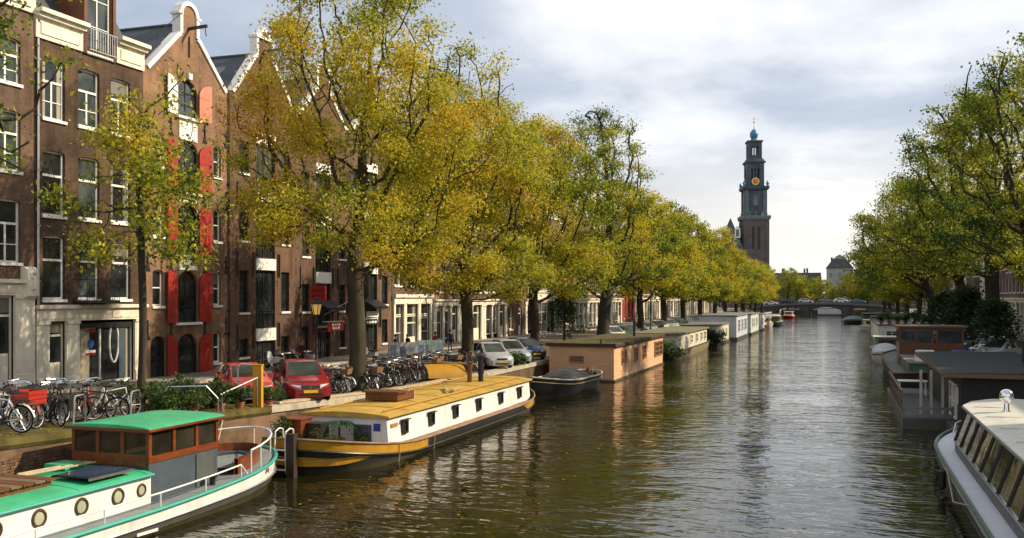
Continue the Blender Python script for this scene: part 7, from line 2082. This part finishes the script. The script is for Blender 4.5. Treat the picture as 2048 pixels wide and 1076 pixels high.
ow = thing('mooring_post', 'orange painted post standing among the shrubs on the quay edge', 'post', (-18.75, 28.6, gz(28.6)))
mb = MB(); mb.box(-0.17, 0.17, -0.06, 0.06, 0.0, 1.42); mb.build('post', POSTORANGE, ow)
mb = MB(); mb.box(-0.19, 0.19, -0.08, 0.08, 1.421, 1.46); mb.build('post_cap', POSTORANGE, ow)
hr = thing('mooring_hoop', 'pale metal hoop frame beside the orange post', 'railing', (-19.3, 28.9, gz(28.9)))
mb = MB(); mb.tube([(-0.45, 0, 0), (-0.45, 0, 1.3), (-0.3, 0, 1.45), (0.35, 0, 1.4), (0.5, 0, 1.25), (0.5, 0, 0)], 0.03, 8); mb.build('hoop', STEEL, hr, True)
gt = thing('garden_gate', 'low grey iron gate with a sloping top among the shrubs behind the green roof', 'gate', (-19.1, 25.3, gz(25.3)), R(35))
mb = MB(); mb.tube([(-0.9, 0, 0), (-0.9, 0, 0.45), (-0.55, 0, 0.85), (0.55, 0, 0.85), (0.9, 0, 0.45), (0.9, 0, 0)], 0.03, 6); mb.build('gate_frame', STEEL, gt)
for k in range(9): mb = MB(); x = -0.6 + k * 0.15; mb.tube([(x, 0, 0.05), (x, 0, 0.84)], 0.012, 5); mb.build('bar', IRON, gt)
gk = thing('gangway_rail', 'slanting pale handrail between the shrubs and the orange post', 'railing', (-18.7, 26.4, gz(26.4)))
mb = MB(); mb.tube([(0, 0, 0.55), (0.0, 2.2, 0.95)], 0.03, 6); mb.build('rail', STEEL, gk)
for y in (0.1, 2.1): mb = MB(); mb.tube([(0, y, 0), (0, y, 0.57 + y * .18)], 0.025, 6); mb.build('rail_post', STEEL, gk)
br = thing('mooring_plank', 'long pale plank lying along the quay edge beside the yellow barge', 'plank', (QX - 0.25, 30.0, 0))
mb = MB(); mb.loft([[(-0.16, y, gz(30 + y) + 0.05), (0.16, y, gz(30 + y) + 0.05), (0.16, y, gz(30 + y) + 0.13), (-0.16, y, gz(30 + y) + 0.13)] for y in (-0.3, 4, 8, 12, 15)], closed=True, cap0=True, cap1=True); mb.build('board', WOODPALE, br)
for i, y in enumerate((1, 5, 9, 13)): mb = MB(); mb.box(-0.2, 0.2, y - 0.08, y + 0.08, gz(30 + y) + 0.02, gz(30 + y) + 0.05); mb.build('bearer', WOOD, br)
oc = thing('tarpaulin_shelter', 'ochre tarpaulin shelter on the quay edge behind the yellow barge roof', 'boat cover', (-19.3, 46.0, 1.2), R(-50))
mb = MB(); mb.loft([[(1.1 * math.cos(q), y, 0.15 + hh * math.sin(q)) for q in [math.pi * k / 10 for k in range(11)]] for y, hh in ((-1.2, 0.72), (-0.8, 0.78), (0.8, 0.78), (1.3, 0.7))]); mb.build('tarpaulin', GOLD, oc, True)
mb = MB(); mb.tube([(-1.2, -1.6, 0.95), (0.0, 0, 1.02), (1.1, 1.9, 0.95)], 0.06, 6); mb.build('ridge_pole', WOODPALE, oc)
mb = MB(); mb.bar((1.1, 1.9, 0.95), (1.5, 2.3, 0.05), 0.06); mb.build('leg', WOODPALE, oc); mb = MB(); mb.bar((-1.2, -1.6, .95), (-1.3, -1.7, 0), 0.06); mb.build('leg', WOODPALE, oc); oc.scale = (0.8, 0.8, 0.85)
# shrubs and pots along the quay
SHL = [(-18.9, 24.0, 0, 1.0), (-19.3, 24.6, 1, 1.0), (-18.8, 25.2, 2, 0.9), (-19.5, 25.9, 0, 1.15), (-18.85, 26.6, 1, 1.0), (-19.6, 27.2, 2, 1.25), (-18.8, 27.6, 0, 0.95), (-19.9, 28.0, 1, 1.2), (-18.7, 29.2, 2, 0.85), (-18.75, 30.0, 0, 0.7), (-19.9, 23.6, 1, 1.0), (-20.3, 26.4, 0, 1.3), (-20.2, 25.0, 2, 1.2)]
for i, (x, y, k, s) in enumerate(SHL):
    shrub('%s shrub on the quay edge, %s from the near bicycles towards the orange post' % (['bushy dark', 'upright', 'pale leafed'][k], ORD[i]), (x, y, gz(y)), k + i % 2, s * 0.68, i % 2 == 0)
for i, (x, y, s) in enumerate(((-18.9, 56.6, 1.0), (-19.0, 59.2, 0.8))): shrub(['round light green bush on the quay in front of the bluish silver hatchback', 'small bush near the stern of the black sloop'][i], (x, y, 1.2), 2, s, False, 'bush')
for i in range(5): shrub('creeper bush hanging at the far end of the peach houseboat, %s from the canal' % ORD[i], (-13.2 - 0.7 * i, 79.6 + 0.4 * (i % 2), 0.1), i, 1.6, False, 'creeper_bush', group='bushes between the houseboats')
for i in range(3): shrub('bush at the stern of the small cream ark, %s from the canal' % ORD[i], (-12.7 - 0.9 * i, 107.0, 0.3), i, 1.5, False, 'creeper_bush', group='bushes between the houseboats')
# conifer by the crenellated bay
cf = thing('conifer', 'dark green conical evergreen on the pavement before the crenellated bay', 'tree', (-24.5, 88.0, 1.2))
rng = np.random.default_rng(5); u = rng.random(90) ** 0.7; an = rng.random(90) * 6.28; rr = (1 - u) * 2.3 * (0.4 + 0.6 * rng.random(90)) + 0.1
link('crown', leaf_mesh('crown', rng, np.stack([rr * np.cos(an), rr * np.sin(an), 0.6 + u * 4.2], 1), 4200, 0.2, 0.28, LEAF_SHRUB, 0.15, 0.15, 0.5), cf)
mb = MB(); mb.tube([(0, 0, 0), (0, 0, 4.4)], [0.14, 0.03], 8); mb.build('trunk', BARK, cf)

for i, (x, y, sc_) in enumerate(((9.6, 70.5, 1.0), (9.4, 83.5, 1.25), (9.5, 88.5, 1.1), (9.3, 100.0, 1.2))):
    e = dup(cf, ['dark evergreen bush on the shaded bank behind the black houseboat', 'tall dark evergreen on the shaded bank behind the varnished wheelhouse', 'second evergreen past the varnished wheelhouse', 'evergreen behind the plant roofed houseboat'][i], (x, y, 1.2), i * 1.3, None, (1.15 * sc_, 1.15 * sc_, 0.8 * sc_))
# ------------------------------------------------------------------ bridge, far buildings, church
YB = 286.0
bg = thing('canal_bridge', 'low arched canal bridge closing the view, with traffic on it', 'bridge', (-5.0, YB, 0))
BRK = M('bridge_stone', (0.085, 0.08, 0.08), 0.85, var=0.3, scale=0.6)
def bridge_z(x): return 3.75 - 0.0030 * x * x
xs = [-22 + k * 1.0 for k in range(45)]
arches = [(-12.2, -5.4), (-3.2, 5.2), (7.4, 12.5)]
mb = MB()
def under(x):
    for a, b_ in arches:
        if a < x < b_: return 1.1 + 1.45 * math.sqrt(max(0, 1 - ((x - (a + b_) / 2) / ((b_ - a) / 2)) ** 2))
    return -1.5
fine = [-22 + k * 0.25 for k in range(177)]
lo = [(x, under(x)) for x in fine]
for (xa, za), (xb, zb_) in zip(lo, lo[1:]):
    mb.face([(xa, 0, za), (xb, 0, zb_), (xb, 0, bridge_z(xb)), (xa, 0, bridge_z(xa))]); mb.face([(xa, 9, za), (xa, 9, bridge_z(xa)), (xb, 9, bridge_z(xb)), (xb, 9, zb_)])
    mb.face([(xa, 0, za), (xa, 9, za), (xb, 9, zb_), (xb, 0, zb_)]); mb.face([(xa, 0, bridge_z(xa)), (xb, 0, bridge_z(xb)), (xb, 9, bridge_z(xb)), (xa, 9, bridge_z(xa))])
mb.build('arch_wall', BRK, bg)
mb = MB(); mb.loft([[(x, -0.3, bridge_z(x) - 0.45), (x, -0.3, bridge_z(x) + 0.08), (x, 0.2, bridge_z(x) + 0.08)] for x in xs]); mb.build('deck_edge', M('bridge_edge', (0.16, 0.16, 0.16), 0.8), bg)
mb = MB()
for x in xs: mb.bar((x, -0.1, bridge_z(x) + .08), (x, -0.1, bridge_z(x) + 1.1), 0.06)
mb.loft([[(x, -0.15, bridge_z(x) + 1.1), (x, -0.05, bridge_z(x) + 1.1), (x, -0.05, bridge_z(x) + 1.18), (x, -0.15, bridge_z(x) + 1.18)] for x in xs], closed=True); mb.loft([[(x, -0.12, bridge_z(x) + .6), (x, -0.08, bridge_z(x) + .6), (x, -0.08, bridge_z(x) + .65), (x, -0.12, bridge_z(x) + .65)] for x in xs], closed=True)
mb.build('parapet_rail', IRON, bg)
for px_ in (-4.3, 6.3):
    mb = MB(); mb.box(px_ - 0.9, px_ + 0.9, -0.7, -0.02, -1.2, 2.6); mb.build('pier', BRK, bg)
for i, (x, k) in enumerate(((-16, 0), (-11, 4), (-6.5, 3), (-1, 2), (3, 0), (7.5, 1))):
    dup(csrc[k], '%s car crossing the far bridge, %s from the sunny quay' % (cn[k], ORD[i]), (x - 3.0, YB + 3.5, bridge_z(x) - 0.05), R(90), 'cars on the bridge')
# boats seen below the bridge
ark('pale boat seen through the wide bridge arch', -6.5, 0.2, 300, 318, 2.1, WHITE, ROOFGREY, group='boats past the bridge')

fb = [('dark mansard block at the end of the canal', -41, 380, 17, 11.5, BRICK_GREY, 'mansard'), ('tall pale corner house with a dark pointed roof at the end of the canal', -22, 372, 9, 15.2, M('far_pale_render', (0.30, 0.34, 0.36), 0.8), 'hip'), ('grey row house at the end of the canal, beside the pointed roof', -12.5, 376, 10, 12.5, BRICK_GREY, 'mansard'),
      ('brown row house behind the far trees at the canal end', -2, 378, 11, 12, BRICK_BROWN, 'mansard'), ('dark brick house behind the far trees, by the shaded bank end', 9.5, 376, 12, 12.5, BRICK_DARK, 'mansard'), ('low house with a long roof in the gap left of the mansard block', -62, 384, 20, 10.5, BRICK_BROWN, 'mansard'), ('red brick house with a long roof next to the low house at the canal end', -41.5, 386, 16, 11.5, BRICK_RED, 'mansard')]
for lb, x, y, w, hh, m_, tp in fb:
    x += 17; hh *= 0.98
    t = thing('row_house', lb, 'house', (x, y, 0.95), -math.pi / 2, 'houses beyond the bridge')   # local x -> -Y (faces the camera), local y -> +X
    nc = max(3, int(w / 2.4)); ops = []
    for f in range(4):
        for c in range(nc):
            yy = w * (c + .5) / nc; z = 0.9 + f * (hh - 1) / 4
            ops.append((yy - .55, yy + .55, z, z + 1.9))
    mb = MB(); wall_with_openings(mb, w, hh, ops); house_body(mb, w, hh); mb.build('wall', m_, t)
    for o in ops: window(t, *o, 'meet', WHITE, random.choice([GLASS, GLASS3]), False)
    mb = MB()
    if tp == 'hip': mb.loft([[(0.3, -0.3, hh), (0.3, w + .3, hh), (-10, w + .3, hh), (-10, -.3, hh)], [(-1.5, 2.2, hh + 3.4), (-1.5, w - 2.2, hh + 3.4), (-8, w - 2.2, hh + 3.4), (-8, 2.2, hh + 3.4)], [(-4.5, w / 2 - .3, hh + 5), (-4.5, w / 2 + .3, hh + 5), (-5.2, w / 2 + .3, hh + 5), (-5.2, w / 2 - .3, hh + 5)]], closed=True, cap1=True)
    else: mb.loft([[(0.25, -0.05, hh), (0.25, w + .05, hh), (-10, w + .05, hh), (-10, -.05, hh)], [(-1.2, 0.2, hh + 2.3), (-1.2, w - .2, hh + 2.3), (-9, w - .2, hh + 2.3), (-9, .2, hh + 2.3)]], closed=True, cap1=True)
    mb.build('roof', ROOFTILE, t); chimney(t, w * .7, hh + 2.2, -5); chimney(t, w * .2, hh + 2.2, -4)
for i, (x, y, s) in enumerate(((-22, 312, .8), (-30, 322, .95), (-37, 330, 1.0), (14, 330, .85), (-17, 340, .78), (-12, 336, .66), (-7, 341, .62), (-1.5, 337, .52), (3.5, 341, .66), (8, 338, .78), (-25, 322, .85), (15, 318, .75), (-32, 338, .8), (-24, 352, .75), (-15, 356, .7), (-5, 350, .66), (4, 356, .72), (13, 340, .8), (20, 352, .85), (-42, 345, .85), (-52, 356, .85))):
    dup(fsrc[1] if i % 2 else g4, 'green tree beyond the bridge, %s along the canal end row' % ORD[i], (x, y, 1.0), i * 1.1, 'trees beyond the bridge', s)

# church tower
ch = thing('church_tower', 'tall tiered church tower with a clock and a blue crown, rising over the trees', 'tower', (-40.6, 493.0, 0.8), R(14))
def sq(hw, z0, z1, hw1=None):
    h1 = hw if hw1 is None else hw1
    return [[(-hw, -hw, z0), (hw, -hw, z0), (hw, hw, z0), (-hw, hw, z0)], [(-h1, -h1, z1), (h1, -h1, z1), (h1, h1, z1), (-h1, h1, z1)]]
mb = MB(); mb.loft(sq(6.1, -1, 43.2), closed=True, cap1=True); base = mb.build('base_stage', TOWERBRICK, ch)
for s, d_ in ((0, 0), (1, 1)):
    pass
for rz_ in range(4):
    for k in (-1, 1):
        mb = MB(); mb.prism([(k * 1.35 - 0.65, 28.5), (k * 1.35 + .65, 28.5), (k * 1.35 + .65, 39), (k * 1.35 + .4, 39.8), (k * 1.35, 40.1), (k * 1.35 - .4, 39.8), (k * 1.35 - .65, 39)], 'x', 6.1, 6.14); o = mb.build('louvre', BLACK, ch); o.rotation_euler = (0, 0, rz_ * math.pi / 2)
    for k in (-1, 1): mb = MB(); mb.box(6.11, 6.4, k * 5.2 - .7, k * 5.2 + .7, -1, 42.9); o = mb.build('corner_pilaster', TOWERBRICK, ch); o.rotation_euler = (0, 0, rz_ * math.pi / 2)
def cornice_sq(hw, z, t_, name='cornice', m=COPPER):
    mb = MB(); mb.loft(sq(hw * .94, z, z + t_ * .4, hw), closed=True, cap0=True); mb.loft(sq(hw, z + t_ * .4, z + t_), closed=True, cap1=True); return mb.build(name, m, ch)
cornice_sq(7.0, 43.2, 2.2, m=COPPERLT)
mb = MB()
for rz_ in range(4):
    pass
mb.loft(sq(5.0, 45.4, 58.4, 4.9), closed=True, cap1=True); mb.build('second_stage', COPPER, ch)
for rz_ in range(4):
    for k in (-1, 1): mb = MB(); mb.box(4.9, 5.5, k * 4.2 - .75, k * 4.2 + .75, 45.4, 58.3); o = mb.build('corner_pilaster', COPPERLT, ch); o.rotation_euler = (0, 0, rz_ * math.pi / 2)
    mb = MB(); mb.prism([(-1.1, 50.5), (1.1, 50.5), (1.1, 54.5), (0.6, 55.4), (-.6, 55.4), (-1.1, 54.5)], 'x', 5.0, 5.06); o = mb.build('louvre', COPPERLT, ch); o.rotation_euler = (0, 0, rz_ * math.pi / 2)
    for k in (-2, 0, 2): mb = MB(); mb.lathe([(0.9, 0), (0.6, 0.5), (0.75, 1.2), (0.3, 2.0), (0.0, 2.3)], (5.4, k * 1.5, 45.4), 8); o = mb.build('ornament', COPPERLT, ch); o.rotation_euler = (0, 0, rz_ * math.pi / 2)
cornice_sq(6.4, 58.4, 1.7)
for sx in (-1, 1):
    for sy in (-1, 1): mb = MB(); mb.lathe([(0.7, 0), (0.5, .4), (0.85, 1.3), (0.5, 2.2), (0.2, 2.5), (0.0, 3.1)], (sx * 5.6, sy * 5.6, 60.1), 8); mb.build('urn', CROWNBLUE, ch, True)


def open_stage(hw, z0, z1, ow, name):
    """stage with an open arch through each side"""
    for sx in (-1, 1):
        for sy in (-1, 1): mb = MB(); mb.box(sx * (hw + ow) / 2 - (hw - ow) / 2, sx * (hw + ow) / 2 + (hw - ow) / 2, sy * (hw + ow) / 2 - (hw - ow) / 2, sy * (hw + ow) / 2 + (hw - ow) / 2, z0, z1); mb.build(name + '_pillar', COPPER, ch)
    top = (z1 - z0) * 0.24
    for s in (-1, 1):
        mb = MB(); mb.box(-ow, ow, s * hw - s * .5 - .3, s * hw - s * .5 + .3, z1 - top, z1); mb.build(name + '_arch', COPPER, ch); mb = MB(); mb.box(-ow, ow, s * hw - s * .5 - .3, s * hw - s * .5 + .3, z0, z0 + top * .9); mb.build(name + '_sill_wall', COPPER, ch)
        mb = MB(); mb.box(s * hw - s * .5 - .3, s * hw - s * .5 + .3, -ow, ow, z1 - top, z1); mb.build(name + '_arch', COPPER, ch); mb = MB(); mb.box(s * hw - s * .5 - .3, s * hw - s * .5 + .3, -ow, ow, z0, z0 + top * .9); mb.build(name + '_sill_wall', COPPER, ch)
        for q in (-0.33, 0.33):
            mb = MB(); mb.tube([(q * ow * 1.0, s * hw - s * .5, z0), (q * ow * 1.0, s * hw - s * .5, z1)], 0.28, 8); mb.build('column', COPPERLT, ch)


open_stage(4.2, 60.1, 71.8, 2.0, 'third_stage')
mb = MB(); mb.loft(sq(2.1, 60.1, 71.6), closed=True, cap1=True); mb.build('bell_chamber', COPPER, ch)
for rz_ in range(4):
    mb = MB(); mb.prism([(1.85 * math.cos(a), 62.6 + 1.85 * math.sin(a)) for a in [2 * math.pi * k / 24 for k in range(24)]], 'x', 4.4, 4.7); o = mb.build('clock_face', GILT, ch); o.rotation_euler = (0, 0, rz_ * math.pi / 2)
    mb = MB(); mb.prism([(1.3 * math.cos(a), 62.6 + 1.3 * math.sin(a)) for a in [2 * math.pi * k / 24 for k in range(24)]], 'x', 4.70, 4.75); mb.build('clock_disc', CLOCKRED, o)
    mb = MB(); mb.bar((4.78, 0, 62.6), (4.78, 0.45, 63.9), 0.22); mb.bar((4.79, 0, 62.6), (4.79, 0.8, 62.2), 0.22); mb.build('clock_hand', GILT, o)
cornice_sq(4.9, 71.8, 1.0); mb = MB(); mb.loft(sq(4.4, 72.8, 74.2, 3.7), closed=True, cap1=True); mb.build('stage_roof', COPPER, ch)
open_stage(3.3, 74.2, 82.4, 1.7, 'lantern')
cornice_sq(3.8, 82.4, 0.9)
mb = MB(); mb.lathe([(2.5, 0), (1.5, 0.9), (1.5, 1.6)], (0, 0, 83.3), 12); mb.build('crown_base', COPPERLT, ch)
mb = MB(); mb.lathe([(1.35, 0), (1.9, 1.0), (2.1, 2.1), (1.9, 3.2), (1.2, 4.2), (0.4, 4.8), (0.25, 5.2)], (0, 0, 84.6), 16); mb.build('crown', CROWNBLUE, ch, True)
mb = MB(); mb.lathe([(0.18, 0), (0.14, 3.0), (0.42, 3.2), (0.42, 3.7), (0.1, 3.9), (0.06, 6.5)], (0, 0, 89.6), 8); mb.box(-0.7, 0.7, -.06, .06, 94.6, 94.8); mb.build('spire', GILT, ch)
ch.scale = (1.0, 1.0, 0.975)
nv = thing('church_nave', 'dark steep church roof with white gable windows beside the tower', 'church', (-50.0, 494.0, 0.8), R(8))
mb = MB(); mb.box(-9, 4, -12, 40, -1, 26); mb.build('wall', TOWERBRICK, nv)
mb = MB(); mb.prism([(-9.3, 27), (-2.5, 43), (4.3, 27)], 'y', -12.3, 40); mb.build('roof', M('church_slate', (0.06, 0.085, 0.115), 0.6, var=0.25, scale=.4), nv)
for k in (-5.5, 0.8):
    mb = MB(); mb.prism([(k - 1.3, 33.2), (k + 1.3, 33.2), (k + 1.3, 37.5), (k, 39.2), (k - 1.3, 37.5)], 'y', -13.2, -9); d_ = mb.build('dormer', WHITE, nv)
    mb = MB(); mb.box(k - .7, k + .7, -13.28, -13.22, 33.8, 37.2); mb.build('pane', GLASS3, d_)


# ------------------------------------------------------------------ leaves lying about
def scatter_leaves(name, n, fx, seed, size=0.11):
    rng = np.random.default_rng(seed)
    c = np.array([fx(rng) for _ in range(n)])
    a = rng.random(n) * 6.28; L = size * (0.6 + 0.8 * rng.random(n))
    d = np.stack([np.cos(a), np.sin(a), 0.05 * rng.normal(size=n)], 1) * L[:, None]; e = np.stack([-np.sin(a), np.cos(a), 0.08 * rng.normal(size=n)], 1) * L[:, None] * 0.55
    v = np.stack([c - d / 2, c + e / 2, c + d / 2, c - e / 2], 1).reshape(-1, 3)
    me = bpy.data.meshes.new(name); me.from_pydata(v.tolist(), [], [(4 * i, 4 * i + 1, 4 * i + 2, 4 * i + 3) for i in range(n)])
    at = me.attributes.new('tint', 'FLOAT', 'POINT'); at.data.foreach_set('value', np.repeat(0.45 + 0.5 * rng.random(n), 4).astype(np.float32))
    me.materials.append(LEAF)
    o = link(name, me); o['kind'] = 'stuff'; return o


def on_quay(rng):
    y = 14 + 70 * rng.random() ** 1.2; x = -18.7 - 11 * rng.random() ** 1.6; return (x, y, gz(y) + 0.012 + (0.03 if x > -20.4 and y < 29 else 0))


def on_water(rng):
    if rng.random() < 0.7: return (-13.4 + 6 * rng.random() ** 2.2, 15 + 60 * rng.random(), 0.006)
    return (-12 + 17 * rng.random(), 15 + 90 * rng.random(), 0.006)


def on_roof(rng):
    return (-17.7 + 4.0 * rng.random(), 60.8 + 17.5 * rng.random(), 2.43)


scatter_leaves('fallen_leaves', 5200, on_quay, 3)
scatter_leaves('floating_leaves', 420, on_water, 4, 0.10)
scatter_leaves('fallen_leaves', 700, on_roof, 5)
